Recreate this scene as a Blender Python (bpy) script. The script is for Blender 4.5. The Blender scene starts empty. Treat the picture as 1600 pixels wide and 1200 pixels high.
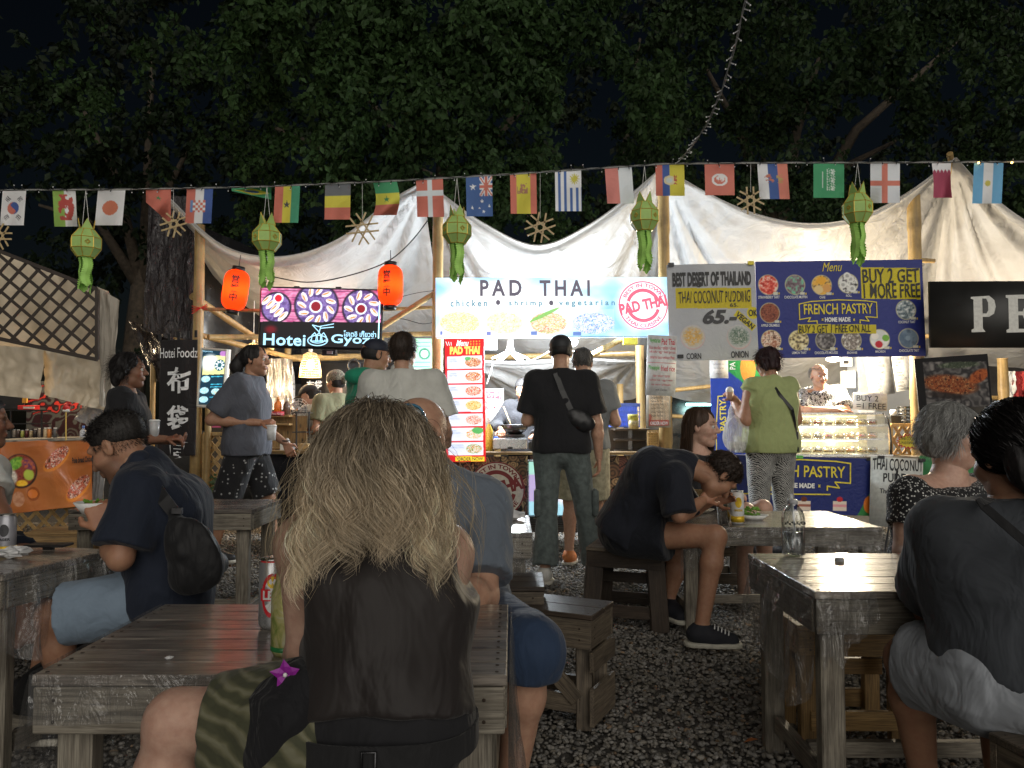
import bpy, math, random
import numpy as np
import openvdb
from mathutils import Vector, Matrix, Euler
C = bpy.context.scene.collection
rng = np.random.default_rng(7); random.seed(7)
R = math.radians; PI = math.pi
# ---------------- camera, sky, sun, exposure ----------------
CAMH = 1.2; F = 1200.0; PITCH = math.atan(55/1200)
sc = bpy.context.scene
cam_d = bpy.data.cameras.new('camera'); cam = bpy.data.objects.new('camera', cam_d); C.objects.link(cam)
cam_d.sensor_width = 36; cam_d.lens = 36*F/1600; cam_d.clip_end = 300; cam_d.clip_start = 0.05
cam.location = (0, 0, CAMH); cam.rotation_euler = (PI/2+PITCH, 0, 0); sc.camera = cam
world = bpy.data.worlds.new('World'); sc.world = world; world.use_nodes = True
wn = world.node_tree; bg = wn.nodes['Background']
sky = wn.nodes.new('ShaderNodeTexSky'); sky.sky_type = 'NISHITA'; sky.sun_disc = False
SUN_EL, SUN_AZ = 17, 14        # the market's floodlights behind the camera, as one very soft low source
sky.sun_elevation = R(SUN_EL); sky.sun_rotation = R(180+SUN_AZ)
wn.links.new(sky.outputs[0], bg.inputs[0]); bg.inputs[1].default_value = 0.0012
sun_d = bpy.data.lights.new('sun', 'SUN'); sun_d.energy = 1.95; sun_d.angle = R(75); sun_d.color = (1, .95, .87)
sun = bpy.data.objects.new('sun', sun_d); C.objects.link(sun); sun.rotation_euler = (R(90-SUN_EL), 0, R(SUN_AZ))
sc.view_settings.view_transform = 'Standard'; sc.view_settings.look = 'None'
sc.view_settings.exposure = 0.0; sc.view_settings.gamma = 1; sc.view_settings.use_curve_mapping = False
sc.cycles.max_bounces = 7; sc.cycles.transparent_max_bounces = 16; sc.cycles.diffuse_bounces = 3
sc.cycles.sample_clamp_indirect = 4; sc.cycles.use_denoising = True
def P(px, py, D):
 """world point seen at photo pixel (px,py) at distance D along the view's horizontal axis"""
 a = (px-800)/F; b = (600-py)/F
 y = math.cos(PITCH)-b*math.sin(PITCH); z = math.sin(PITCH)+b*math.cos(PITCH)
 s = D/y
 return Vector((a*s, D, CAMH+z*s))
def G(px, py, z=0.0):
 """world point on height z at a pixel"""
 a = (px-800)/F; b = (600-py)/F
 y = math.cos(PITCH)-b*math.sin(PITCH); zz = math.sin(PITCH)+b*math.cos(PITCH)
 s = (z-CAMH)/zz
 return Vector((a*s, y*s, z))
def lin(c):
 c = np.asarray(c, dtype=float)
 return np.where(c <= .04045, c/12.92, ((c+.055)/1.055)**2.4)
def hx(s):
 return tuple(lin([int(s[i:i+2], 16)/255 for i in (0, 2, 4)]))
# ---------------- things, parts ----------------
WM = {}
def thing(name, label, cat, loc=(0, 0, 0), rotz=0, group=None):
 o = bpy.data.objects.new(name, None); C.objects.link(o)
 o.location = loc; o.rotation_euler = (0, 0, rotz); o['label'] = label; o['category'] = cat
 o.empty_display_size = .05
 if group: o['group'] = group
 WM[o.name] = Matrix.Translation(Vector(loc)) @ Matrix.Rotation(rotz, 4, 'Z')
 return o
def tag(o, label, cat, group=None):
 o['label'] = label; o['category'] = cat
 if group: o['group'] = group
 return o
def wm(o): return WM.get(o.name, Matrix.Identity(4)) if o else Matrix.Identity(4)
def place(o, mat, parent=None):
 """mat is the wanted world matrix"""
 if parent: o.parent = parent; loc = wm(parent).inverted() @ mat
 else: loc = mat
 o.matrix_local = loc; WM[o.name] = mat.copy()
 return o
def mkmesh(name, v, f, mats=(), fm=None, smooth=False, col=None):
 me = bpy.data.meshes.new(name)
 v = np.asarray(v, dtype=np.float32).reshape(-1, 3)
 if isinstance(f, np.ndarray):
  k = f.shape[1]; n = len(f)
  me.vertices.add(len(v)); me.vertices.foreach_set('co', v.ravel())
  me.loops.add(n*k); me.loops.foreach_set('vertex_index', f.astype(np.int32).ravel())
  me.polygons.add(n); me.polygons.foreach_set('loop_start', np.arange(0, n*k, k, dtype=np.int32))
  me.update(calc_edges=True)
 else:
  me.from_pydata([tuple(map(float, p)) for p in v], [], f)
 for m in mats: me.materials.append(m)
 if fm is not None: me.polygons.foreach_set('material_index', np.asarray(fm, dtype=np.int32))
 if smooth: me.polygons.foreach_set('use_smooth', np.ones(len(me.polygons), dtype=bool))
 if col is not None:      # per vertex colours (linear)
  ca = me.color_attributes.new('Col', 'FLOAT_COLOR', 'POINT')
  c4 = np.ones((len(v), 4), dtype=np.float32); c4[:, :3] = col; ca.data.foreach_set('color', c4.ravel())
 me.update()
 return me
def obj(name, me, parent=None, mat=None, local=None):
 """link mesh. verts are in world unless mat (world matrix) or local (matrix in the parent) is given"""
 o = bpy.data.objects.new(name, me); C.objects.link(o)
 if local is not None: place(o, wm(parent) @ local, parent)
 elif mat is not None: place(o, mat, parent)
 else:
  # re-centre on its own bounds
  n = len(me.vertices); co = np.empty(n*3, dtype=np.float32); me.vertices.foreach_get('co', co); co = co.reshape(-1, 3)
  c = (co.min(0)+co.max(0))/2; c[2] = co[:, 2].min()
  if parent:
   mi = wm(parent); rot = mi.to_3x3().to_4x4()
   me.transform(Matrix.Translation(-Vector(c.tolist()))); me.transform(rot.inverted())
   place(o, Matrix.Translation(Vector(c.tolist())) @ rot, parent)
  else:
   me.transform(Matrix.Translation(-Vector(c.tolist()))); place(o, Matrix.Translation(Vector(c.tolist())))
 return o
def struct(name, o): o.name = name; o['kind'] = 'structure'; return o
class MB:
 def __init__(s): s.v = []; s.f = []; s.m = []; s.n = 0
 def add(s, v, f, m=0):
  v = [tuple(p) for p in v]
  s.v += v; s.f += [tuple(i+s.n for i in q) for q in f]; s.m += [m]*len(f); s.n += len(v); return s
 def box(s, c, d, M=None, m=0, b=None):
  """chamfered box: centre c, full size d, matrix M applied last"""
  d = [abs(x)/2 for x in d]
  if b is None: b = min(d)*.12
  x, y, z = d
  vs = []; idx = {}
  for ax in range(3):
   for sg in (-1, 1):
    for s1, s2 in ((-1, -1), (1, -1), (1, 1), (-1, 1)):
     p = [0, 0, 0]; o1, o2 = (ax+1) % 3, (ax+2) % 3
     p[ax] = sg*d[ax]; p[o1] = s1*(d[o1]-b); p[o2] = s2*(d[o2]-b)
     t = [0, 0, 0]; t[ax] = sg; t[o1] = s1; t[o2] = s2
     idx[(ax, tuple(t))] = len(vs); vs.append(p)
  f = []
  for ax in range(3):
   o1, o2 = (ax+1) % 3, (ax+2) % 3
   for sg in (-1, 1):
    q = []
    for s1, s2 in ((-1, -1), (1, -1), (1, 1), (-1, 1)):
     t = [0, 0, 0]; t[ax] = sg; t[o1] = s1; t[o2] = s2; q.append(idx[(ax, tuple(t))])
    f.append(q if sg > 0 else q[::-1])
  for ax in range(3):            # edges parallel to ax
   o1, o2 = (ax+1) % 3, (ax+2) % 3
   for s1 in (-1, 1):
    for s2 in (-1, 1):
     def T(a): t = [0, 0, 0]; t[ax] = a; t[o1] = s1; t[o2] = s2; return tuple(t)
     q = [idx[(o1, T(-1))], idx[(o1, T(1))], idx[(o2, T(1))], idx[(o2, T(-1))]]
     f.append(q if s1*s2 < 0 else q[::-1])
  for a in (-1, 1):
   for bb in (-1, 1):
    for cc in (-1, 1):
     t = (a, bb, cc); q = [idx[(0, t)], idx[(1, t)], idx[(2, t)]]
     f.append(q if a*bb*cc > 0 else q[::-1])
  vs = [Vector(p)+Vector(c) for p in vs]
  if M is not None: vs = [M @ p for p in vs]
  return s.add(vs, f, m)
 def tube(s, pts, r, n=8, m=0, cap=True):
  pts = [Vector(p) for p in pts]; k = len(pts)
  rs = r if isinstance(r, (list, tuple, np.ndarray)) else [r]*k
  vs = []; up = Vector((0, 0, 1)); prev = None
  for i, p in enumerate(pts):
   t = (pts[min(i+1, k-1)]-pts[max(i-1, 0)])
   t = t.normalized() if t.length > 1e-9 else Vector((0, 0, 1))
   if prev is None:
    a = up if abs(t.z) < .9 else Vector((1, 0, 0)); x = t.cross(a).normalized()
   else:
    x = (prev-t*prev.dot(t)); x = x.normalized() if x.length > 1e-6 else t.orthogonal().normalized()
   prev = x; y = t.cross(x)
   for j in range(n):
    an = 2*PI*j/n; vs.append(p+(x*math.cos(an)+y*math.sin(an))*rs[i])
  f = [(i*n+j, i*n+(j+1) % n, (i+1)*n+(j+1) % n, (i+1)*n+j) for i in range(k-1) for j in range(n)]
  if cap: f += [tuple(range(n))[::-1], tuple(range((k-1)*n, k*n))]
  return s.add(vs, f, m)
 def lathe(s, prof, M=None, n=16, m=0):
  """profile [(r,z)...]"""
  vs = []
  for r_, z in prof:
   for j in range(n): an = 2*PI*j/n; vs.append(Vector((r_*math.cos(an), r_*math.sin(an), z)))
  if M is not None: vs = [M @ v for v in vs]
  k = len(prof)
  f = [(i*n+j, i*n+(j+1) % n, (i+1)*n+(j+1) % n, (i+1)*n+j) for i in range(k-1) for j in range(n)]
  if prof[0][0] > 1e-5: f.append(tuple(range(n))[::-1])
  if prof[-1][0] > 1e-5: f.append(tuple(range((k-1)*n, k*n)))
  return s.add(vs, f, m)
 def sph(s, c, r, m=0, n=10, M=None):
  r = (r, r, r) if not isinstance(r, (tuple, list)) else r
  k = max(4, n//2+1); vs = []
  for i in range(k+1):
   th = PI*i/k
   for j in range(n): an = 2*PI*j/n; vs.append(Vector((r[0]*math.sin(th)*math.cos(an), r[1]*math.sin(th)*math.sin(an), -r[2]*math.cos(th)))+Vector(c))
  if M is not None: vs = [M @ v for v in vs]
  return s.add(vs, [(i*n+j, i*n+(j+1) % n, (i+1)*n+(j+1) % n, (i+1)*n+j) for i in range(k) for j in range(n)], m)
 def prism(s, poly, y0, y1, m=0, M=None):
  """poly of (x,z) extruded in y"""
  n = len(poly); vs = [Vector((x, y0, z)) for x, z in poly]+[Vector((x, y1, z)) for x, z in poly]
  if M is not None: vs = [M @ v for v in vs]
  f = [tuple(range(n)), tuple(range(n, 2*n))[::-1]]+[(i, i+n, (i+1) % n+n, (i+1) % n) for i in range(n)]
  return s.add(vs, f, m)
 def build(s, name, mats, parent=None, smooth=False, mat=None, local=None):
  mats = mats if isinstance(mats, (list, tuple)) else [mats]
  me = mkmesh(name, s.v, s.f, mats, s.m, smooth)
  return obj(name, me, parent, mat, local)
def frame(o, x, z=None):
 """matrix with local X along x, z as near to z as possible"""
 x = Vector(x).normalized(); z = Vector(z if z is not None else (0, 0, 1))
 if abs(x.dot(z.normalized())) > .98: z = Vector((0, 1, 0))
 y = z.cross(x).normalized(); z = x.cross(y)
 M = Matrix((x, y, z)).transposed().to_4x4(); M.translation = Vector(o); return M
def beam(name, a, b, w, t, mat, parent=None, roll=None, bev=None):
 """box from a to b, w across (local y), t along local z; world coordinates"""
 a = Vector(a); b = Vector(b); M = frame((a+b)/2, b-a, roll)
 mb = MB().box((0, 0, 0), ((b-a).length, w, t), b=bev)
 return mb.build(name, mat, parent, mat=M)
def lbeam(name, a, b, w, t, mat, parent, roll=None, bev=None):
 """as beam but a, b in the parent's own frame"""
 W = wm(parent); r = W.to_3x3() @ Vector(roll) if roll is not None else None
 return beam(name, W @ Vector(a), W @ Vector(b), w, t, mat, parent, r, bev)
# ---------------- materials ----------------
class N:
 def __init__(s, name):
  s.m = bpy.data.materials.new(name); s.m.use_nodes = True; s.t = s.m.node_tree
  s.b = s.t.nodes['Principled BSDF']; s.out = s.t.nodes['Material Output']
 def n(s, typ, **k):
  x = s.t.nodes.new('ShaderNode'+typ)
  for a, v in k.items():
   if a.startswith('_'): x.inputs[a[1:]].default_value = v
   else: setattr(x, a, v)
  return x
 def l(s, a, b): s.t.links.new(a, b)
 def set(s, **k):
  names = {'col': 'Base Color', 'rough': 'Roughness', 'metal': 'Metallic', 'spec': 'Specular IOR Level', 'coat': 'Coat Weight',
                 'coatr': 'Coat Roughness', 'em': 'Emission Strength', 'emc': 'Emission Color', 'tr': 'Transmission Weight', 'ior': 'IOR',
                 'sss': 'Subsurface Weight', 'sssr': 'Subsurface Radius', 'ssss': 'Subsurface Scale', 'alpha': 'Alpha', 'sheen': 'Sheen Weight'}
  for a, v in k.items():
   i = s.b.inputs[names[a]]
   i.default_value = (tuple(v)+(1,) if len(v) == 3 and a in ('col', 'emc') else v) if isinstance(v, (tuple, list)) else v
  return s
 def coords(s, kind='Object', scale=(1, 1, 1)):
  tc = s.n('TexCoord'); mp = s.n('Mapping'); mp.inputs['Scale'].default_value = scale
  s.l(tc.outputs[kind], mp.inputs[0]); return mp.outputs[0]
 def noise(s, co, scale=5, detail=4, rough=.55, dist=0):
  n = s.n('TexNoise', _Scale=scale, _Detail=detail, _Roughness=rough, _Distortion=dist); s.l(co, n.inputs['Vector']); return n.outputs['Fac']
 def ramp(s, fac, stops):
  r = s.n('ValToRGB'); e = r.color_ramp.elements
  while len(e) < len(stops): e.new(.5)
  for i, (p, c) in enumerate(stops): e[i].position = p; e[i].color = tuple(c)+(1,) if len(c) == 3 else c
  s.l(fac, r.inputs[0]); return r.outputs[0]
 def mix(s, fac, a, b, mode='MIX'):
  x = s.n('Mix', data_type='RGBA', blend_type=mode)
  for sock, v in ((x.inputs[0], fac), (x.inputs[6], a), (x.inputs[7], b)):
   if isinstance(v, (int, float)): sock.default_value = v
   elif isinstance(v, (tuple, list)): sock.default_value = tuple(v)+(1,) if len(v) == 3 else v
   else: s.l(v, sock)
  return x.outputs[2]
 def math(s, op, a, b=0):
  x = s.n('Math', operation=op)
  for i, v in enumerate((a, b)):
   if isinstance(v, (int, float)): x.inputs[i].default_value = v
   else: s.l(v, x.inputs[i])
  return x.outputs[0]
 def bump(s, h, strength=.3, dist=.005, coat=False, prev=None):
  b = s.n('Bump', _Strength=strength, _Distance=dist); s.l(h, b.inputs['Height'])
  if prev is not None: s.l(prev, b.inputs['Normal'])
  s.l(b.outputs[0], s.b.inputs['Coat Normal' if coat else 'Normal']); return b.outputs[0]
def plain(name, col, rough=.6, metal=0, var=.15, vs=30, bump=0, **k):
 """base colour with a little uneven tone and roughness"""
 n = N(name); n.set(rough=rough, metal=metal, **k); co = n.coords()
 f = n.noise(co, vs, 4)
 c = n.ramp(f, [(.3, tuple(x*(1-var) for x in col)), (.7, tuple(min(1, x*(1+var)) for x in col))]); n.l(c, n.b.inputs['Base Color'])
 rr = n.ramp(f, [(.3, (max(0, rough-.08),)*3), (.7, (min(1, rough+.08),)*3)]); n.l(rr, n.b.inputs['Roughness'])
 if bump: n.bump(f, bump, .003)
 return n.m
def cloth(name, col, rough=.85, folds=.6, scale=9, weave=900, sheen=.1, var=.05, print_=None):
 n = N(name); n.set(rough=rough, sheen=sheen, spec=.25); co = n.coords()
 big = n.noise(n.coords(scale=(1, 1, .55)), scale, 3, .5, 1.2); fine = n.noise(co, weave, 2)
 c = n.ramp(n.noise(co, 25, 4), [(.3, tuple(x*(1-var) for x in col)), (.7, tuple(x*(1+var) for x in col))])
 if print_: c = print_(n, co, c)
 n.l(c, n.b.inputs['Base Color'])
 b1 = n.bump(big, folds, .03); n.bump(fine, .25, .001, prev=b1)
 return n.m
def wood(name, c1, c2, rough=.6, coat=0, scale=1, knots=True, dark=(.02, .015, .012), weather=.5, rel=.5):
 """grain along local X, different on every piece"""
 n = N(name); n.set(rough=rough, coat=coat, coatr=.12, spec=.35)
 tc = n.n('TexCoord'); oi = n.n('ObjectInfo'); add = n.n('VectorMath', operation='ADD')
 mul = n.n('Vector' 'Math', operation='SCALE'); n.l(tc.outputs['Object'], add.inputs[0])
 cmb = n.n('CombineXYZ'); k = n.math('MULTIPLY', oi.outputs['Random'], 37.0)
 n.l(k, cmb.inputs[0]); n.l(k, cmb.inputs[1]); n.l(k, cmb.inputs[2]); n.l(cmb.outputs[0], add.inputs[1])
 mp = n.n('Mapping'); mp.inputs['Scale'].default_value = (1.6*scale, 16*scale, 16*scale); n.l(add.outputs[0], mp.inputs[0])
 mp2 = n.n('Mapping'); mp2.inputs['Scale'].default_value = (9*scale, 210*scale, 210*scale); n.l(add.outputs[0], mp2.inputs[0])
 g = n.noise(mp.outputs[0], 2.2, 5, .6, 1.4); fi = n.noise(mp2.outputs[0], 1, 3, .6, .3)
 blot = n.noise(add.outputs[0], 5, 4, .6)
 c = n.ramp(g, [(.32, c1), (.5, tuple((a+b)/2 for a, b in zip(c1, c2))), (.66, c2)])
 c = n.mix(n.math('MULTIPLY', n.ramp(fi, [(.35, (1, 1, 1)), (.6, (0, 0, 0))]), .55), c, dark)
 c = n.mix(n.math('MULTIPLY', n.ramp(blot, [(.45, (0, 0, 0)), (.7, (1, 1, 1))]), weather), c, dark)
 br = n.math('ADD', n.math('MULTIPLY', oi.outputs['Random'], .5), .75)
 hs = n.n('HueSaturation'); n.l(c, hs.inputs['Color']); n.l(br, hs.inputs['Value']); c = hs.outputs[0]
 if knots:
  mk = n.n('Mapping'); mk.inputs['Scale'].default_value = (4, 9, 9); n.l(add.outputs[0], mk.inputs[0])
  v = n.n('TexVoronoi', _Scale=1.0); n.l(mk.outputs[0], v.inputs['Vector'])
  c = n.mix(n.ramp(v.outputs['Distance'], [(.06, (.85,)*3), (.14, (0, 0, 0))]), c, tuple(x*.6 for x in dark))
 n.l(c, n.b.inputs['Base Color'])
 h = n.math('ADD', n.math('MULTIPLY', g, .5), fi)
 n.bump(h, rel, .003)
 return n
def emis(name, col, s, base=None):
 n = N(name); n.set(col=base or col, emc=col, em=s, rough=.5); return n.m
def attr_mat(name, rough=.6, em=0, bump=0, coat=0, trans=0, spec=.3, wr=0, wrs=14):
 n = N(name); n.set(rough=rough, coat=coat, coatr=.1, spec=spec)
 a = n.n('VertexColor', layer_name='Col'); n.l(a.outputs[0], n.b.inputs['Base Color'])
 if em: n.l(a.outputs[0], n.b.inputs['Emission Color']); n.set(em=em)
 if wr: n.bump(n.noise(n.coords(), wrs, 3, .5, 1.5), wr, .02)
 if trans:
  tl = n.n('BsdfTranslucent'); n.l(a.outputs[0], tl.inputs[0]); mx = n.n('MixShader'); mx.inputs[0].default_value = trans
  n.l(n.b.outputs[0], mx.inputs[1]); n.l(tl.outputs[0], mx.inputs[2]); n.l(mx.outputs[0], n.out.inputs[0])
 return n.m
# ---------------- value noise in numpy ----------------
def vnoise(x, y, z=None, seed=0):
 z = np.zeros_like(x) if z is None else z
 xi, yi, zi = np.floor(x).astype(np.int64), np.floor(y).astype(np.int64), np.floor(z).astype(np.int64)
 fx, fy, fz = x-xi, y-yi, z-zi
 fx = fx*fx*(3-2*fx); fy = fy*fy*(3-2*fy); fz = fz*fz*(3-2*fz)
 def h(a, b, c):
  n = (a*374761393+b*668265263+c*2147483647+seed*974711) & 0xffffffff
  n = ((n ^ (n >> 13))*1274126177) & 0xffffffff
  return ((n ^ (n >> 16)) & 0xffff)/65535.0
 r = 0
 for dx in (0, 1):
  for dy in (0, 1):
   for dz in (0, 1):
    r = r+h(xi+dx, yi+dy, zi+dz)*(fx if dx else 1-fx)*(fy if dy else 1-fy)*(fz if dz else 1-fz)
 return r
def fbm(x, y, z=None, seed=0, o=3):
 r = 0; a = .5; s = 0
 for i in range(o):
  r = r+a*vnoise(x*2**i, y*2**i, None if z is None else z*2**i, seed+i); s += a; a *= .5
 return r/s
# ---------------- smooth implicit bodies ----------------
def smin(a, b, k):
 if k <= 0: return np.minimum(a, b)
 h = np.clip(.5+.5*(b-a)/k, 0, 1); return b*(1-h)+a*h-k*h*(1-h)
def capd(X, a, b, ra, rb, flat=0):
 a = np.asarray(a, np.float32); b = np.asarray(b, np.float32); d = b-a; L2 = max(float(d @ d), 1e-10)
 q = X-a; t = np.clip((q @ d)/L2, 0, 1)
 r = np.sqrt(((q-t[..., None]*d)**2).sum(-1))-(ra+(rb-ra)*t)
 if flat & 1: r = np.maximum(r, (X-b) @ (d/math.sqrt(L2)))
 if flat & 2: r = np.maximum(r, -((X-a) @ (d/math.sqrt(L2))))
 return r
def elld(X, c, rad, M=None):
 q = X-np.asarray(c, np.float32)
 if M is not None: q = q @ np.asarray(M, np.float32)      # columns of M are the local axes
 rad = np.asarray(rad, np.float32); k0 = np.sqrt(((q/rad)**2).sum(-1)); k1 = np.sqrt(((q/rad**2)**2).sum(-1))
 return k0*(k0-1)/np.maximum(k1, 1e-6)
class Body:
 """list of primitives joined smoothly; each: (kind, args, k, op)"""
 def __init__(s): s.p = []; s.disp = None
 def cap(s, a, b, ra, rb=None, k=.03, flat=0, op='+'):
  s.p.append(('c', (tuple(a), tuple(b), ra, ra if rb is None else rb, flat), k, op)); return s
 def ell(s, c, rad, M=None, k=.03, op='+'):
  s.p.append(('e', (tuple(c), rad, M), k, op)); return s
 def cut(s, p, n):     # remove everything on the side n points to
  s.p.append(('p', (tuple(p), tuple(Vector(n).normalized())), 0, 'cut')); return s
 def bounds(s, pad):
  lo = np.full(3, 1e9); hi = -lo
  for kd, a, k, op in s.p:
   if op != '+': continue
   if kd == 'c': pts = [np.array(a[0])-a[2], np.array(a[0])+a[2], np.array(a[1])-a[3], np.array(a[1])+a[3]]
   else: m = max(a[1]); pts = [np.array(a[0])-m, np.array(a[0])+m]
   for q in pts: lo = np.minimum(lo, q); hi = np.maximum(hi, q)
  return lo-pad, hi+pad
 def mesh(s, vox, grow=0.0):
  lo, hi = s.bounds(vox*3+grow+.01); n = np.ceil((hi-lo)/vox).astype(int)+1
  ax = [(lo[i]+vox*np.arange(n[i])).astype(np.float32) for i in range(3)]
  Fd = np.full(tuple(n), 1.0, np.float32)
  for kd, a, k, op in s.p:
   if op == '+':      # only in the primitive's own box
    if kd == 'c': q0 = np.minimum(np.array(a[0])-a[2], np.array(a[1])-a[3]); q1 = np.maximum(np.array(a[0])+a[2], np.array(a[1])+a[3])
    else: m = max(a[1]); q0 = np.array(a[0])-m; q1 = np.array(a[0])+m
    pad = k+vox*4+abs(grow)+.012
    i0 = np.clip(((q0-pad-lo)/vox).astype(int), 0, n-1); i1 = np.clip(((q1+pad-lo)/vox).astype(int)+2, 1, n)
   else: i0 = np.zeros(3, int); i1 = n
   if op == '-':
    m = max(a[1]) if kd == 'e' else max(a[2], a[3]); c0 = np.array(a[0]); c1 = np.array(a[1]) if kd == 'c' else c0
    i0 = np.clip(((np.minimum(c0, c1)-m-.04-lo)/vox).astype(int), 0, n-1); i1 = np.clip(((np.maximum(c0, c1)+m+.04-lo)/vox).astype(int)+2, 1, n)
   sl = tuple(slice(i0[j], i1[j]) for j in range(3))
   X = np.stack(np.meshgrid(*[ax[j][sl[j]] for j in range(3)], indexing='ij'), -1)
   if X.size == 0: continue
   if kd == 'c': d = capd(X, *a)
   elif kd == 'e': d = elld(X, *a)
   else: d = (X-np.array(a[0], np.float32)) @ np.array(a[1], np.float32)
   g = Fd[sl]
   if op == '+': Fd[sl] = smin(g, d, k)
   elif op == '-': Fd[sl] = -smin(-g, d, k)
   else: Fd[sl] = np.maximum(g, d)
  if s.disp is not None:
   mk = np.abs(Fd) < .05; ii = np.argwhere(mk); X = ii*vox+lo
   Fd[mk] += s.disp(X).astype(np.float32)
  Fd -= grow
  g = openvdb.FloatGrid(1.0); g.copyFromArray(np.clip(Fd, -.2, .2)/vox)
  pts, quads = g.convertToQuads(0.0)
  return np.asarray(pts)*vox+lo, np.asarray(quads)[:, ::-1].copy()
def folds(amp=.005, fr=(14, 14, 7), seed=1, wx=.35):
 def f(X):
  a = fbm(X[:, 0]*fr[0], X[:, 1]*fr[1], X[:, 2]*fr[2], seed, 2)
  r = 1-np.abs(2*vnoise(X[:, 0]*fr[0]*.8+2*a, X[:, 1]*fr[1]*.8, X[:, 2]*fr[2]*.8+3*a, seed+9)-1)
  return -(a-.5)*amp*2-(r-.6)*amp
 return f
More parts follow.
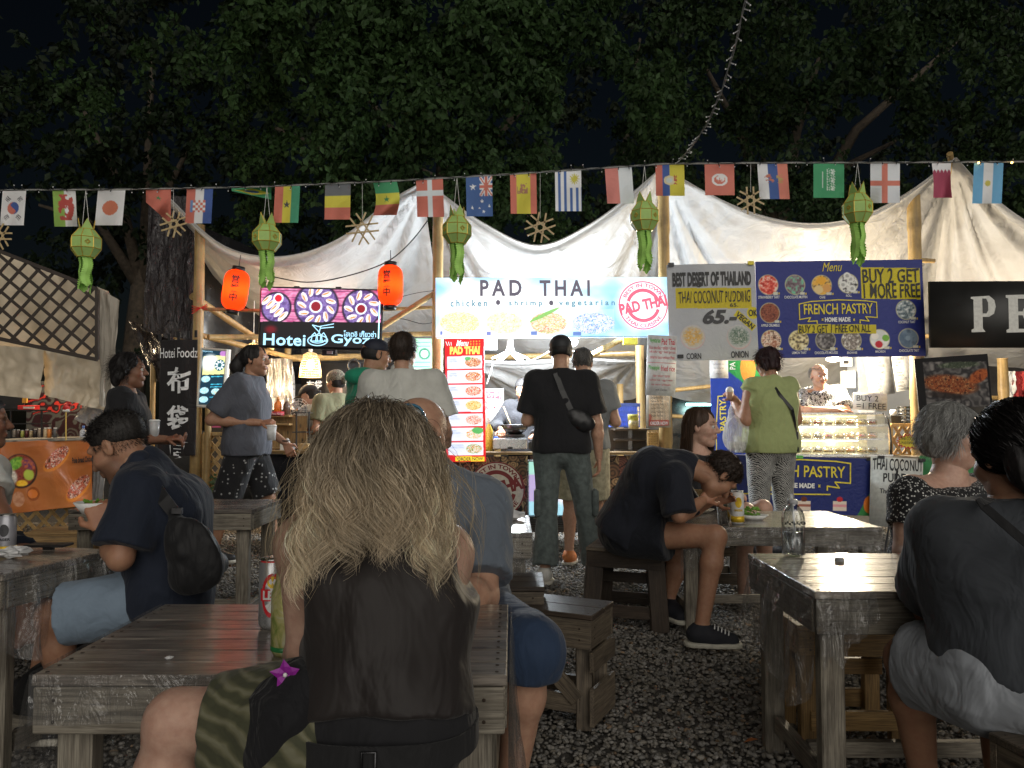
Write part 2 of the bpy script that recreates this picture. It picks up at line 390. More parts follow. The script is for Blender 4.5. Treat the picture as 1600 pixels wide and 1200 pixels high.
# ---------------- print sheets and lettering ----------------
def text_mesh(body, mats, bold=0, shear=0, spacing=1.0, align='LEFT'):
 c = bpy.data.curves.new('lettering', 'FONT'); c.body = body; c.size = 1; c.offset = bold; c.shear = shear
 c.space_character = spacing; c.align_x = align; c.resolution_u = 3; c.space_line = 1.05
 o = bpy.data.objects.new('lettering', c); C.objects.link(o)
 dg = bpy.context.evaluated_depsgraph_get(); me = bpy.data.meshes.new_from_object(o.evaluated_get(dg))
 bpy.data.objects.remove(o); bpy.data.curves.remove(c)
 n = len(me.vertices); co = np.empty(n*3, np.float32); me.vertices.foreach_get('co', co); co = co.reshape(-1, 3)
 polys = [tuple(p.vertices) for p in me.polygons]; bpy.data.meshes.remove(me)
 return co, polys
def shade(m):
 return m
class Sheet:
 """flat printed panel whose front is laid out in photo pixels. corners: left x, top-left y, bottom-left y at depth Dl; right likewise"""
 def __init__(s, px0, yt0, yb0, px1, yt1, yb1, Dl, Dr, th=.012, tilt=0):
  s.px0, s.px1, s.yt0, s.yb0, s.yt1, s.yb1 = px0, px1, yt0, yb0, yt1, yb1
  a = P(px0, yb0, Dl); b = P(px1, yb1, Dr); t = P(px0, yt0, Dl); t2 = P(px1, yt1, Dr)
  s.warp = None; s.w = (b-a).length; s.h = ((t-a).length+(t2-b).length)/2; s.th = th
  x = (b-a).normalized(); z0 = ((t-a)+(t2-b)); y = z0.cross(x).normalized(); z = x.cross(y)
  M = Matrix((x, y, z)).transposed().to_4x4(); M.translation = a; s.M = M
 def xy(s, px, py):
  u = (px-s.px0)/(s.px1-s.px0); yt = s.yt0+(s.yt1-s.yt0)*u; yb = s.yb0+(s.yb1-s.yb0)*u
  return u*s.w, (yb-py)/(yb-yt)*s.h
 def thing(s, name, label, cat, group=None):
  o = bpy.data.objects.new(name, None); C.objects.link(o); o.empty_display_size = .05
  o['label'] = label; o['category'] = cat
  if group: o['group'] = group
  place(o, s.M); s.o = o; return o
 def panel(s, name, mat, parent=None, nx=2, ny=2, fn=None, y=0, warp=None, rect=None):
  """coloured grid with thickness; fn(px,py)->rgb (sRGB); warp(u,v)->offset in y"""
  x0, x1, z0, z1 = (0, s.w, 0, s.h)
  if rect: (x0, z1), (x1, z0) = s.xy(rect[0], rect[1]), s.xy(rect[2], rect[3])
  uu, vv = np.meshgrid(np.linspace(0, 1, nx+1), np.linspace(0, 1, ny+1)); U = uu.ravel(); V = vv.ravel()
  off = warp(U, V) if warp else np.zeros_like(U)
  v = np.stack([x0+(x1-x0)*U, y+off, z0+(z1-z0)*V], -1); n = len(v)
  if warp: s.warp = warp
  i = np.arange((nx+1)*(ny+1)).reshape(ny+1, nx+1)
  f = np.stack([i[:-1, :-1].ravel(), i[:-1, 1:].ravel(), i[1:, 1:].ravel(), i[1:, :-1].ravel()], -1)
  v2 = v.copy(); v2[:, 1] += s.th
  f = np.concatenate([f, f[:, ::-1]+n])
  ring = list(i[0, :])+list(i[1:, -1])+list(i[-1, -2::-1])+list(i[-2:0:-1, 0])
  side = np.array([(ring[(k+1) % len(ring)], ring[k], ring[k]+n, ring[(k+1) % len(ring)]+n) for k in range(len(ring))])
  f = np.concatenate([f, side]); v = np.concatenate([v, v2])
  col = None
  if fn is not None:
   r = rect or (s.px0, None, s.px1, None)
   px = (rect[0] if rect else s.px0)+((rect[2]-rect[0]) if rect else (s.px1-s.px0))*U
   u = (px-s.px0)/(s.px1-s.px0); yt = s.yt0+(s.yt1-s.yt0)*u; yb = s.yb0+(s.yb1-s.yb0)*u
   zz = z0+(z1-z0)*V; py = yb-zz/s.h*(yb-yt)
   c = np.clip(lin(fn(px, py)), 0, 1); col = np.concatenate([c, c])
  me = mkmesh(name, v, f, [mat], None, False, col)
  o = bpy.data.objects.new(name, me); C.objects.link(o); place(o, s.M.copy(), parent)
  return o
 def text(s, body, box, mat, parent, name='lettering', bold=0, shear=0, spacing=1.0, y=-.002, align='LEFT', rot=0, wob=0, warp=None, arc=None, depth=.0):
  co, polys = text_mesh(body, None, bold, shear, spacing, align)
  if len(co) == 0: return None
  lo = co.min(0); hi = co.max(0)
  (x0, z1), (x1, z0) = s.xy(box[0], box[1]), s.xy(box[2], box[3])
  u = (co[:, 0]-lo[0])/(hi[0]-lo[0]); w = (co[:, 1]-lo[1])/max(hi[1]-lo[1], 1e-6)
  if wob: w = w+wob*(vnoise(u*9+3, w*2)-.5); u = u+wob*.15*(vnoise(u*13, w*3, seed=4)-.5)
  X = x0+(x1-x0)*u; Z = z0+(z1-z0)*w
  if rot:
   cx, cz = (x0+x1)/2, (z0+z1)/2; c_, s_ = math.cos(rot), math.sin(rot)
   X, Z = cx+(X-cx)*c_-(Z-cz)*s_, cz+(X-cx)*s_+(Z-cz)*c_
  if arc:      # (cx,cy,r0,r1,a0,a1) pixels: text on a circle; angles clockwise from up, r0 baseline
   cx, cz = s.xy(arc[0], arc[1]); sc_ = s.w/abs(s.px1-s.px0)
   rr = (arc[2]+(arc[3]-arc[2])*w)*sc_; an = arc[4]+(arc[5]-arc[4])*u
   X = cx+rr*np.sin(an); Z = cz+rr*np.cos(an)
  Y = np.full(len(X), y)
  if s.warp is not None: Y = Y-.003+s.warp(X/s.w, Z/s.h)
  v = np.stack([X, Y, Z], -1); flip = polys
  me = mkmesh(name, v, flip, [mat]); o = bpy.data.objects.new(name, me); C.objects.link(o); place(o, s.M.copy(), parent); return o
 def shape(s, pts, mat, parent, name='printed_shape', y=-.0015, th=0):
  """closed outline in pixels"""
  v = [(*s.xy(*p),) for p in pts]; v = [(a, y+(float(s.warp(a/s.w, b/s.h))-.003 if s.warp else 0), b) for a, b in v]
  me = mkmesh(name, v, [tuple(range(len(v)))], [mat]); o = bpy.data.objects.new(name, me); C.objects.link(o); place(o, s.M.copy(), parent); return o
 def line(s, pts, wpx, mat, parent, name='printed_line', y=-.0018, closed=False):
  q = [Vector((s.xy(*p)[0], 0, s.xy(*p)[1])) for p in pts]; hw = wpx*s.w/abs(s.px1-s.px0)/2
  if closed: q.append(q[0])
  v = []; f = []
  for i, (a, b) in enumerate(zip(q[:-1], q[1:])):
   d = (b-a).normalized() if (b-a).length > 1e-9 else Vector((1, 0, 0)); nrm = Vector((-d.z, 0, d.x))*hw; e = d*hw*.7; o_ = Vector((0, y-1e-5*i, 0))
   m_ = max(1, int((b-a).length/.05)) if s.warp else 1
   for j in range(m_):
    a2 = a.lerp(b, j/m_); b2 = a.lerp(b, (j+1)/m_); k = len(v); q4 = [a2-e+nrm+o_, a2-e-nrm+o_, b2+e-nrm+o_, b2+e+nrm+o_]
    if s.warp:
     for p in q4: p.y += float(s.warp(p.x/s.w, p.z/s.h))-.003
    v += q4; f.append((k, k+1, k+2, k+3))
  me = mkmesh(name, [tuple(p) for p in v], f, [mat]); o = bpy.data.objects.new(name, me); C.objects.link(o); place(o, s.M.copy(), parent); return o
def circ(cx, cy, rx, ry=None, n=28, a0=0, a1=2*PI):
 ry = ry or rx
 return [(cx+rx*math.cos(a0+(a1-a0)*i/n), cy-ry*math.sin(a0+(a1-a0)*i/n)) for i in range(n+(a1-a0 < 6.28))]
# ---------------- shared materials ----------------
def cl(n, **k): n.set(**k); return n.m
M_ = {}
w = wood('old_pine', (.25, .2, .14), (.13, .105, .08), .55, weather=.55); M_['pine'] = w.m
w = wood('grey_pine', (.33, .3, .24), (.19, .165, .13), .6, weather=.45); M_['greypine'] = w.m
w = wood('dark_stained_pine', (.085, .062, .045), (.045, .034, .026), .42, weather=.5); M_['darkpine'] = w.m
w = wood('yellow_pine', (.42, .27, .11), (.3, .18, .07), .5, weather=.15); M_['yellowpine'] = w.m
w = wood('table_board', (.16, .135, .115), (.36, .32, .27), .4, weather=.5, rel=.4)
# cling film over the table boards: wrinkled clear coat
co = w.coords(scale=(3, 26, 26)); co2 = w.coords(scale=(7, 7, 7))
cn = w.math('ADD', w.noise(co, 3.2, 4, .6, .8), w.math('MULTIPLY', w.noise(co2, 3, 3, .5, 2), .06))
w.set(coat=1, coatr=.055); w.bump(cn, .14, .008, coat=True); M_['board'] = w.m
def filmmat(name):
 n = N(name); n.set(col=(.9, .92, .95), rough=.12, tr=0, spec=.9, coat=.4)
 h = n.noise(n.coords(scale=(6, 6, 2.2)), 2.4, 4, .55, 2.2)
 bp = n.bump(h, .8, .05); tp = n.n('BsdfTransparent'); gl = n.n('BsdfGlossy', _Roughness=.14); n.l(bp, gl.inputs['Normal'])
 lw = n.n('LayerWeight', _Blend=.55); n.l(bp, lw.inputs['Normal'])
 mx = n.n('MixShader'); n.l(n.math('ADD', n.math('MULTIPLY', lw.outputs['Facing'], .45), .07), mx.inputs[0])
 n.l(tp.outputs[0], mx.inputs[1]); n.l(gl.outputs[0], mx.inputs[2])
 df = n.n('BsdfDiffuse'); df.inputs[0].default_value = (.5, .5, .5, 1); m2 = n.n('MixShader'); m2.inputs[0].default_value = .07
 n.l(mx.outputs[0], m2.inputs[1]); n.l(df.outputs[0], m2.inputs[2]); n.l(m2.outputs[0], n.out.inputs[0]); return n.m
M_['film'] = filmmat('clear_plastic_film')
def bamboo(name, c1, c2):
 n = N(name); n.set(rough=.45, spec=.4)
 a = n.noise(n.coords(scale=(22, 22, 1.2)), 1.5, 4, .6, .4); b = n.noise(n.coords(), 5, 4, .65)
 c = n.ramp(a, [(.3, c1), (.7, c2)]); c = n.mix(n.math('MULTIPLY', n.ramp(b, [(.45, (0, 0, 0)), (.72, (1, 1, 1))]), .55), c, (.07, .045, .022))
 n.l(c, n.b.inputs['Base Color']); n.bump(a, .25, .003); return n.m
M_['bamboo'] = bamboo('bamboo', (.42, .29, .12), (.27, .18, .075)); M_['bamboo2'] = bamboo('pale_bamboo', (.55, .42, .22), (.4, .28, .13))
M_['white'] = plain('white_paint', (.75, .75, .73), .5); M_['black'] = plain('black_plastic', (.015, .015, .016), .4)
M_['steel'] = plain('brushed_steel', (.55, .55, .54), .28, 1); M_['darksteel'] = plain('dark_steel', (.09, .09, .095), .35, .9)
M_['red'] = plain('red_plastic', (.6, .03, .03), .4); M_['grey'] = plain('grey_plastic', (.3, .31, .32), .5); M_['cable'] = plain('cable_black', (.012, .012, .012), .5)
n = N('clear_plastic'); n.set(col=(1, 1, 1), rough=.05, tr=1, ior=1.2, spec=.5); M_['clear'] = n.m
n = N('clear_glass'); n.set(col=(.97, 1, .99), rough=.02)
tp = n.n('BsdfTransparent'); gl = n.n('BsdfGlossy', _Roughness=.03); lw = n.n('LayerWeight', _Blend=.25); mx = n.n('MixShader')
n.l(n.math('ADD', n.math('MULTIPLY', lw.outputs['Facing'], .6), .05), mx.inputs[0]); n.l(tp.outputs[0], mx.inputs[1]); n.l(gl.outputs[0], mx.inputs[2]); n.l(mx.outputs[0], n.out.inputs[0]); M_['pane'] = n.m
M_['ink'] = plain('black_ink', (.012, .012, .014), .5); M_['inkw'] = plain('white_ink', (.75, .76, .77), .6); M_['inky'] = plain('yellow_ink', (.75, .62, .05), .6)
M_['inkr'] = plain('red_ink', (.55, .03, .05), .6); M_['inkg'] = plain('green_ink', (.1, .4, .08), .6); M_['inkn'] = plain('grey_ink', (.05, .05, .055), .6)
M_['inkm'] = plain('maroon_ink', (.2, .02, .02), .6); M_['inkpurple'] = plain('grey_purple_ink', (.08, .07, .11), .6)
M_['print'] = attr_mat('printed_vinyl', .42, wr=.25); M_['paper'] = attr_mat('printed_paper', .7)
M_['printsoft'] = attr_mat('printed_fabric', .8, trans=.25, wr=.3)
# ---------------- ground and gravel ----------------
n = N('dark_earth'); n.set(rough=.95)
co = n.coords(); n.l(n.ramp(n.noise(co, 40, 5), [(.3, (.05, .045, .04)), (.7, (.13, .12, .105))]), n.b.inputs['Base Color']); n.bump(n.noise(co, 60, 5), .9, .02)
X, Y = np.meshgrid(np.concatenate([[-60, -20], np.linspace(-8, 8, 60), [20, 60]]), np.concatenate([[-10, 0], np.linspace(1, 12, 60), [25, 80]]))
Z = (fbm(X*1.1, Y*1.1, seed=3)-.5)*.03-.018
i = np.arange(X.size).reshape(X.shape)
fq = np.stack([i[:-1, :-1].ravel(), i[:-1, 1:].ravel(), i[1:, 1:].ravel(), i[1:, :-1].ravel()], -1)
o = bpy.data.objects.new('ground', mkmesh('ground', np.stack([X.ravel(), Y.ravel(), Z.ravel()], -1), fq, [n.m], smooth=True)); C.objects.link(o); o['kind'] = 'structure'
def gravel(name, label, y0, y1, dens, s0, s1, ico):
 half = lambda y: .70*y+.35
 cnt = int(dens*(y1-y0)*(half(y0)+half(y1))); yy = y0+(y1-y0)*np.sqrt(rng.random(cnt)*(1-(y0/y1)**2)+(y0/y1)**2)*1.0
 yy = np.clip(np.sqrt(rng.random(cnt)*(y1**2-y0**2)+y0**2), y0, y1); xx = (rng.random(cnt)*2-1)*half(yy)
 if ico:
  t = (1+5**.5)/2; bv = np.array([(-1, t, 0), (1, t, 0), (-1, -t, 0), (1, -t, 0), (0, -1, t), (0, 1, t), (0, -1, -t), (0, 1, -t), (t, 0, -1), (t, 0, 1), (-t, 0, -1), (-t, 0, 1)])/math.sqrt(1+t*t)
  bf = np.array([(0, 11, 5), (0, 5, 1), (0, 1, 7), (0, 7, 10), (0, 10, 11), (1, 5, 9), (5, 11, 4), (11, 10, 2), (10, 7, 6), (7, 1, 8), (3, 9, 4), (3, 4, 2), (3, 2, 6), (3, 6, 8), (3, 8, 9), (4, 9, 5), (2, 4, 11), (6, 2, 10), (8, 6, 7), (9, 8, 1)])
 else:
  bv = np.array([(1, 0, 0), (-1, 0, 0), (0, 1, 0), (0, -1, 0), (0, 0, 1), (0, 0, -1.)]); bf = np.array([(0, 2, 4), (2, 1, 4), (1, 3, 4), (3, 0, 4), (2, 0, 5), (1, 2, 5), (3, 1, 5), (0, 3, 5)])
 m = len(bv); sz = s0+(s1-s0)*rng.random(cnt)**1.6
 rad = np.stack([sz*(.8+.5*rng.random(cnt)), sz*(.55+.35*rng.random(cnt)), sz*(.35+.35*rng.random(cnt))], -1)/2
 v = bv[None]*rad[:, None]*(1+.38*(rng.random((cnt, m, 1))-.5))
 a = rng.random(cnt)*2*PI; tl = (rng.random(cnt)-.5)*1.3; ca, sa = np.cos(a)[:, None], np.sin(a)[:, None]; ct, st = np.cos(tl)[:, None], np.sin(tl)[:, None]
 x, y, z = v[..., 0], v[..., 1], v[..., 2]; y, z = y*ct-z*st, y*st+z*ct; x, y = x*ca-y*sa, x*sa+y*ca
 zz = (fbm(xx*1.1, yy*1.1, seed=3)-.5)*.03-.012+rng.random(cnt)*.014
 v = np.stack([x+xx[:, None], y+yy[:, None], z+zz[:, None]], -1).reshape(-1, 3)
 f = (bf[None]+(np.arange(cnt)*m)[:, None, None]).reshape(-1, 3)
 tone = (.125+.16*rng.random(cnt)**1.4); warm = rng.random(cnt)[:, None]
 c = tone[:, None]*np.array([1, .96, .9])*(1-warm*.0)+warm*np.array([.02, .008, -.012])
 c = np.clip(c, .02, 1); c[rng.random(cnt) < .03] *= np.array([1.25, .95, .7])
 c = np.repeat(c, m, 0)
 o = bpy.data.objects.new(name, mkmesh(name, v, f, [M_['stone']], None, True, c)); C.objects.link(o); o['kind'] = 'stuff'; tag(o, label, 'gravel')
M_['stone'] = attr_mat('gravel_stone', .82, bump=0, wr=.3, wrs=120)
gravel('gravel', 'loose grey gravel stones covering the near ground between tables', 2.35, 4.6, 2700, .016, .033, True)
gravel('gravel', 'pale finer looking gravel in front of the food stalls', 4.6, 9.0, 1500, .022, .044, False)
for k, (px, py) in enumerate(((1172, 1161),)):
 g = G(px, py, .02); lf = MB().add([(g.x-.03, g.y-.02, .03), (g.x, g.y-.012, .045), (g.x+.035, g.y+.01, .03), (g.x, g.y+.025, .028)], [(0, 1, 2, 3)])
 tag(lf.build('fallen_leaf', plain('dry_leaf', (.3, .1, .03), .6)), 'small dry orange leaf lying on the gravel', 'leaf')
# ---------------- trees ----------------
def leafmat(name, c1, c2):
 n = N(name); n.set(rough=.6, spec=.2); a = n.n('VertexColor', layer_name='Col'); n.l(n.mix(a.outputs[0], c1, c2), n.b.inputs['Base Color'])
 tl = n.n('BsdfTranslucent'); n.l(n.mix(a.outputs[0], c1, c2), tl.inputs[0]); mx = n.n('MixShader'); mx.inputs[0].default_value = .25
 n.l(n.b.outputs[0], mx.inputs[1]); n.l(tl.outputs[0], mx.inputs[2]); n.l(mx.outputs[0], n.out.inputs[0]); return n.m
M_['bark'] = plain('dark_bark', (.07, .055, .04), .9, vs=14, var=.5, bump=.8)
def foliage(blobs, size, per, seed, mat, parent, sprays):
 r = np.random.default_rng(seed); P0 = [];
 for (c, rad, wt) in blobs:
  k = int(sprays*wt); d = r.normal(size=(k, 3)); d /= np.linalg.norm(d, axis=1)[:, None]; d[:, 1] = -np.abs(d[:, 1])*.9+d[:, 1]*.1
  base = np.array(c)+d*np.array(rad)*(.55+.45*r.random((k, 1)))
  out = d*np.array([1, .7, .3]); out[:, 2] += .05; P0.append(np.concatenate([base, out], 1))
 P0 = np.concatenate(P0); k = len(P0); L = .35+.6*r.random(k)
 t = r.random((k, per))**.8; s = t*L[:, None]
 pos = P0[:, None, :3]+P0[:, None, 3:]*(s*.8)[..., None]; pos[..., 2] -= .75*s**1.6
 pos += r.normal(size=pos.shape)*.05
 pos = pos.reshape(-1, 3); m = len(pos)
 nz = fbm(pos[:, 0]*.95+seed*7, pos[:, 2]*.95, pos[:, 1]*.5, seed, 2); kp = nz > .40+.1*r.random(m); pos = pos[kp]; nz = nz[kp]; m = len(pos)
 an = r.random(m)*2*PI; droop = .35+.8*r.random(m)
 ax = np.stack([np.cos(an)*np.cos(droop), np.sin(an)*np.cos(droop), -np.sin(droop)], -1)
 sd = np.cross(ax, r.normal(size=(m, 3))); sd /= np.linalg.norm(sd, axis=1)[:, None]
 nn = np.cross(ax, sd); l = size*(.6+.8*r.random(m))[:, None]; w_ = l*.28
 v = np.stack([pos, pos+ax*l*.45+sd*w_+nn*l*.06, pos+ax*l, pos+ax*l*.45-sd*w_+nn*l*.06], 1).reshape(-1, 3)
 i0 = np.arange(m)[:, None]*4; f = np.concatenate([i0+np.array([[0, 1, 2]]), i0+np.array([[0, 2, 3]])])
 cc = np.repeat(np.clip(r.normal(.45, .25, m)+(nz-.55)*1.6, 0, 1), 4)[:, None]*np.ones(3)
 o = obj('crown', mkmesh('crown', v, f, [mat], None, False, cc), parent); o['kind'] = 'stuff'; return o
def tree(label, base, limbs, blobs, size, per, seed, mat, sprays, tr=.22):
 t = thing('tree', label, 'tree', base, 0, 'trees behind the stalls')
 b = Vector(base); mb = MB()
 top = b+Vector((.2, .1, 4.2)); mb.tube([b, b+Vector((.05, 0, 1.4)), b+Vector((.12, .05, 2.9)), top], [tr*1.5, tr*1.1, tr, tr*.85], 12)
 mb.build('trunk', M_['bark'], t, True)
 mb = MB()
 for (px, py, D) in limbs:
  e = P(px, py, D); m1 = top.lerp(e, .45)+Vector((0, 0, .35)); mb.tube([top-Vector((0, 0, .5)), m1, e], [tr*.6, tr*.35, tr*.12], 8)
 mb.build('limbs', M_['bark'], t, True)
 foliage([(P(px, py, D), rad, wt) for px, py, D, rad, wt in blobs], size, per, seed, mat, t, sprays)
lm1 = leafmat('leaf_mid_green', (.014, .03, .009), (.036, .072, .022)); lm2 = leafmat('leaf_shaded_green', (.007, .013, .006), (.016, .03, .011)); lm3 = leafmat('leaf_black_green', (.008, .012, .007), (.018, .026, .013)); lm4 = leafmat('leaf_deep_green', (.010, .02, .007), (.026, .05, .017))  # lm2: shade in the leaf colour, for floodlight not reaching the left tree
tree('leafy tree with its lit crown hanging above the middle stalls', (-1.4, 12.4, 0), [(560, 130, 11), (700, 60, 11), (520, 320, 12), (860, 120, 11), (430, 200, 12)],
     [(300, -10, 9.6, (1.1, .9, .6), 1), (520, 40, 9.8, (1.5, 1, .7), 1.6), (640, 150, 9.8, (1.0, .9, 1.1), 1.6), (720, 80, 9.8, (1.3, 1, .8), 1.4), (700, 260, 10.2, (1.2, .8, .6), 1.2),
      (860, 60, 10, (1.3, 1, .9), 1.5), (930, 170, 10.2, (.9, .9, .9), 1.2), (560, 310, 11.5, (1.4, .8, .5), .7), (820, 300, 10.8, (1.2, .8, .7), 1), (260, 130, 11.5, (1.1, .9, 1.3), .5), (470, 200, 11, (.8, .8, 1.2), .5)], .095, 62, 1, lm1, 84)
tree('leafy tree with a broad crown above the right hand stalls', (4.2, 12.6, 0), [(1100, 100, 11.4), (1290, 60, 11.4), (1400, 220, 12), (1190, 240, 12), (1500, 60, 12)],
     [(1080, 250, 11.6, (1.4, .9, 1), 1.3), (1120, 90, 11.2, (1.2, 1, 1.1), 1.2), (1290, 20, 10.4, (1.6, 1, .7), 1.5), (1330, 170, 11.4, (1.4, .9, 1.1), 1.2), (1480, 100, 11, (1.3, 1, 1.2), 1.2), (1240, 320, 12, (1.6, .8, .8), 1), (1400, 300, 12, (1.5, .8, .8), 1), (1590, 270, 10.6, (.9, .7, .8), 1)], .092, 60, 2, lm4, 74)
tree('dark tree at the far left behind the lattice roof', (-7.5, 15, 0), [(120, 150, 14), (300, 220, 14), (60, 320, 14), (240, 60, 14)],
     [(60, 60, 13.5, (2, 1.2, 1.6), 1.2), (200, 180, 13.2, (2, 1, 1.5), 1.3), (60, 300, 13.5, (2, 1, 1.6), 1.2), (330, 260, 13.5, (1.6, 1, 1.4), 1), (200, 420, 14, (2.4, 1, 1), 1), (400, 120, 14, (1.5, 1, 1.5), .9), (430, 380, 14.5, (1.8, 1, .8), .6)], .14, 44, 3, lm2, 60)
tree('dark tree filling the gap behind the two lit crowns', (2, 17, 0), [(1000, 60, 16), (900, 300, 16), (1250, 260, 16), (650, 260, 16)],
     [(150*k+60, 60+240*(k % 2), 16.2, (2.3, 1, 2.2), 1) for k in range(11)], .15, 44, 4, lm3, 90)
# ---------------- bamboo posts and rafters ----------------
def culm(mb, a, b, r, n=12, seg=.42, rb=None):
 a = Vector(a); b = Vector(b); L = (b-a).length; k = max(2, int(L/seg)); pts = []; rs = []; rb = rb or r*.85
 wv = Vector((random.uniform(-1, 1), random.uniform(-1, 1), 0))*.006
 for i in range(k+1):
  for dz, m in ((-.012, 1.0), (-.004, 1.09), (.004, 1.09), (.012, 1.0)):
   t = min(1, max(0, (i+ (random.random()*.25 if 0 < i < k else 0))/k+dz/L))
   if pts and t <= lt: continue
   lt = t; pts.append(a.lerp(b, t)+wv*math.sin(t*5)); rs.append((r+(rb-r)*t)*m)
 mb.tube(pts, rs, n); return mb
def post(px, pyt, D, r, label, z0=0.0, grp='bamboo posts along the stall fronts', m='bamboo', name='bamboo_post'):
 t = P(px, pyt, D); b = Vector((t.x+.01, t.y, z0))
 o = culm(MB(), b, t, r, 14).build(name, M_[m], None, True); tag(o, label, 'post', grp); return o
post(312, 352, 7.5, .055, 'thick bamboo post tied with red cord left of the dumpling sign')
post(684, 335, 7.6, .06, 'thick bamboo post beside the left edge of the bright noodle sign')
post(1036, 300, 7.6, .065, 'thick bamboo post between the noodle sign and the white banner')
post(1426, 300, 7.7, .072, 'thick bamboo post rising behind the right end of the blue menu')
post(240, 540, 8.1, .03, 'thin bamboo pole left of the black cloth banner', grp='thin poles')
post(325, 625, 7.5, .035, 'thin bamboo post under the framed menu screen', grp='thin poles')
post(450, 535, 9.9, .05, 'bamboo post at the back of the dumpling stall', grp='back posts')
post(595, 520, 10.2, .05, 'second bamboo post at the back of the dumpling stall by the character poster', grp='back posts')
post(776, 560, 10.4, .05, 'bamboo post at the back left of the noodle stall', grp='back posts')
post(1000, 540, 8.6, .055, 'bamboo post at the back right corner of the noodle stall by the blue crate', grp='back posts')
post(968, 600, 10, .05, 'slim bamboo post far back in the noodle stall', grp='back posts')
post(1567, 560, 8.6, .06, 'bamboo post at the right edge behind the meat photo', grp='back posts')
def rail(a, b, r, label, m='bamboo', grp='bamboo rafters under the awnings'):
 o = culm(MB(), P(*a), P(*b), r, 10, .38).build('bamboo_pole', M_[m], None, True); tag(o, label, 'bamboo pole', grp)
rail((300, 462, 7.55), (425, 545, 8.6), .035, 'bamboo rafter slanting down from the red corded post')
rail((316, 483, 7.5), (560, 490, 7.6), .018, 'thin bamboo crosspiece behind the dumpling sign top')
rail((325, 527, 7.7), (440, 526, 8.2), .03, 'level bamboo rail left of the dumpling sign')
rail((310, 523, 7.7), (470, 562, 9.2), .03, 'bamboo rafter running back above the walking man')
rail((590, 515, 7.7), (684, 455, 7.6), .03, 'bamboo brace rising to the post right of the dumpling sign')
rail((580, 484, 7.8), (684, 480, 7.8), .02, 'thin bamboo crosspiece right of the dumpling sign')
rail((590, 524, 7.9), (684, 521, 7.9), .03, 'level bamboo rail right of the dumpling sign')
rail((440, 560, 9.6), (625, 556, 9.9), .045, 'thick bamboo beam behind the wicker lamps')
rail((225, 515, 8.2), (312, 540, 7.6), .02, 'bamboo rod holding the black cloth banner')
rail((700, 560, 9.9), (1000, 552, 9.6), .04, 'long bamboo beam at the back of the noodle stall')
rail((905, 565, 8.2), (975, 528, 8), .035, 'bamboo brace behind the capped man')
rail((775, 600, 10), (850, 598, 10), .03, 'short bamboo rail above the chef')
rail((795, 570, 9.6), (850, 610, 10.4), .025, 'bamboo strut behind the chef')
rail((1050, 610, 10.2), (1125, 602, 10.2), .03, 'bamboo rail in the dark behind the white banner')
rail((1050, 650, 11), (1125, 655, 11), .03, 'lower bamboo rail in the dark behind the young woman')
rail((1430, 406, 7.75), (1460, 408, 7.75), .025, 'bamboo rail end sticking out right of the blue menu')
rail((1380, 527, 9), (1466, 525, 9), .03, 'bamboo rail end behind the right edge of the blue menu')
rail((400, 545, 9.6), (470, 500, 9.8), .025, 'bamboo strut deep in the dumpling stall')
rail((1490, 620, 9.2), (1640, 624, 9.2), .03, 'bamboo rail under the hanging aprons at the far right')
def cord(pts, r, label, cat='cable', grp='cables under the awnings', m='cable', name='cable'):
 q = []
 pts = [P(*p) for p in pts]
 for i in range(len(pts)-1):
  a = pts[max(i-1, 0)]; b = pts[i]; c = pts[i+1]; d = pts[min(i+2, len(pts)-1)]
  for k in range(6):
   t = k/6; q.append(.5*((2*b)+(c-a)*t+(2*a-5*b+4*c-d)*t*t+(3*b-a-3*c+d)*t**3))
 q.append(pts[-1]); o = MB().tube(q, r, 5).build(name, M_[m], None, True); tag(o, label, cat, grp); return o
cord([(425, 432, 7.3), (480, 441, 7.3), (540, 432, 7.3), (603, 410, 7.4), (640, 380, 7.45), (668, 345, 7.5)], .006, 'black cable sagging above the dumpling sign to the lantern')
cord([(603, 470, 7.4), (650, 458, 7.5), (680, 454, 7.5)], .003, 'thin wire tied between lantern and bamboo post')
cord([(590, 505, 7.9), (625, 498, 7.9), (660, 506, 7.9), (682, 502, 7.9)], .004, 'loose wire loop right of the dumpling sign')
cord([(797, 545, 8), (830, 562, 8.2), (870, 545, 8.2), (920, 553, 8.3), (990, 550, 8.4)], .004, 'white lamp wire hanging behind the capped man', m='white')
cord([(770, 568, 8), (764, 590, 8), (760, 600, 8)], .005, 'white lamp lead hanging beside the red menu', m='white')
t = thing('lashing_cord', 'red cord lashed round the left bamboo post', 'cord', P(312, 490, 7.43))
for k in range(4): MB().tube([P(300, 478+k*4, 7.43), P(324, 484-k*3, 7.43)], .004, 5).build('turn', M_['red'], t)
# ---------------- tarpaulin awnings ----------------
def tarpmat():
 n = N('white_tarpaulin'); n.set(rough=.5, spec=.35, coat=.12, coatr=.3)
 co = n.coords(); d = n.noise(co, 1.6, 6, .62, .6); n.l(n.ramp(d, [(.3, (.45, .44, .43)), (.55, (.58, .575, .57)), (.75, (.32, .3, .275))]), n.b.inputs['Base Color'])
 cz = n.noise(n.coords(scale=(1, 1, 1)), 3, 4, .5, 2.5); b1 = n.bump(cz, .5, .06); n.bump(n.noise(co, 14, 4), .25, .012, prev=b1)
 tl = n.n('BsdfTranslucent'); tl.inputs[0].default_value = (.55, .53, .5, 1); mx = n.n('MixShader'); mx.inputs[0].default_value = .4
 n.l(n.b.outputs[0], mx.inputs[1]); n.l(tl.outputs[0], mx.inputs[2]); n.l(mx.outputs[0], n.out.inputs[0]); return n.m
M_['tarp'] = tarpmat()
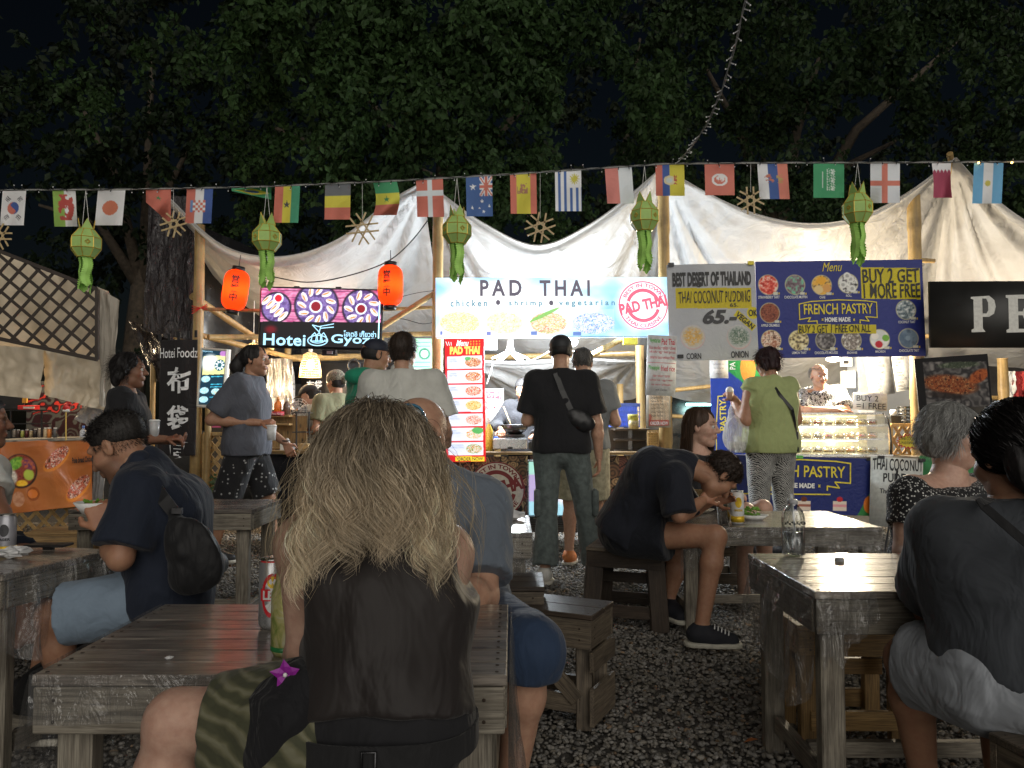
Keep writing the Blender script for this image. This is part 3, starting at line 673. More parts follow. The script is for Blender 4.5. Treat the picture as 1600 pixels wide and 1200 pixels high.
def tarp(label, edge, D0, back, D1, seed, hem=.1, peaks=(0, 1)):
 """edge: pixel points of the front top edge; back: pixel points of the rear lower edge"""
 nu, nv = 90, 44
 def interp(pts, u):
  xs = [p[0] for p in pts]; t = (np.array(xs)-xs[0])/(xs[-1]-xs[0]);
  # smooth cubic through the points
  d = np.gradient(np.array([p[1] for p in pts], float), t); k = np.clip(np.searchsorted(t, u, 'right')-1, 0, len(t)-2)
  h = t[k+1]-t[k]; s = (u-t[k])/h; y0 = np.array([p[1] for p in pts], float)
  return xs[0]+(xs[-1]-xs[0])*u, (2*s**3-3*s**2+1)*y0[k]+(s**3-2*s**2+s)*h*d[k]+(-2*s**3+3*s**2)*y0[k+1]+(s**3-s**2)*h*d[k+1]
 v = []; U = np.linspace(0, 1, nu+1); ex, ey = interp(edge, U); bx, by = interp(back, U)
 rows = []
 for j in range(nv+1):
  t = j/nv
  for i in range(nu+1):
   a = P(ex[i], ey[i], D0); b = P(bx[i], by[i], D1); c = 1-abs(2*U[i]-1)
   if j < 5:         # the hem hangs in front
    hh = hem*(.15+.85*math.sin(PI*U[i])); p = a+Vector((0, -.05*math.sin(j/4*PI)-.01, -hh*(4-j)/4))
   else:
    s = (j-4)/(nv-4); p = a.lerp(b, s); p.z += .16*math.sin(PI*s)*(1-c)-.10*math.sin(PI*s)*c
    for q in peaks:
     du = abs(U[i]-q)*2.2; an = math.atan2(s, du+.02); rr = math.hypot(du, s)
     am = .055*min(1, rr*3)*max(0, 1.25-rr); wob = float(vnoise(np.array([an*4.0]), np.array([q*7.+seed]), seed=seed)[0])
     p.z += am*(math.sin(an*15+seed+3*wob)+.5*math.sin(an*31+2*seed)); p.y += am*.6*math.cos(an*13+seed)
   v.append(p)
 v = np.array([tuple(p) for p in v]);
 v[:, 2] += .03*(fbm(v[:, 0]*2.5, v[:, 1]*2.5, seed=seed)-.5)
 i = np.arange((nu+1)*(nv+1)).reshape(nv+1, nu+1)
 f = np.stack([i[:-1, :-1].ravel(), i[:-1, 1:].ravel(), i[1:, 1:].ravel(), i[1:, :-1].ravel()], -1)
 o = obj('awning', mkmesh('awning', v, f, [M_['tarp']], smooth=True)); tag(o, label, 'awning', 'white awnings over the stalls')
 # stitched hem: a rolled tube along the front edge
 q = [P(ex[k], ey[k], D0)+Vector((0, -.012, 0)) for k in range(0, nu+1, 3)]
 h = MB().tube(q, .008, 6).build('rolled_edge', M_['tarp'], o, True)
tarp('white awning swagged above the dumpling stall with red lantern glow', [(258, 303), (345, 382), (430, 402), (530, 374), (620, 308), (660, 286)], 7.45, [(300, 470), (420, 520), (560, 535), (690, 535)], 10.6, 1, .1)
tarp('white awning sagging above the bright noodle sign', [(672, 290), (760, 352), (840, 384), (920, 352), (1000, 292), (1034, 262)], 7.55, [(690, 540), (800, 590), (930, 592), (1040, 548)], 10.8, 2, .13)
tarp('white awning stretched above the blue and white pastry menu', [(1036, 262), (1100, 300), (1180, 335), (1260, 350), (1340, 340), (1420, 300), (1490, 248)], 7.55, [(1040, 620), (1200, 640), (1350, 630), (1470, 600)], 10.8, 3, .08)
tarp('pale awning at the right edge above the black sign', [(1490, 248), (1530, 290), (1600, 345), (1720, 380), (1850, 330)], 7.5, [(1450, 560), (1600, 575), (1800, 570), (1900, 560)], 9.6, 5, .12)
tarp('soot stained white cloth slung low at the back of the noodle stall', [(700, 560), (800, 565), (900, 560), (1000, 565)], 9.2, [(700, 610), (800, 650), (900, 640), (1000, 620)], 10.6, 8, .05)
o = MB().tube([P(1484, 240, 7.5), P(1492, 300, 7.9)], .03, 10).build('bamboo_pole', M_['bamboo']); tag(o, 'bamboo tip poking through the right awning peak', 'bamboo pole', 'bamboo rafters under the awnings')
# dark sheets closing the stall backs
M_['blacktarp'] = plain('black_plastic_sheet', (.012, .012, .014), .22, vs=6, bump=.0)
def sheetcloth(name, label, cat, pts, mat, nx=30, ny=30, amp=.05, fr=3, seed=0, grp=None, fold='x', smooth=True):
 """pts: four corners (tl,tr,br,bl) as (px,py,D)"""
 a, b, c, d = [np.array(P(*p)) for p in pts]
 u, v_ = np.meshgrid(np.linspace(0, 1, nx+1), np.linspace(0, 1, ny+1)); u = u.ravel()[:, None]; v_ = v_.ravel()[:, None]
 p = (a*(1-u)+b*u)*(1-v_)+(d*(1-u)+c*u)*v_
 wv = fbm(u[:, 0]*fr*3+fbm(u[:, 0]*2, v_[:, 0]*3, seed=seed+5)*2, v_[:, 0]*fr*(.6 if fold == 'x' else 3), seed=seed, o=4)-.5
 r2 = 1-np.abs(2*vnoise(u[:, 0]*fr*4+v_[:, 0], v_[:, 0]*fr, seed=seed+2)-1)
 p[:, 1] += amp*(2*wv+.6*r2)
 i = np.arange((nx+1)*(ny+1)).reshape(ny+1, nx+1)
 f = np.stack([i[:-1, :-1].ravel(), i[1:, :-1].ravel(), i[1:, 1:].ravel(), i[:-1, 1:].ravel()], -1)
 o = obj(name, mkmesh(name, p, f, [mat], smooth=smooth)); tag(o, label, cat, grp); return o
n = N('crumpled_black_sheet'); n.set(col=(.02, .016, .018), rough=.2, spec=.6)
hh = n.noise(n.coords(scale=(1, 1, .45)), 7, 5, .6, 2.2); n.bump(hh, 1, .07); M_['crump'] = n.m
sheetcloth('plastic_sheet', 'tall crumpled black plastic sheet hanging left of the dumpling stall', 'sheet', [(232, 306, 7.9), (302, 306, 7.9), (305, 545, 7.7), (222, 515, 7.9)], M_['crump'], 30, 60, .06, 3, 1)
sheetcloth('plastic_sheet', 'black plastic sheet bunched behind the cloth banner', 'sheet', [(200, 500, 8.05), (312, 530, 7.8), (312, 640, 8), (236, 590, 8.1)], M_['crump'], 30, 30, .06, 3, 3)
sheetcloth('plastic_sheet', 'dark sheet closing the left back of the dumpling stall', 'sheet', [(262, 330, 8.6), (470, 420, 10.4), (470, 600, 10.4), (262, 600, 8.8)], M_['blacktarp'], 30, 30, .06, 3, 4)
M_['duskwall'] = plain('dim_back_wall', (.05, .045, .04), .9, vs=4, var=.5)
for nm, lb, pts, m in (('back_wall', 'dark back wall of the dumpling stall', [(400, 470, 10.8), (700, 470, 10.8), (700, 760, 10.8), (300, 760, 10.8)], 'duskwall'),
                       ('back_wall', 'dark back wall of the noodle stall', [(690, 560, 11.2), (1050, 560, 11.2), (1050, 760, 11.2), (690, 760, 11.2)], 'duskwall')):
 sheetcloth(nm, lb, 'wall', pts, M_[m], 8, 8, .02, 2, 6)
M_['greywall'] = plain('grey_panel', (.45, .45, .43), .6, vs=3, var=.12)
sheetcloth('back_wall', 'light grey panel wall behind the pastry vendor', 'wall', [(1215, 545, 10.2), (1450, 540, 10.2), (1450, 720, 10.2), (1215, 720, 10.2)], M_['greywall'], 8, 8, .01, 2, 7)
sheetcloth('back_wall', 'dark wall at the far right behind the hanging aprons', 'wall', [(1450, 560, 10.5), (1800, 560, 10.5), (1800, 760, 10.5), (1450, 760, 10.5)], M_['duskwall'], 8, 8, .02, 2, 8)
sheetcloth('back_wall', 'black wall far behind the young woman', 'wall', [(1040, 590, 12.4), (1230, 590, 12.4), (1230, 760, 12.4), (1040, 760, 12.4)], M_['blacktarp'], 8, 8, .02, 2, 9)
# ---------------- painting helpers (flat print) ----------------
def H(s): return np.array([int(s[i:i+2], 16)/255 for i in (0, 2, 4)])
def put(A, m, c):
 m = np.clip(m, 0, 1)[:, None]; c = np.asarray(c); A[:] = A*(1-m)+(c if c.ndim == 2 else c[None])*m; return A
def em(px, py, cx, cy, rx, ry, rot=0, soft=.08):
 x, y = px-cx, py-cy; c, s = math.cos(rot), math.sin(rot); x, y = x*c+y*s, -x*s+y*c
 return np.clip((1-np.sqrt((x/rx)**2+(y/ry)**2))/soft+.5, 0, 1)
def rc(px, py, x0, y0, x1, y1): return ((px > x0) & (px < x1) & (py > y0) & (py < y1)).astype(float)
def mottled(px, py, cs, sc, seed=0):
 t = fbm(px/sc, py/sc, seed=seed, o=3); t = np.clip((t-.25)/.5, 0, .999)*(len(cs)-1); k = t.astype(int); f = (t-k)[:, None]
 cs = np.array(cs); return cs[k]*(1-f)+cs[np.minimum(k+1, len(cs)-1)]*f
def full(px, c): return np.tile(np.asarray(c, float), (len(px), 1))
def noodle(px, py, seed, cs, sc=2.2):
 t = np.sin((px+3*fbm(px/6, py/6, seed=seed)*8)/sc*2.2+np.sin(py/sc)*2)*np.sin((py+8*fbm(px/5, py/5, seed=seed+1))/sc*2)
 k = ((t+1)/2*.999*len(cs)).astype(int); return np.array(cs)[k]
# ---------------- bright noodle light box ----------------
S = Sheet(681, 437, 527, 1045, 430, 525, 7.35, 7.42, .12)
t = S.thing('light_box_sign', 'long bright white and blue light box sign reading PAD THAI', 'sign')
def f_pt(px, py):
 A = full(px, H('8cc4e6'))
 put(A, np.clip(fbm(px/60, py/35, seed=3)*2.8-1.05, 0, 1), H('ffffff')); put(A, em(px, py, 800, 490, 110, 50, 0, .6)*.9, H('ffffff')); put(A, em(px, py, 1000, 478, 34, 34, 0, .6), H('f6fbff'))  # white blotches paint the tubes' hot spots into the face colour
 for k, (x0, x1, cs) in enumerate(((687, 749, ['fff8ea', 'e8b070', 'b8d090', 'f2e2c0']), (759, 816, ['fffdf0', 'd8cfa0', 'f4ecc8', 'b8b080']), (828, 885, ['f0d8b0', 'd87068', '98c070', 'f6eee0']), (894, 960, ['8ab0d8', 'f2f6fa', '6a8ab8', 'e0c8e0']))):
  put(A, rc(px, py, x0, 482, x1, 524)*.35, H('cfe6f4')); put(A, em(px, py, (x0+x1)/2, 505, (x1-x0)/2, 17)*.85, noodle(px, py, k, [H(c) for c in cs]))
  put(A, rc(px, py, x0, 518, x0+5+k*3, 524)*.8, H('4a66b0'))
 put(A, em(px, py, 850, 492, 26, 3, -.45)*.9, H('7ab860')); return A
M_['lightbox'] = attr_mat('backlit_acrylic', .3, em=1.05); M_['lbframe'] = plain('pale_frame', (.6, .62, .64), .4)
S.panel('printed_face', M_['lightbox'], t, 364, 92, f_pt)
M_['ltxt'] = emis('backlit_grey_letter', (.11, .1, .14), .8); M_['ltteal'] = emis('backlit_teal_letter', (.1, .25, .33), .9); M_['ltpink'] = emis('backlit_pink', (.72, .13, .22), .85)
S.text('PAD', (750, 439, 815, 463), M_['ltxt'], t, bold=.03, spacing=1.45); S.text('THAI', (843, 438, 922, 462), M_['ltxt'], t, bold=.03, spacing=1.45)
for b_, x0, x1, y0 in (('chicken', 704, 761, 470), ('shrimp', 795, 847, 470), ('vegetarian', 873, 961, 469)): S.text(b_, (x0, y0, x1, y0+10), M_['ltteal'], t, bold=.025, spacing=1.6)
for x in (778, 861): S.shape(circ(x, 473.5, 3.4, 4), M_['ltxt'], t, 'bullet')
def logo(S, t, cx, cy, r, mt, fill=None, y=-.002, rotw=.2):
 if fill: S.shape(circ(cx, cy, r), fill, t, 'logo_disc', y=y+.0006)
 S.line(circ(cx, cy, r*.97, n=48), r*.05, mt, t, 'logo_ring', y=y, closed=True)
 for a0, a1 in ((.35, 2.8), (3.55, 5.95)): S.line(circ(cx, cy, r*.62, n=26, a0=a0, a1=a1), r*.14, mt, t, 'logo_ring', y=y)
 S.text('BEST IN TOWN', (cx-r, cy-r, cx+r, cy), mt, t, bold=.03, y=y, arc=(cx, cy, r*.74, r*.9, -1.15, 1.15))
 S.text('THAI CUISINE', (cx-r, cy-r, cx+r, cy), mt, t, bold=.03, y=y, arc=(cx, cy, r*.9, r*.74, PI+1.0, PI-1.0) if 0 else (cx, cy, -r*.9, -r*.74, 1.0, -1.0))
 S.text('PAD THAI', (cx-r*.98, cy-r*.24, cx+r*.98, cy+r*.2), mt, t, bold=.05, y=y-.0006, rot=rotw)
logo(S, t, 1005.5, 476, 39, M_['ltpink'])
for x0, x1 in ((681, 683), (1043, 1045)): pass
fr = MB()
for (a, b) in (((681, 437), (1045, 430)), ((681, 527), (1045, 525)), ((681, 437), (681, 527)), ((1045, 430), (1045, 525))):
 p, q = S.xy(*a), S.xy(*b); fr.tube([S.M @ Vector((p[0], .03, p[1])), S.M @ Vector((q[0], .03, q[1]))], .007, 4)
fr.build('frame', M_['lbframe'], t)
# ---------------- dumpling sign ----------------
S = Sheet(405, 451, 540, 593, 453, 545, 7.3, 7.3, .06)
t = S.thing('light_box_sign', 'purple and black light box sign with dumpling plates reading Hotei Gyoza', 'sign')
def f_hg(px, py):
 A = full(px, H('0c0a0e')); put(A, (py < 503).astype(float), mottled(px, py*4, [H('c86a9a'), H('e79ac0'), H('b04880')], 12))
 put(A, (np.abs(((py-455) % 11)-5) > 4.6)*(py < 503)*.6, H('6a2050'))
 for cx, cy, r, n, hub in ((429, 481, 24, 0, (432, 467, 8)), (492, 477, 35, 11, (491, 479, 10)), (563, 481, 31, 9, (562, 482, 9))):
  mk = (py < 503)
  put(A, em(px, py, cx, cy, r, r)*mk, H('151020')); put(A, em(px, py, cx, cy, r-2.5, r-2.5)*mk, mottled(px, py, [H('5c4684'), H('8a74b4'), H('4a3470')], 6, 3))
  if n:
   for k in range(n):
    a = 2*PI*k/n+.3; x, y = cx+math.cos(a)*r*.66, cy+math.sin(a)*r*.66
    put(A, em(px, py, x, y, 8, 3.8, a+.5)*mk, H('f3eef2')); put(A, em(px, py, x+1.4*math.sin(a), y-1.4*math.cos(a), 6, 1.4, a+.5)*mk*.9, H('d88a4a'))
  else:
   for k in range(5):
    x, y = 414+k*6.5, 470+k*6.2; put(A, em(px, py, x, y, 10, 4, -.75)*mk, H('f3eef2')); put(A, em(px, py, x-1.5, y-1, 6, 1.4, -.75)*mk*.9, H('d8924e'))
  hx_, hy_, hr = hub; put(A, em(px, py, hx_, hy_, hr, hr), H('e8f6ff')); put(A, em(px, py, hx_, hy_, hr-2.4, hr-2.4), H('8a1828' if n else 'e01830'))
 put(A, em(px, py, 422, 515, 9, 6, 0, .9)*.7, H('8a1020')); return A
M_['lb2'] = attr_mat('backlit_print', .3, em=1.0)
S.panel('printed_face', M_['lb2'], t, 200, 96, f_hg)
M_['neon'] = emis('pale_blue_letter', (.42, .75, .95), 1.15)
S.text('Hotei', (411, 521, 477, 541), M_['neon'], t, bold=.02, spacing=1.05); S.text('Gyoza', (517, 522, 590, 542), M_['neon'], t, bold=.02, spacing=1.05)
S.text('โฮเตอิ เกี๊ยวซ่า', (536, 516, 587, 527), M_['neon'], t, bold=.02)
S.line(circ(496, 532, 15.5, 8), 1.6, M_['neon'], t, 'logo_plate', closed=True); S.line(circ(496, 531, 11.5, 5, n=16, a0=PI, a1=2*PI), 1.4, M_['neon'], t, 'logo_plate')
for k in range(3): S.line([(486+k*7, 533), (487+k*7, 524), (491+k*7, 520), (495+k*7, 526), (496+k*7, 533)], 1.5, M_['neon'], t, 'logo_dumpling', closed=True)
S.line([(487, 508), (498, 519), (500, 511)], 1.5, M_['neon'], t, 'logo_dumpling', closed=True)
S.line([(499, 510), (520, 506)], 1.4, M_['neon'], t, 'logo_chopstick'); S.line([(500, 513), (520, 511)], 1.4, M_['neon'], t, 'logo_chopstick')
fr = MB()
for (a, b) in (((404, 450), (594, 452)), ((404, 541), (594, 546)), ((404, 450), (404, 541)), ((594, 452), (594, 546))):
 p, q = S.xy(*a), S.xy(*b); fr.tube([S.M @ Vector((p[0], .02, p[1])), S.M @ Vector((q[0], .02, q[1]))], .012, 4)
fr.build('frame', M_['black'], t)
p, q = S.xy(591, 455), S.xy(591, 541); MB().tube([S.M @ Vector((p[0], -.01, p[1])), S.M @ Vector((q[0], -.01, q[1]))], .006, 6).build('light_tube', emis('cyan_tube', (.5, .95, 1), 1.6), t)
for x in (461, 526): MB().box((0, 0, 0), (.05, .05, .02), Matrix.Translation(S.M @ Vector((*[S.xy(x, 450)[0]], -.005, S.xy(x, 450)[1])))).build('clip', M_['black'], t)
# ---------------- red noodle menu ----------------
S = Sheet(697, 529, 722, 759, 530, 721, 7.25, 7.25, .03)
t = S.thing('menu_board', 'tall red backlit menu board with seven white food boxes', 'menu board')
BX = [(556.5+22.5*k, 576.3+22.5*k) for k in range(7)]
foods = [['d87048', 'f0b888', '8a3a20', 'e8e0d0'], ['c8582a', 'f0a860', 'e8e4dc', 'a84020'], ['e06a50', 'f8c0a8', 'c04830', 'f4e8e0'], ['e8c060', 'f4dc98', 'b88830', 'f8ecc0'], ['e09080', 'f6d0c0', 'c06050', 'f4ecec'], ['f4ecdc', 'e8783a', 'f4f0e8', 'b8d090'], ['d85040', 'f0d0a0', '48a060', 'f0f0ea']]
def f_rm(px, py):
 A = full(px, H('d81f26'))
 for k, (a, b) in enumerate(BX):
  put(A, rc(px, py, 701, a, 755, b), H('f2f4ff')); put(A, em(px, py, 714, (a+b)/2, 16, 9, 0, 1)*.5, H('c8ccf0'))
  put(A, em(px, py, 741, (a+b)/2, 15, 9.5)*.9, H('e2eaf4')); put(A, em(px, py, 741, (a+b)/2, 12.5, 7.5), noodle(px, py, k+4, [H(c) for c in foods[k]], 1.7))
 put(A, em(px, py, 747, BX[5][0]+4, 9, 5)*.9, H('4cae5a')); put(A, em(px, py, 733, BX[0][0]+4, 5, 3)*.9, H('58b468'))
 put(A, rc(px, py, 712, 713.5, 757, 720.5), H('f7d83a'));
 for i in range(4):
  for j in range(3): put(A, em(px, py, 738+i*4.6, 534+j*4, 1.1, 1.1), H('f0b040'))
 return A
M_['lb3'] = attr_mat('backlit_menu_print', .35, em=.95); S.panel('printed_face', M_['lb3'], t, 74, 220, f_rm)
M_['lyel'] = emis('backlit_yellow_letter', (.95, .75, .16), 1.0); M_['lwhite'] = emis('backlit_white_letter', (1, 1, 1), 1.0); M_['lblue'] = emis('backlit_bluegrey_text', (.15, .25, .4), .8); M_['lblk'] = emis('backlit_black_letter', (.06, .05, .04), .6)
S.text('PAD THAI', (705, 541, 752, 554), M_['lyel'], t, bold=.06); S.text('Menu', (715, 531, 735, 541), M_['lwhite'], t, bold=.02, shear=.4); S.text('ORDER NOW', (715, 714.6, 755, 719.6), M_['lblk'], t, bold=.02)
nm = [('CHICKEN', 'PAD THAI'), ('CHICKEN', 'PAD THAI'), ('SHRIMP', 'PAD THAI'), ('PINEAPPLE', 'FRIED RICE'), ('CHICKEN', 'FRIED RICE'), ('SHRIMP', 'FRIED RICE'), ('FRIED CHICKEN', 'CASHEWNUT WITH RICE')]
for (a, b), (l1, l2) in zip(BX, nm):
 S.text(l1, (704, a+3, 704+len(l1)*1.6, a+5.6), M_['lblue'], t); S.text(l2, (704, a+6.6, 704+min(len(l2), 15)*1.5, a+9.2), M_['lblue'], t)
for k in range(3): S.line([(699+k*4, 533+k*.6), (701.5+k*3, 539)], 1, M_['lwhite'], t)
# ---------------- blue pastry menu and white pudding banner ----------------
S = Sheet(1185, 411, 560, 1447, 403, 556, 7.3, 7.32, .012)
t = S.thing('menu_banner', 'large blue banner menu of French pastries with yellow offer notes', 'banner')
BL = H('242f7c'); WP = lambda U, V: .003*np.sin(U*9)+.002*np.sin(V*7+U*3)
PIES = [(1204, 446.7, ['b02018', 'e85a48', 'f4d8c8'], 'STRAWBERRY TART'), (1246, 446, ['5a4a50', '8a7680', '70c8a0'], 'CHOCOLATE MUFFIN'), (1287.5, 446, ['e8a830', 'f0c060', '5a4838'], 'CAKE'), (1329, 443, ['2a2628', 'd8d8d4', 'f4f4f0'], 'ROLL'),
  (1205, 490, ['5a2418', 'a05a40', '703020'], 'APPLE CRUMBLE'), (1418.5, 483.5, ['e8eaea', '8a9aa0', '50606a'], 'COCONUT TART'), (1206, 532, ['a86a50', 'f0e0d0', '6a4030'], 'BANOFFEE'), (1249, 532, ['f0e8c8', 'd8c890', '4a4038'], 'LEMON TART'),
  (1290.7, 532, ['3a3638', '6a6668', 'a8a4a2'], 'CHOCOLATE MOUSSE'), (1331, 532, ['f0ece4', '6a605a', 'c8c0b8'], 'BROWNIE'), (1375.5, 530, ['e8e8e4', 'f2f2ee', 'd8dcd8'], 'MACARON'), (1420.6, 528.5, ['5a7088', '7a90a4', '46586c'], 'CHOCOLATE TART')]
def f_bm(px, py):
 A = full(px, BL)
 for k, (x, y, cs, _) in enumerate(PIES):
  put(A, em(px, py, x, y, 15.8, 15.8), H('d8cf98')); put(A, em(px, py, x, y, 14.8, 14.8), mottled(px, py, [H(c) for c in cs], 3.2 if k not in (10, 11) else 12, k))
  put(A, rc(px, py, x+7, y+11, x+15, y+15.4), H('cfcfc0')); put(A, rc(px, py, x+15.5, y+12, x+18, y+15), H('d8c030'))
 put(A, em(px, py, 1385, 528, 5.5, 5.2), H('7ab848')); put(A, em(px, py, 1374, 538, 6, 5.5), H('c82838')); put(A, em(px, py, 1368, 525, 6, 5.5), H('f4f2ea'))
 for dx, dy in ((4, -7), (-8, 2), (6, 8), (-1, -12)): put(A, em(px, py, 1329+dx, 443+dy, 6, 5.5), H('e6e6e2')); put(A, em(px, py, 1329+dx, 443+dy, 3, 2.6), H('b0b0ae'))
 for dx, dy, c in ((0, -7, 'f0b030'), (8, 5, 'e0a458'), (-5, 7, 'e8cc90')): put(A, em(px, py, 1287.5+dx, 446+dy, 7, 6.5), H(c))
 put(A, em(px, py, 1420, 528, 4, 4), H('8aa0b4'))
 put(A, rc(px, py, 1349.5, 417, 1443, 466.5), mottled(px, py, [H('c8b81c'), H('d8c824')], 30)); put(A, rc(px, py, 1248, 507, 1371, 521), H('c9ba28'))
 return A
S.panel('printed_vinyl', M_['print'], t, 262, 150, f_bm, warp=WP)
kw = dict(warp=WP, y=-.003)
S.text('Menu', (1289, 411, 1320, 424), M_['inky'], t, shear=.35, bold=.0, **kw)
S.text('BUY 2 GET', (1352, 420, 1441, 440), M_['ink'], t, bold=.012, wob=.1, **kw); S.text('1 MORE FREE', (1353, 443, 1442, 464), M_['ink'], t, bold=.015, wob=.1, **kw)
S.text('BUY 2 GET 1 FREE ON ALL', (1250, 509, 1362, 519), M_['ink'], t, bold=.005, wob=.12, **kw)
def pastry_logo(S, t, x0, y0, k, kw=None, txt=True):
 """the outlined ribbon: x0,y0 left top; k scale"""
 Q = lambda *p: [(x0+a*k, y0+b*k) for a, b in p]
 S.line(Q((0, 7), (18, 3), (61, 0), (104, 1), (121, 3), (121, 27), (103, 26), (108, 33), (94, 31), (94, 36)), 1.6*k, M_['inky'], t, 'ribbon_outline', y=-.004)
 S.line(Q((0, 7), (0, 31), (17, 28), (13, 34), (27, 33), (27, 37)), 1.6*k, M_['inky'], t, 'ribbon_outline', y=-.004)
 a = Q((7, 7), (115, 21)); S.text('FRENCH PASTRY', (a[0][0], a[0][1], a[1][0], a[1][1]), M_['inky'], t, bold=.012, wob=.06, y=-.004)
 a = Q((39, 27.5), (79, 34)); S.text('HOME MADE', (a[0][0], a[0][1], a[1][0], a[1][1]), M_['inkw'], t, bold=.05, y=-.004)
 for x in (34, 83): a = Q((x, 29), (x+3, 33)); S.text('×', (a[0][0], a[0][1], a[1][0], a[1][1]), M_['inky'], t, bold=.05, y=-.004)
pastry_logo(S, t, 1251, 469, 1.0)
for x, y, cs, lb in PIES: w_ = len(lb)*1.12; S.text(lb, (x-w_, y+17.5, x+w_, y+21), M_['inkw'], t, bold=.02, **kw)
S = Sheet(1047, 414, 564, 1185, 411, 561, 7.27, 7.29, .008)
t = S.thing('pudding_banner', 'white vinyl banner advertising Thai coconut pudding for 65', 'banner')
WP2 = lambda U, V: .008*np.sin(U*5+V*2)+.003*np.sin(V*9+U*4)
def f_wb(px, py):
 A = mottled(px, py, [H('b4b6ba'), H('a8abb2')], 40)
 put(A, rc(px, py, 1059, 450, 1178, 482), H('c2b01c'))
 for cx, cs in ((1084, ['c0bcae', 'd8b478', 'c89848', 'b8b8b8']), (1155.5, ['c2c4c2', '3c5a48', 'b0b4ac', '5a7060'])):
  put(A, em(px, py, cx, 527, 19, 19), H('c4a4a4')); put(A, em(px, py, cx, 526, 18, 18), H('bcbec0')); put(A, em(px, py, cx, 526, 15, 14, 0, .5), mottled(px, py, [H(c) for c in cs], 3, int(cx)))
 put(A, em(px, py, 1179, 489, 9.5, 9.5), H('d0c020')); put(A, em(px, py, 1162, 556, 8, 12, 0, 1)*.0, H('4050c0'))
 x, y = px-1166, py-501; c, s = math.cos(.72), math.sin(.72); put(A, ((np.abs(x*c+y*s) < 19) & (np.abs(-x*s+y*c) < 5.5)).astype(float), H('ccbc20'))
 return A
S.panel('printed_vinyl', M_['print'], t, 140, 150, f_wb, warp=WP2); kw = dict(warp=WP2, y=-.003)
S.text('BEST DESERT OF THAILAND', (1055, 426, 1178, 446), M_['ink'], t, bold=.05, **kw); S.text('s', (1093, 441, 1100, 449), M_['ink'], t, bold=.02, **kw)
S.text('THAI COCONUT PUDDING', (1064, 456, 1176, 472), M_['ink'], t, bold=.0, wob=.15, **kw); S.text('65.', (1143, 474, 1156, 479.5), M_['ink'], t, bold=.01, **kw)
S.text('65.-', (1100, 484, 1154, 506), M_['inkn'], t, bold=.05, shear=.25, **kw); S.text('OK', (1172, 484, 1186, 494), M_['ink'], t, bold=.02, **kw)
S.text('VEGAN', (1149, 497, 1183, 505), M_['ink'], t, bold=.03, rot=-.72, **kw); S.text('CORN', (1073, 552, 1096, 561), M_['ink'], t, bold=.02, **kw); S.text('ONION', (1142, 549, 1169, 559), M_['ink'], t, bold=.02, **kw)
for px_, py_, mm in ((1053, 414, 'inkn'), (1178, 411, 'inky'), (1063, 557, 'ink')):
 p = S.xy(px_, py_); MB().box((0, 0, 0), (.055, .02, .035), S.M @ Matrix.Translation((p[0], -.01, p[1]))).build('binder_clip', M_[mm], t)
# ---------------- black restaurant sign on the right ----------------
S = Sheet(1455, 444, 543, 1760, 434, 543, 7.1, 7.0, .04)
t = S.thing('black_sign', 'black painted sign board with large pale letters PE', 'sign')
S.panel('board', plain('matt_black_board', (.018, .018, .017), .45, vs=3), t, 2, 2)
M_['pel'] = plain('pale_letter_paint', (.62, .62, .58), .5)
def slab(pts): S.shape(pts, M_['pel'], t, 'letter', y=-.004)
P0 = [(1519, 466), (1548, 463.5), (1556, 470), (1558, 480), (1555, 491), (1547, 496), (1537, 496), (1537, 514), (1541, 519), (1519, 520), (1519, 516), (1523, 514), (1523, 470), (1519, 469)]
slab(P0); S.shape([(1537, 468), (1543, 468), (1546, 474), (1546, 486), (1543, 491), (1537, 491)], plain('board_black', (.018, .018, .017), .45), t, 'letter_bowl', y=-.0055)
slab([(1574, 462), (1614, 460), (1614, 476), (1609, 476), (1605, 467), (1593, 467), (1593, 487), (1600, 487), (1602, 482), (1605, 482), (1605, 499), (1602, 499), (1600, 493), (1593, 493), (1593, 514), (1606, 514), (1612, 503), (1616, 503), (1615, 519), (1574, 520), (1574, 516), (1578, 514), (1578, 467), (1574, 466)])
# ---------------- meat photo poster ----------------
S = Sheet(1437, 560, 642, 1551, 553, 634, 6.9, 6.9, .02)
t = S.thing('food_poster', 'black framed poster photo of grilled meat on dark stone', 'poster')
def f_mp(px, py):
 A = full(px, H('111012')); m = rc(px, py, 1449, 565, 1548, 660); put(A, m, mottled(px, py, [H('3a3838'), H('6a6664'), H('2a282a'), H('85807c')], 14, 2))
 g = em(px, py, 1488, 601, 42, 15, .1, .3); put(A, g*m, mottled(px*1.5, py*1.5, [H('4a2418'), H('a0552c'), H('6a3018'), H('c88a58'), H('321610')], 5, 6))
 put(A, em(px, py, 1534, 588, 18, 9, -.5, .3)*m, mottled(px, py, [H('6a2a14'), H('b46030'), H('8a3c1c')], 4, 7)); put(A, em(px, py, 1505, 570, 32, 5, -.05, .4)*m*.9, mottled(px, py, [H('4a5240'), H('2e3a2a'), H('7a826c')], 3, 8))
 put(A, em(px, py, 1480, 618, 30, 5, .1, .5)*m*.7, H('1c1210')); return A
S.panel('printed_photo', M_['paper'], t, 120, 86, f_mp)
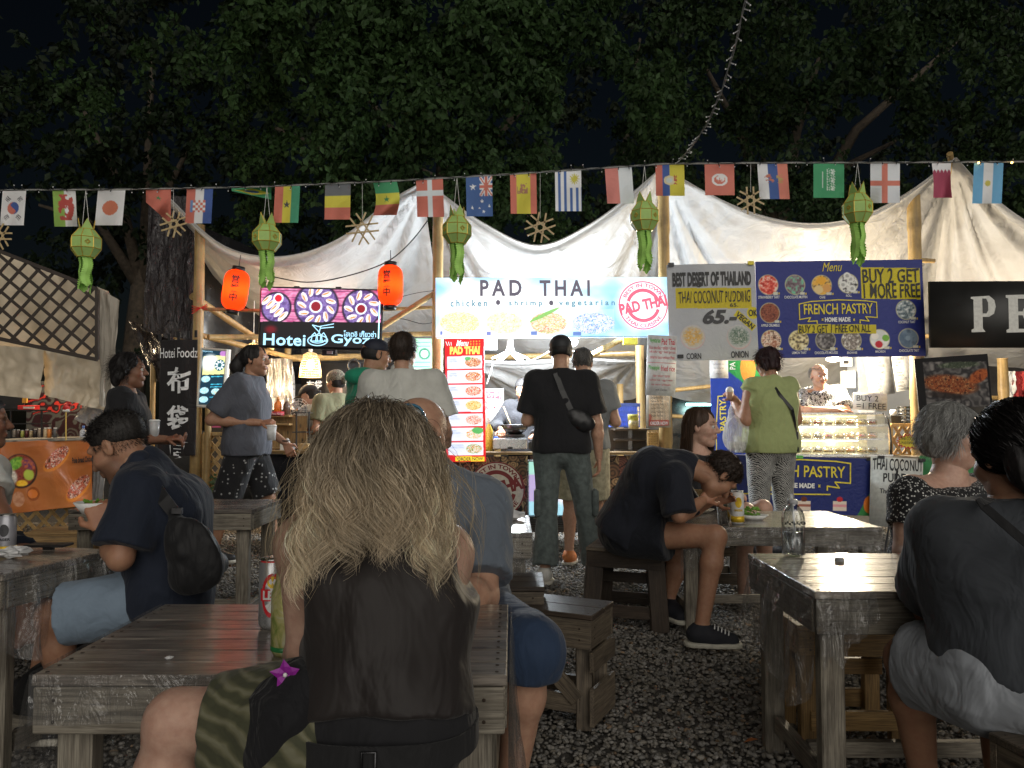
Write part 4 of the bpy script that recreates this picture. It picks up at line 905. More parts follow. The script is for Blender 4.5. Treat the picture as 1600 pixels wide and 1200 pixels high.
# ---------------- black cloth banner ----------------
S = Sheet(246, 528, 712, 305, 534, 712, 7.45, 7.4, .006)
t = S.thing('cloth_banner', 'tall black cloth banner with white Japanese characters', 'banner')
WP3 = lambda U, V: .018*np.sin(U*6+V*1.5)+.006*np.sin(U*13+V*3)
S.panel('cloth', cloth('black_banner_cloth', (.018, .016, .017), .8), t, 40, 60, warp=WP3); kw = dict(warp=WP3, y=-.005)
S.text('Hotei Foodz', (247, 541, 306, 562), M_['inkw'], t, bold=.005, **kw)
for ch, y0, y1 in (('布', 573, 616), ('袋', 633, 672), ('食', 680, 718)): S.text(ch, (259, y0, 297, y1), M_['inkw'], t, bold=.03, wob=.04, **kw)
for x in (247, 262, 277, 292, 304):
 p = S.xy(x, 530); MB().box((0, 0, .03), (.03, .006, .07), S.M @ Matrix.Translation((p[0], 0, p[1]))).build('hanging_loop', M_['black'], t)
# ---------------- framed menu screen ----------------
S = Sheet(307, 542, 636, 349, 547, 639, 7.2, 7.15, .05)
t = S.thing('menu_screen', 'portrait lit menu screen in a white frame by the walking man', 'menu board')
def f_ms(px, py):
 A = full(px, H('1e3848')); put(A, rc(px, py, 312, 556, 346, 585), H('f4f0a0')); put(A, em(px, py, 322, 566, 12, 12, 0, .6), H('ffffff'))
 put(A, em(px, py, 338, 571, 8, 9), H('2a6068'));
 for k in range(9): a = k*.7; put(A, em(px, py, 338+5*math.cos(a), 571+5.6*math.sin(a), 2.4, 1.2, a), H('eef6ff'))
 for cx, cy in ((318, 592), (317, 610), (335, 612), (317, 624)): put(A, em(px, py, cx, cy, 7, 5)*.95, mottled(px, py, [H('d8f4ff'), H('9adcf0'), H('e8e0c0')], 3, int(cx)))
 put(A, em(px, py, 343, 553, 6, 5)*.9, H('c080c8'))
 for y in (588, 604, 620, 600, 628): put(A, rc(px, py, 326, y, 344, y+1.2)*.9, H('50c8e8'))
 return A
M_['screen'] = attr_mat('lit_screen', .2, em=1.1); S.panel('display', M_['screen'], t, 60, 100, f_ms, rect=(310, 545, 346.5, 634))
S.panel('backing', M_['white'], t, 1, 1, y=.004)
fr = MB()
for (a, b) in (((308.5, 543.5), (347.5, 548.5)), ((308.5, 634.5), (347.5, 637.5)), ((308.5, 543.5), (308.5, 634.5)), ((347.5, 548.5), (347.5, 637.5))):
 p, q = S.xy(*a), S.xy(*b); fr.tube([S.M @ Vector((p[0], 0, p[1])), S.M @ Vector((q[0], 0, q[1]))], .011, 4)
fr.build('frame', plain('white_frame', (.7, .66, .58), .5), t)
S.text('Gyoza', (310, 546, 326, 551), M_['neon'], t, y=-.003)
# ---------------- green back-lit dumpling menu behind the customers ----------------
S = Sheet(640, 529, 600, 676, 529, 600, 8.0, 8.0, .03)
t = S.thing('menu_screen', 'pale green lit menu panel behind the man in the white shirt', 'menu board')
def f_gm(px, py):
 A = full(px, H('b0ead0')); put(A, em(px, py, 663, 553, 9, 9), H('4a8a78')); put(A, em(px, py, 663, 553, 6, 6), H('d8fff0')); put(A, em(px, py, 650, 585, 16, 9, 0, .4), H('f4fff8')); return A
S.panel('display', M_['screen'], t, 36, 60, f_gm)
for y in (535, 541, 566, 573): S.line([(644, y), (672, y)], 1.1, M_['lblue'], t)
# ---------------- small notices by the right post ----------------
S = Sheet(1009, 525, 617, 1055, 523, 619, 7.2, 7.2, .01)
t = S.thing('notice', 'white laminated notice listing vegetarian noodles and pineapple rice', 'notice')
S.panel('sheet', plain('laminated_paper', (.62, .62, .62), .35), t, 1, 1)
S.text('Vegetarian', (1012, 529, 1029, 538), M_['inkg'], t, bold=.02); S.text('Pad Thai', (1031, 529, 1052, 538), M_['inkr'], t, bold=.01)
for l, y, x0, x1 in (('Rice noodles • onion • chives', 541, 1012, 1053), ('soft tofu • egg • bean sprouts', 548, 1012, 1053), ('tamarind sauce without Meat', 556, 1013, 1052), ('rice • onion • carrot', 585, 1019, 1046), ('cashew nut • egg • raisin', 592, 1014, 1050), ('soy sauce • pineapple', 599, 1017, 1047)): S.text(l, (x0, y, x1, y+4.6), M_['inkr'], t)
S.text('Pineapple', (1012, 571, 1029, 580), M_['inkg'], t, bold=.02); S.text('fried rice', (1031, 571, 1053, 580), M_['inkr'], t, bold=.01); S.text('with Chicken', (1024, 607, 1042, 611), M_['inkn'], t)
S.line([(1010, 567), (1054, 567)], .7, M_['inkr'], t)
S = Sheet(1011, 590, 668, 1048, 589, 668, 7.22, 7.2, .03)
t = S.thing('price_board', 'small framed price board with a red ORDER NOW strip', 'menu board')
def f_on(px, py):
 A = mottled(px, py, [H('d8c0a0'), H('e8d8c0'), H('c8b090')], 8); put(A, rc(px, py, 1011, 589, 1050, 597), H('fff8e8')); put(A, (py > 656).astype(float), H('c82020'))
 put(A, em(px, py, 1014, 652, 5, 5)*.8, H('c04030')); return A
S.panel('printed_face', attr_mat('lit_price_print', .4, em=.35), t, 40, 80, f_on, rect=(1014, 592, 1045.5, 665)); S.panel('backing', plain('tan_frame', (.4, .36, .3), .5), t, 1, 1)
S.text('ORDER NOW', (1016, 658.5, 1044, 664), M_['inkw'], t, bold=.03, y=-.003)
for k in range(9): S.text(('Chicken Pad Thai', 'Shrimp Pad Thai', 'Pineapple Fried Rice', 'Chicken Fried Rice')[k % 4], (1017, 603+k*5.6, 1036, 606+k*5.6), M_['inkn'], t, y=-.003)
# ---------------- blue upright pastry banner, papers, offer card ----------------
S = Sheet(1113, 565, 731, 1192, 562, 731, 8.35, 8.3, .006)
t = S.thing('upright_banner', 'blue and green upright banner reading PASTRY sideways behind the lady in green', 'banner')
def f_ub(px, py):
 A = full(px, H('26409a')); put(A, ((px-1133)*.75 > (py-575)).astype(float)*(px > 1133), H('2a8a48')); put(A, em(px, py, 1172, 575, 12, 24), H('e08a3a')); return A
S.panel('printed_vinyl', M_['print'], t, 80, 100, f_ub, warp=lambda U, V: .012*np.sin(U*6+V*2))
S.line([(1134, 619), (1124, 620), (1120, 672), (1120, 729)], 1.6, M_['inky'], t, y=-.012)
def vtext(body, cx, cy, L, hgt, mt, y=-.012): S.text(body, (cx-L/2, cy-hgt/2, cx+L/2, cy+hgt/2), mt, t, rot=PI/2, bold=.02, y=y)
for lb in (('PASTRY', 1131, 649, 50, 9, 'inky'),): vtext(lb[0], lb[1], lb[2], lb[3], lb[4], M_[lb[5]])
vtext('PA', 1147, 572, 12, 8, M_['inkw'])
def paper(label, q, lines, cat='paper', D=8.25, tone=(.62, .62, .62), mt='inkn', rot=0, w=1, head=None):
 S = Sheet(q[0], q[1], q[3], q[2], q[1], q[3], D, D, .003); t = S.thing('paper_notice', label, cat); S.panel('sheet', plain('paper_white', tone, .7), t, 1, 1)
 for l, x0, y0, x1, y1 in lines: S.text(l, (x0, y0, x1, y1), M_[mt], t, y=-.002, wob=.06*w)
 if rot: t.rotation_mode = 'XYZ'; t.matrix_local = t.matrix_local @ Matrix.Rotation(rot, 4, 'Y')
 return t
paper('plain white printed page pinned above the upright blue banner', (1109, 563, 1138, 591), [('Opening hours daily', 1114, 568, 1132, 570), ('from the market', 1115, 574, 1131, 576), ('thank you', 1118, 583, 1128, 585)], D=8.1)
lst = ['COCONUT TART', 'CHOCOLATE TART', 'CHOCOLATE MOUSSE', 'LEMON TART', 'STRAWBERRY TART', 'APPLE PIE', 'APPLE CRUMBLE', 'MANGO TART', 'TOFU MOUSSE', 'PEACH TART', 'CARROT CAKE']
paper('handwritten list of pastry flavours hanging behind the vendor', (1359, 560, 1399, 620), [(l, 1361, 562+5.2*k, 1361+len(l)*1.75, 566+5.2*k) for k, l in enumerate(lst)], D=8.8, tone=(.6, .6, .58), rot=-.13)
lst2 = ['BLUEBERRY', 'ALMOND', 'APPLE', 'MATCHA', 'BANANA', 'PUMPKIN', 'CHOCOLATE', 'GINGER', 'VANILLA', 'STRAWBERRY']
paper('second handwritten flavour list beside the bamboo post', (1401, 557, 1428, 612), [(l, 1403, 560+5.2*k, 1403+len(l)*1.9, 564+5.2*k) for k, l in enumerate(lst2)], D=8.75, tone=(.6, .6, .58), rot=-.13)
paper('white card reading BUY 2 = 1 FREE standing on the display case', (1333, 613, 1386, 640), [('BUY 2', 1338, 617, 1372, 626), ('=1 FREE', 1338, 629, 1384, 638)], D=7.75, tone=(.66, .66, .6), mt='ink', rot=.04)
# ---------------- lower counter banners on the right ----------------
S = Sheet(1143, 714, 800, 1360, 713, 806, 7.35, 7.35, .006)
t = S.thing('counter_banner', 'blue counter banner with FRENCH PASTRY ribbon below the display case', 'banner')
def f_cb(px, py):
 A = full(px, H('1c2a6e')); put(A, ((px-1343)*1.2 > (815-py)).astype(float)*0, H('2a7a3a'))
 for cx in (1256, 1312): put(A, rc(px, py, cx-11, 783, cx+11, 798), H('e8d8c8')); put(A, rc(px, py, cx-11, 788, cx+11, 792), H('a86a5a' if cx < 1300 else 'e8a0a8')); put(A, em(px, py, cx, 780, 5, 4), H('6a3018' if cx < 1300 else 'c82030'))
 put(A, ((px-1338)*1.9 > (808-py)).astype(float), H('2a7a3a')); put(A, em(px, py, 1358, 788, 9, 14), H('e07a2a')); return A
WPc = lambda U, V: .003*np.sin(U*12)
S.panel('printed_vinyl', M_['print'], t, 217, 90, f_cb, warp=WPc); pastry_logo(S, t, 1168, 718, 1.32)
S.line([(1160, 772), (1296, 772)], 2, M_['inky'], t, y=-.012)
for x in (1248, 1404-46): p = S.xy(x, 714); MB().box((0, 0, 0), (.06, .02, .03), S.M @ Matrix.Translation((p[0], -.01, p[1]))).build('binder_clip', M_['ink' if x > 1300 else 'inkg'], t)
S = Sheet(1358, 716, 822, 1440, 714, 826, 7.3, 7.3, .004)
t = S.thing('handwritten_poster', 'white handwritten THAI COCONUT PUDDING poster on the counter front', 'poster')
S.panel('sheet', plain('poster_paper', (.5, .52, .5), .6), t, 1, 1)
for l, x0, y0, x1, y1 in (('THAI COCONUT', 1361, 718, 1440, 735), ('PUDDING', 1378, 740, 1440, 754), ('The best', 1373, 764, 1405, 772), ('of', 1386, 776, 1396, 783), ('65', 1388, 792, 1402, 806)): S.text(l, (x0, y0, x1, y1), M_['ink'], t, bold=.02, wob=.12)
for x in (1373, 1437): p = S.xy(x, 716); MB().box((0, 0, 0), (.06, .02, .03), S.M @ Matrix.Translation((p[0], -.01, p[1]))).build('binder_clip', M_['ink'], t)
S = Sheet(1440, 712, 832, 1560, 712, 832, 7.35, 7.35, .006)
t = S.thing('green_banner', 'green edge of a banner behind the grey haired woman', 'banner'); S.panel('printed_vinyl', plain('green_vinyl', (.05, .22, .08), .4), t, 2, 2)
S = Sheet(1125, 760, 797, 1146, 760, 797, 7.25, 7.25, .004)
t = S.thing('small_sign', 'small white sign with black letters OK behind the eating man', 'sign'); S.panel('sheet', M_['white'], t, 1, 1); S.text('OK', (1127, 764, 1144, 778), M_['ink'], t, bold=.01)
# star burst price tag
S = Sheet(1400, 678, 702, 1442, 678, 702, 7.5, 7.5, .006)
t = S.thing('price_tag', 'yellow and red starburst tag for coconut pudding beside the case', 'sign')
def star(cx, cy, rx, ry, n=18): return [(cx+(rx if k % 2 else rx*.78)*math.cos(PI*k/n), cy+(ry if k % 2 else ry*.72)*math.sin(PI*k/n)) for k in range(2*n)]
S.shape(star(1422, 690, 22, 13), M_['inkr'], t, 'red_edge', y=.004); S.shape(star(1422, 690, 19, 10.5), M_['inky'], t, 'yellow_face', y=.001)
S.text('THAI COCONUT', (1408, 683, 1436, 688), M_['ink'], t, wob=.1); S.text('PUDDING 65', (1409, 690, 1434, 694), M_['ink'], t, wob=.1)
# ---------------- noodle counter front ----------------
S = Sheet(690, 716, 826, 828, 712, 822, 7.3, 7.3, .01)
t = S.thing('log_pattern_banner', 'log pattern counter front with the round maroon PAD THAI stamp', 'panel')
def f_lc(px, py):
 n = 90; r = np.random.default_rng(5); cx = 685+r.random(n)*150; cy = 708+r.random(n)*122; rr = 4+r.random(n)*4
 d = np.stack([np.hypot(px-cx[k], (py-cy[k]))/rr[k] for k in range(n)]); j = d.argmin(0); m = d.min(0)
 base = np.stack([H('8a6a4a'), H('a88660'), H('6f4f38'), H('7a4a3c')])[j % 4]; A = base*(.85+.25*np.sin(m*9))[:, None]; put(A, np.clip((np.sort(d, 0)[1]-np.sort(d, 0)[0] < .22)*1.0, 0, 1), H('1c1410')); return A
S.panel('printed_vinyl', M_['print'], t, 150, 120, f_lc); logo(S, t, 778, 765, 44, M_['inkm'], plain('stamp_cream', (.6, .55, .45), .5), y=-.003, rotw=.25)
S = Sheet(828, 712, 822, 1060, 712, 822, 7.42, 7.42, .01)
t = S.thing('log_pattern_banner', 'log pattern counter front right of the lit white panel', 'panel'); S.panel('printed_vinyl', M_['print'], t, 200, 100, lambda px, py: f_lc(690+(px-828) % 140, py))
S = Sheet(825, 721, 806, 940, 721, 806, 7.2, 7.2, .05)
t = S.thing('counter_light_box', 'lit mint and lavender advert box behind the standing men\'s legs', 'sign')
def f_ab(px, py):
 A = full(px, H('b9a9d6')); put(A, (py < 742).astype(float), H('a8e2d2')); put(A, (py > 783).astype(float), H('a6dcf0')); put(A, em(px, py, 890, 765, 26, 26, 0, .3), H('f4f4ff')); return A
S.panel('display', attr_mat('lit_advert', .3, em=.85), t, 60, 40, f_ab); fr = MB()
for (a, b) in (((825, 720), (940, 720)), ((825, 807), (940, 807)), ((825, 720), (825, 807)), ((940, 720), (940, 807))):
 p, q = S.xy(*a), S.xy(*b); fr.tube([S.M @ Vector((p[0], 0, p[1])), S.M @ Vector((q[0], 0, q[1]))], .012, 4)
fr.build('frame', M_['steel'], t); S.text('Q', (878, 755, 900, 777), M_['ltxt'], t, bold=.01, shear=.3, y=-.003)
# red sign behind the chef
S = Sheet(757, 608, 682, 787, 606, 682, 9.0, 9.0, .02)
t = S.thing('kitchen_sign', 'white and red kitchen sign with Japanese letters left of the chef', 'sign')
S.panel('board', plain('sign_white', (.55, .52, .48), .5), t, 1, 1); S.shape([(759, 612), (784, 612), (784, 623), (759, 623)], M_['inkr'], t, 'red_band')
S.text('パッタイ', (759, 613, 783, 621), M_['inkw'], t, bold=.02, y=-.003); S.text('NO PHOTOS', (758, 626, 784, 632), M_['inkr'], t, bold=.02); S.text('IN GAMING', (758, 634, 783, 640), M_['inkr'], t, bold=.02)
# orange banner of the left stall
S = Sheet(-12, 691, 806, 145, 685, 789, 7.3, 7.9, .006)
t = S.thing('counter_banner', 'shiny orange counter banner with food photos on the left stall', 'banner')
def f_ob(px, py):
 A = mottled(px, py, [H('9c5a30'), H('a86636')], 50)
 put(A, em(px, py, 31, 736, 26, 27), H('2c2420')); b = em(px, py, 31, 735, 24, 25)
 put(A, b, mottled(px, py, [H('5a2018'), H('8a4030'), H('6a2c20')], 3, 2)); put(A, em(px, py, 24, 724, 14, 9, -.6, .3)*b, mottled(px, py, [H('4a7a20'), H('86b040')], 3)); put(A, em(px, py, 15, 746, 11, 13, 0, .3)*b, mottled(px, py, [H('d8d0c0'), H('a89c8c')], 2)); put(A, em(px, py, 44, 742, 8, 9, 0, .3)*b, H('a8b848')); put(A, em(px, py, 33, 756, 9, 6, 0, .3)*b, mottled(px, py, [H('e0a820'), H('f0c440')], 2)); put(A, em(px, py, 44, 725, 12, 8, .6, .3)*b, mottled(px, py, [H('5a3058'), H('b86038')], 3))
 for cx, cy, a in ((88, 716, -.7), (122, 762, -.75)): put(A, em(px, py, cx, cy+2, 27, 12, a), H('c87a30')); put(A, em(px, py, cx, cy-1, 25, 10, a), mottled(px*1.2, py*1.2, [H('5a2018'), H('e0d0c0'), H('8a3828'), H('c87058'), H('403020')], 3.5, int(cx)))
 put(A, em(px, py, 27, 780, 9, 12), mottled(px, py, [H('a87050'), H('c09070')], 4)); put(A, em(px, py, 50, 772, 10, 11), H('8a4a20')); put(A, em(px, py, 49, 772, 8, 7), H('c87030'))
 return A
M_['gloss'] = attr_mat('glossy_vinyl', .3, wr=.8, wrs=3, coat=.4); wob = lambda U, V: .012*np.sin(U*14+V*5)+.01*fbm(U*5, V*5)
S.panel('printed_vinyl', M_['gloss'], t, 160, 110, f_ob, warp=wob)
for l, x0, y0, x1, y1, r_ in (('Banh Mi BBQ Pork', 13, 704, 55, 712, .05), ('Poke bread Chicken', 112, 715, 146, 722, .04), ('Poke bread BBQ Pork', 67, 750, 111, 758, .05)): S.text(l, (x0, y0, x1, y1), M_['ink'], t, bold=.03, shear=.15, rot=r_, y=-.02)
# mural behind the left stall
S = Sheet(40, 590, 700, 150, 600, 700, 9.2, 9.0, .01)
t = S.thing('mural_board', 'maroon board painted with swirling grey and red lines in the left stall', 'mural')
def f_mu(px, py):
 a = np.sin(fbm(px/22, py/22, seed=4, o=2)*32); A = full(px, H('2a1218')); put(A, (a > .35).astype(float), H('4a4a48')); put(A, ((a < -.8) & (py < 645)).astype(float), H('b03028')); return A
S.panel('board', M_['paper'], t, 110, 100, f_mu)
# chef poster with character logo behind the dumpling cooks
S = Sheet(470, 560, 660, 590, 575, 660, 9.6, 9.6, .01)
t = S.thing('wall_poster', 'black wall cloth with white characters behind the dumpling cooks', 'poster'); S.panel('cloth', M_['black'], t, 1, 1)
S.text('布袋', (478, 590, 503, 606), M_['inkw'], t, bold=.03); S.text('食', (535, 585, 560, 612), M_['inkw'], t, bold=.03)
# pink sticker
S = Sheet(331, 645, 668, 346, 645, 668, 7.1, 7.1, .008)
t = S.thing('pink_sticker', 'small pink and white cut-out tag below the menu screen', 'sticker')
S.shape(circ(338, 650, 6), plain('tag_white', (.7, .6, .6), .5), t, 'round_top'); S.shape([(331, 655), (345, 655), (345, 668), (331, 668)], plain('tag_pink', (.75, .12, .25), .5), t, 'plate'); S.text('Love', (333, 658, 343, 664), M_['inkw'], t, y=-.003)
# ---------------- lamps ----------------
def lamp(parent, loc, watts, col, r=.06, name='lamp_light'):
 d = bpy.data.lights.new(name, 'POINT'); d.energy = watts; d.color = col; d.shadow_soft_size = r
 o = bpy.data.objects.new(name, d); C.objects.link(o); place(o, Matrix.Translation(loc), parent); return o
WARM = (1, .72, .42); COOL = (.86, .94, 1); NEU = (1, .9, .76)
# folding four-wing LED lamp
c = P(797, 548, 8.1); t = thing('ceiling_lamp', 'white folding four wing LED lamp above the wok', 'lamp', c)
MB().lathe([(.0, .12), (.03, .12), (.035, .04), (.05, .0), (.0, -.01)], Matrix.Translation(c), 12).build('socket', M_['white'], t, True)
mw = emis('led_wing', COOL, 9)
for k, a in enumerate((200, 340, 60, 120)):
 d = Vector((math.cos(R(a)), math.sin(R(a))*.6, -.42)).normalized(); p = c+d*.05; q = c+d*.21
 M = frame((p+q)/2, d); MB().box((0, 0, 0), ((q-p).length, .055, .018), M).build('led_wing', mw, t)
lamp(t, c+Vector((0, -.1, -.12)), 210, COOL, .12)
c = P(893, 534, 8.2); t = thing('ceiling_lamp', 'round white bulb shining beside the black cap', 'lamp', c)
MB().sph(c, (.07, .07, .055), 0, 14).build('bulb', emis('white_bulb', COOL, 14), t, True); MB().tube([c, c+Vector((0, 0, .12))], .02, 8).build('socket', M_['white'], t, True)
lamp(t, c+Vector((0, -.1, -.08)), 210, COOL, .07)
# wicker lamps
def wicker(px, py, D, s, label, w):
 c = P(px, py, D); t = thing('wicker_lamp', label, 'lamp', c, 0, 'woven pendant lamps'); prof = [(.035, .13), (.07, .11), (.095, .04), (.11, -.05), (.118, -.13)]; m = MB()
 for k in range(24):
  a = 2*PI*k/24; m.tube([c+Vector((r_*s*math.cos(a), r_*s*math.sin(a), z*s)) for r_, z in prof], .0035*s, 4, cap=False)
 for j in range(14):
  u = j/13*(len(prof)-1); i = min(int(u), len(prof)-2); f = u-i; r_ = prof[i][0]*(1-f)+prof[i+1][0]*f; z = prof[i][1]*(1-f)+prof[i+1][1]*f
  q = [c+Vector((r_*s*math.cos(2*PI*k/20), r_*s*math.sin(2*PI*k/20), z*s)) for k in range(21)]; m.tube(q, .0035*s, 4, cap=False)
 m.build('wicker_shade', M_['bamboo2'], t); MB().sph(c, (.045*s, .045*s, .055*s), 0, 12).build('bulb', emis('warm_bulb', (1, .8, .5), 22), t, True)
 MB().tube([c+Vector((0, 0, .12*s)), c+Vector((0, 0, .22*s))], .02*s, 8).build('socket', M_['white'], t, True); MB().tube([c+Vector((0, 0, .2*s)), c+Vector((0, 0, .6))], .004, 5).build('cord', M_['white'], t)
 lamp(t, c-Vector((0, 0, .04)), w, WARM, .05)
wicker(485, 570, 8.6, 1.05, 'wicker pendant lamp glowing above the sauce bottles', 110)
wicker(396, 552, 8.7, .9, 'wicker pendant lamp half hidden by the walking man', 110)
c = P(1302, 561, 8.2); t = thing('ceiling_lamp', 'flat warm bulb just under the blue menu above the vendor', 'lamp', c)
MB().sph(c, (.075, .075, .03), 0, 14).build('bulb', emis('warm_white_bulb', (1, .86, .62), 22), t, True); MB().tube([c, c+Vector((0, 0, .12))], .02, 8).build('socket', M_['white'], t, True)
lamp(t, c+Vector((0, -.15, -.08)), 280, (1, .84, .6), .07)
a, b = P(1072, 632, 12.1), P(1115, 632, 12.1); t = thing('tube_lamp', 'cyan white fluorescent tube far behind the young woman', 'lamp', (a+b)/2)
MB().tube([a, b], .022, 8).build('tube', emis('fluorescent', (.5, 1, .95), 6), t); lamp(t, (a+b)/2+Vector((0, -.2, -.1)), 12, (.6, 1, .95), .1)
# hidden tubes that uplight the awnings, as the photo's glow on them shows
def tubelamp(a, b, w, col, label, s=6):
 a = P(*a); b = P(*b); t = thing('tube_lamp', label, 'lamp', (a+b)/2); MB().tube([a, b], .016, 8).build('tube', emis('tube_glow', col, s), t)
 for k in range(2): lamp(t, a.lerp(b, .25+.5*k)+Vector((0, 0, -.0)), w/2, col, .08)
tubelamp((740, 455, 8.3), (980, 452, 8.3), 22, (.74, .86, 1), 'tube lamp mounted behind the bright noodle sign')
tubelamp((1240, 470, 8.6), (1400, 468, 8.6), 22, (1, .86, .68), 'tube lamp mounted behind the blue menu')
tubelamp((1500, 500, 8.2), (1640, 500, 8.2), 26, (1, .83, .62), 'tube lamp mounted behind the black sign')
tubelamp((430, 490, 8.4), (560, 490, 8.4), 16, (1, .78, .62), 'tube lamp mounted behind the dumpling sign')
tubelamp((20, 560, 8.4), (110, 560, 8.4), 60, (1, .78, .5), 'warm tube lamp behind the cloth of the left stall')
# ---------------- red paper lanterns ----------------
n = N('red_lantern_paper'); n.set(col=(.75, .06, .015), rough=.6, spec=.2)
tl = n.n('BsdfTranslucent'); tl.inputs[0].default_value = (1, .085, .015, 1); mx = n.n('MixShader'); mx.inputs[0].default_value = .65; n.set(emc=(1, .06, .012), em=.22)
n.l(n.b.outputs[0], mx.inputs[1]); n.l(tl.outputs[0], mx.inputs[2]); n.l(mx.outputs[0], n.out.inputs[0]); M_['lantern'] = n.m
def lantern(px, py, D, tilt, label):
 c = P(px, py, D); t = thing('paper_lantern', label, 'lantern', c, 0, 'red paper lanterns'); M = Matrix.Translation(c) @ Matrix.Rotation(tilt, 4, 'Y'); prof = []
 n_ = 60
 for k in range(n_+1):
  z = -.2+.4*k/n_; q = abs(z)/.2; r_ = .118*(1-q**5)**.5 if q < 1 else 0; r_ = max(r_, .055); prof.append((r_*(1+.018*math.cos(k*PI)), z))
 MB().lathe(prof, M, 28).build('paper_shade', M_['lantern'], t, True)
 for z in (-.215, .205): MB().lathe([(.045, -.02), (.06, -.02), (.06, .02), (.045, .02)], M @ Matrix.Translation((0, 0, z)), 16).build('cap_ring', M_['black'], t, True)
 lamp(t, c, 3.2, (1, .6, .25), .03)
 co, pol = text_mesh('営\n業\n中', None, .03, 0, 1, 'CENTER'); lo = co.min(0); hi = co.max(0)
 u = (co[:, 0]-(lo[0]+hi[0])/2)/(hi[0]-lo[0]); w_ = (co[:, 1]-lo[1])/(hi[1]-lo[1]); an = u*.68+(.25 if px < 450 else -.15); z = -.12+.25*w_
 q = np.abs(z)/.2; r_ = .118*np.sqrt(1-q**5)+.0035
 v = np.stack([r_*np.sin(an), -r_*np.cos(an), z], -1); v = np.array([tuple(M @ Vector(p)) for p in v]); o = obj('lettering', mkmesh('lettering', v, pol, [M_['ink']]), t)
 MB().tube([M @ Vector((0, 0, .22)), M @ Vector((0, 0, .34))], .004, 5).build('cord', M_['cable'], t)
lantern(368, 453, 7.3, .13, 'red paper lantern tilted beside the left bamboo post')
lantern(610, 446, 7.3, .0, 'orange lit paper lantern right of the dumpling sign')
# ---------------- tables and stools ----------------
def film(parent, a, b, d0, d1, out, seed=0, amp=.03, mat='film', nx=36, ny=18, rag=.25):
 """clear sheet hanging from edge a-b (world), drops d0..d1, pushed out along out"""
 a = Vector(a); b = Vector(b); out = Vector(out).normalized(); v = []
 for j in range(ny+1):
  for i in range(nx+1):
   u = i/nx; t = j/ny; dr = (d0+(d1-d0)*u)*(1+rag*(float(vnoise(np.array([u*5.+seed]), np.array([1.3]), seed=seed)[0])-.5)*2)
   w_ = amp*t**.7*(math.sin(u*19+seed+2*t)*.5+math.sin(u*41+seed*2+3*t)*.3+.8*float(vnoise(np.array([u*6.]), np.array([t*2.5]), seed=seed+3)[0]))
   p = a.lerp(b, u)+Vector((0, 0, -dr*t+.003))+out*(.006+max(w_, -.004)); v.append(p)
 i = np.arange((nx+1)*(ny+1)).reshape(ny+1, nx+1); f = np.stack([i[:-1, :-1].ravel(), i[:-1, 1:].ravel(), i[1:, 1:].ravel(), i[1:, :-1].ravel()], -1)
 return obj('plastic_cover', mkmesh('plastic_cover', [tuple(p) for p in v], f, [M_[mat]], smooth=True), parent)
M_['nail'] = plain('rusty_nail', (.05, .035, .025), .5, .6)
def nails(t, w, d, h, nb, za):
 W = wm(t); m = MB(); bw = d/nb
 def dot(p, n_):
  M = frame(p, n_); m.lathe([(0, .0012), (.0035, .001), (.0042, 0)], M @ Matrix.Rotation(PI/2, 4, 'Y'), 6)
 for k in range(nb):
  for s in (-1, 1):
   for q in (.25, .75): dot((s*(w/2-.02), -d/2+bw*(k+q), h+.0003), (0, 0, 1))
 for s in (-1, 1):
  for q in (-.3, .3): dot((s*(w/2-.045), -d/2+.0001, za+q*.07), (0, -1, 0)); dot((s*(w/2)+.0001*s, -d/2+.05, za+q*.07), (s, 0, 0))
 m.v = [tuple(W @ Vector(p)) for p in m.v]; m.build('nails', M_['nail'], t)['kind'] = 'stuff'
def table(label, cx, cy, w, d, rot=0, h=.70, ap=.09, nb=6, leg=.07, amat='pine', lmat='greypine', stretch=True, inset=.02, group='wooden market tables'):
 t = thing('wooden_table', label, 'table', (cx, cy, 0), R(rot), group)
 bw = d/nb
 for k in range(nb):
  y = -d/2+bw*(k+.5); lbeam('board', (-w/2, y, h-.011), (w/2, y, h-.011), bw-.003, .022, M_['board'], t, bev=.0025)
 z = h-.024-ap/2
 for s in (-1, 1):
  lbeam('apron', (-w/2+.004, s*(d/2-.012), z), (w/2-.004, s*(d/2-.012), z), .024, ap, M_[amat], t, bev=.003)
  lbeam('apron', (s*(w/2-.012), -d/2+.027, z), (s*(w/2-.012), d/2-.027, z), .024, ap, M_[amat], t, bev=.003)
  for q in (-1, 1): lbeam('leg', (s*(w/2-inset-leg/2-.01), q*(d/2-inset-leg/2-.01), h-.03), (s*(w/2-inset-leg/2-.01), q*(d/2-inset-leg/2-.01), 0), leg, leg*.7, M_[lmat], t, bev=.004)
  if stretch: lbeam('stretcher', (s*(w/2-inset-leg/2-.01), -d/2+.12, .12), (s*(w/2-inset-leg/2-.01), d/2-.12, .12), .03, .06, M_[lmat], t)
 if stretch: lbeam('stretcher', (-w/2+.09, 0, .12), (w/2-.09, 0, .12), .03, .05, M_[lmat], t)
 nails(t, w, d, h, nb, h-.024-ap/2)
 return t
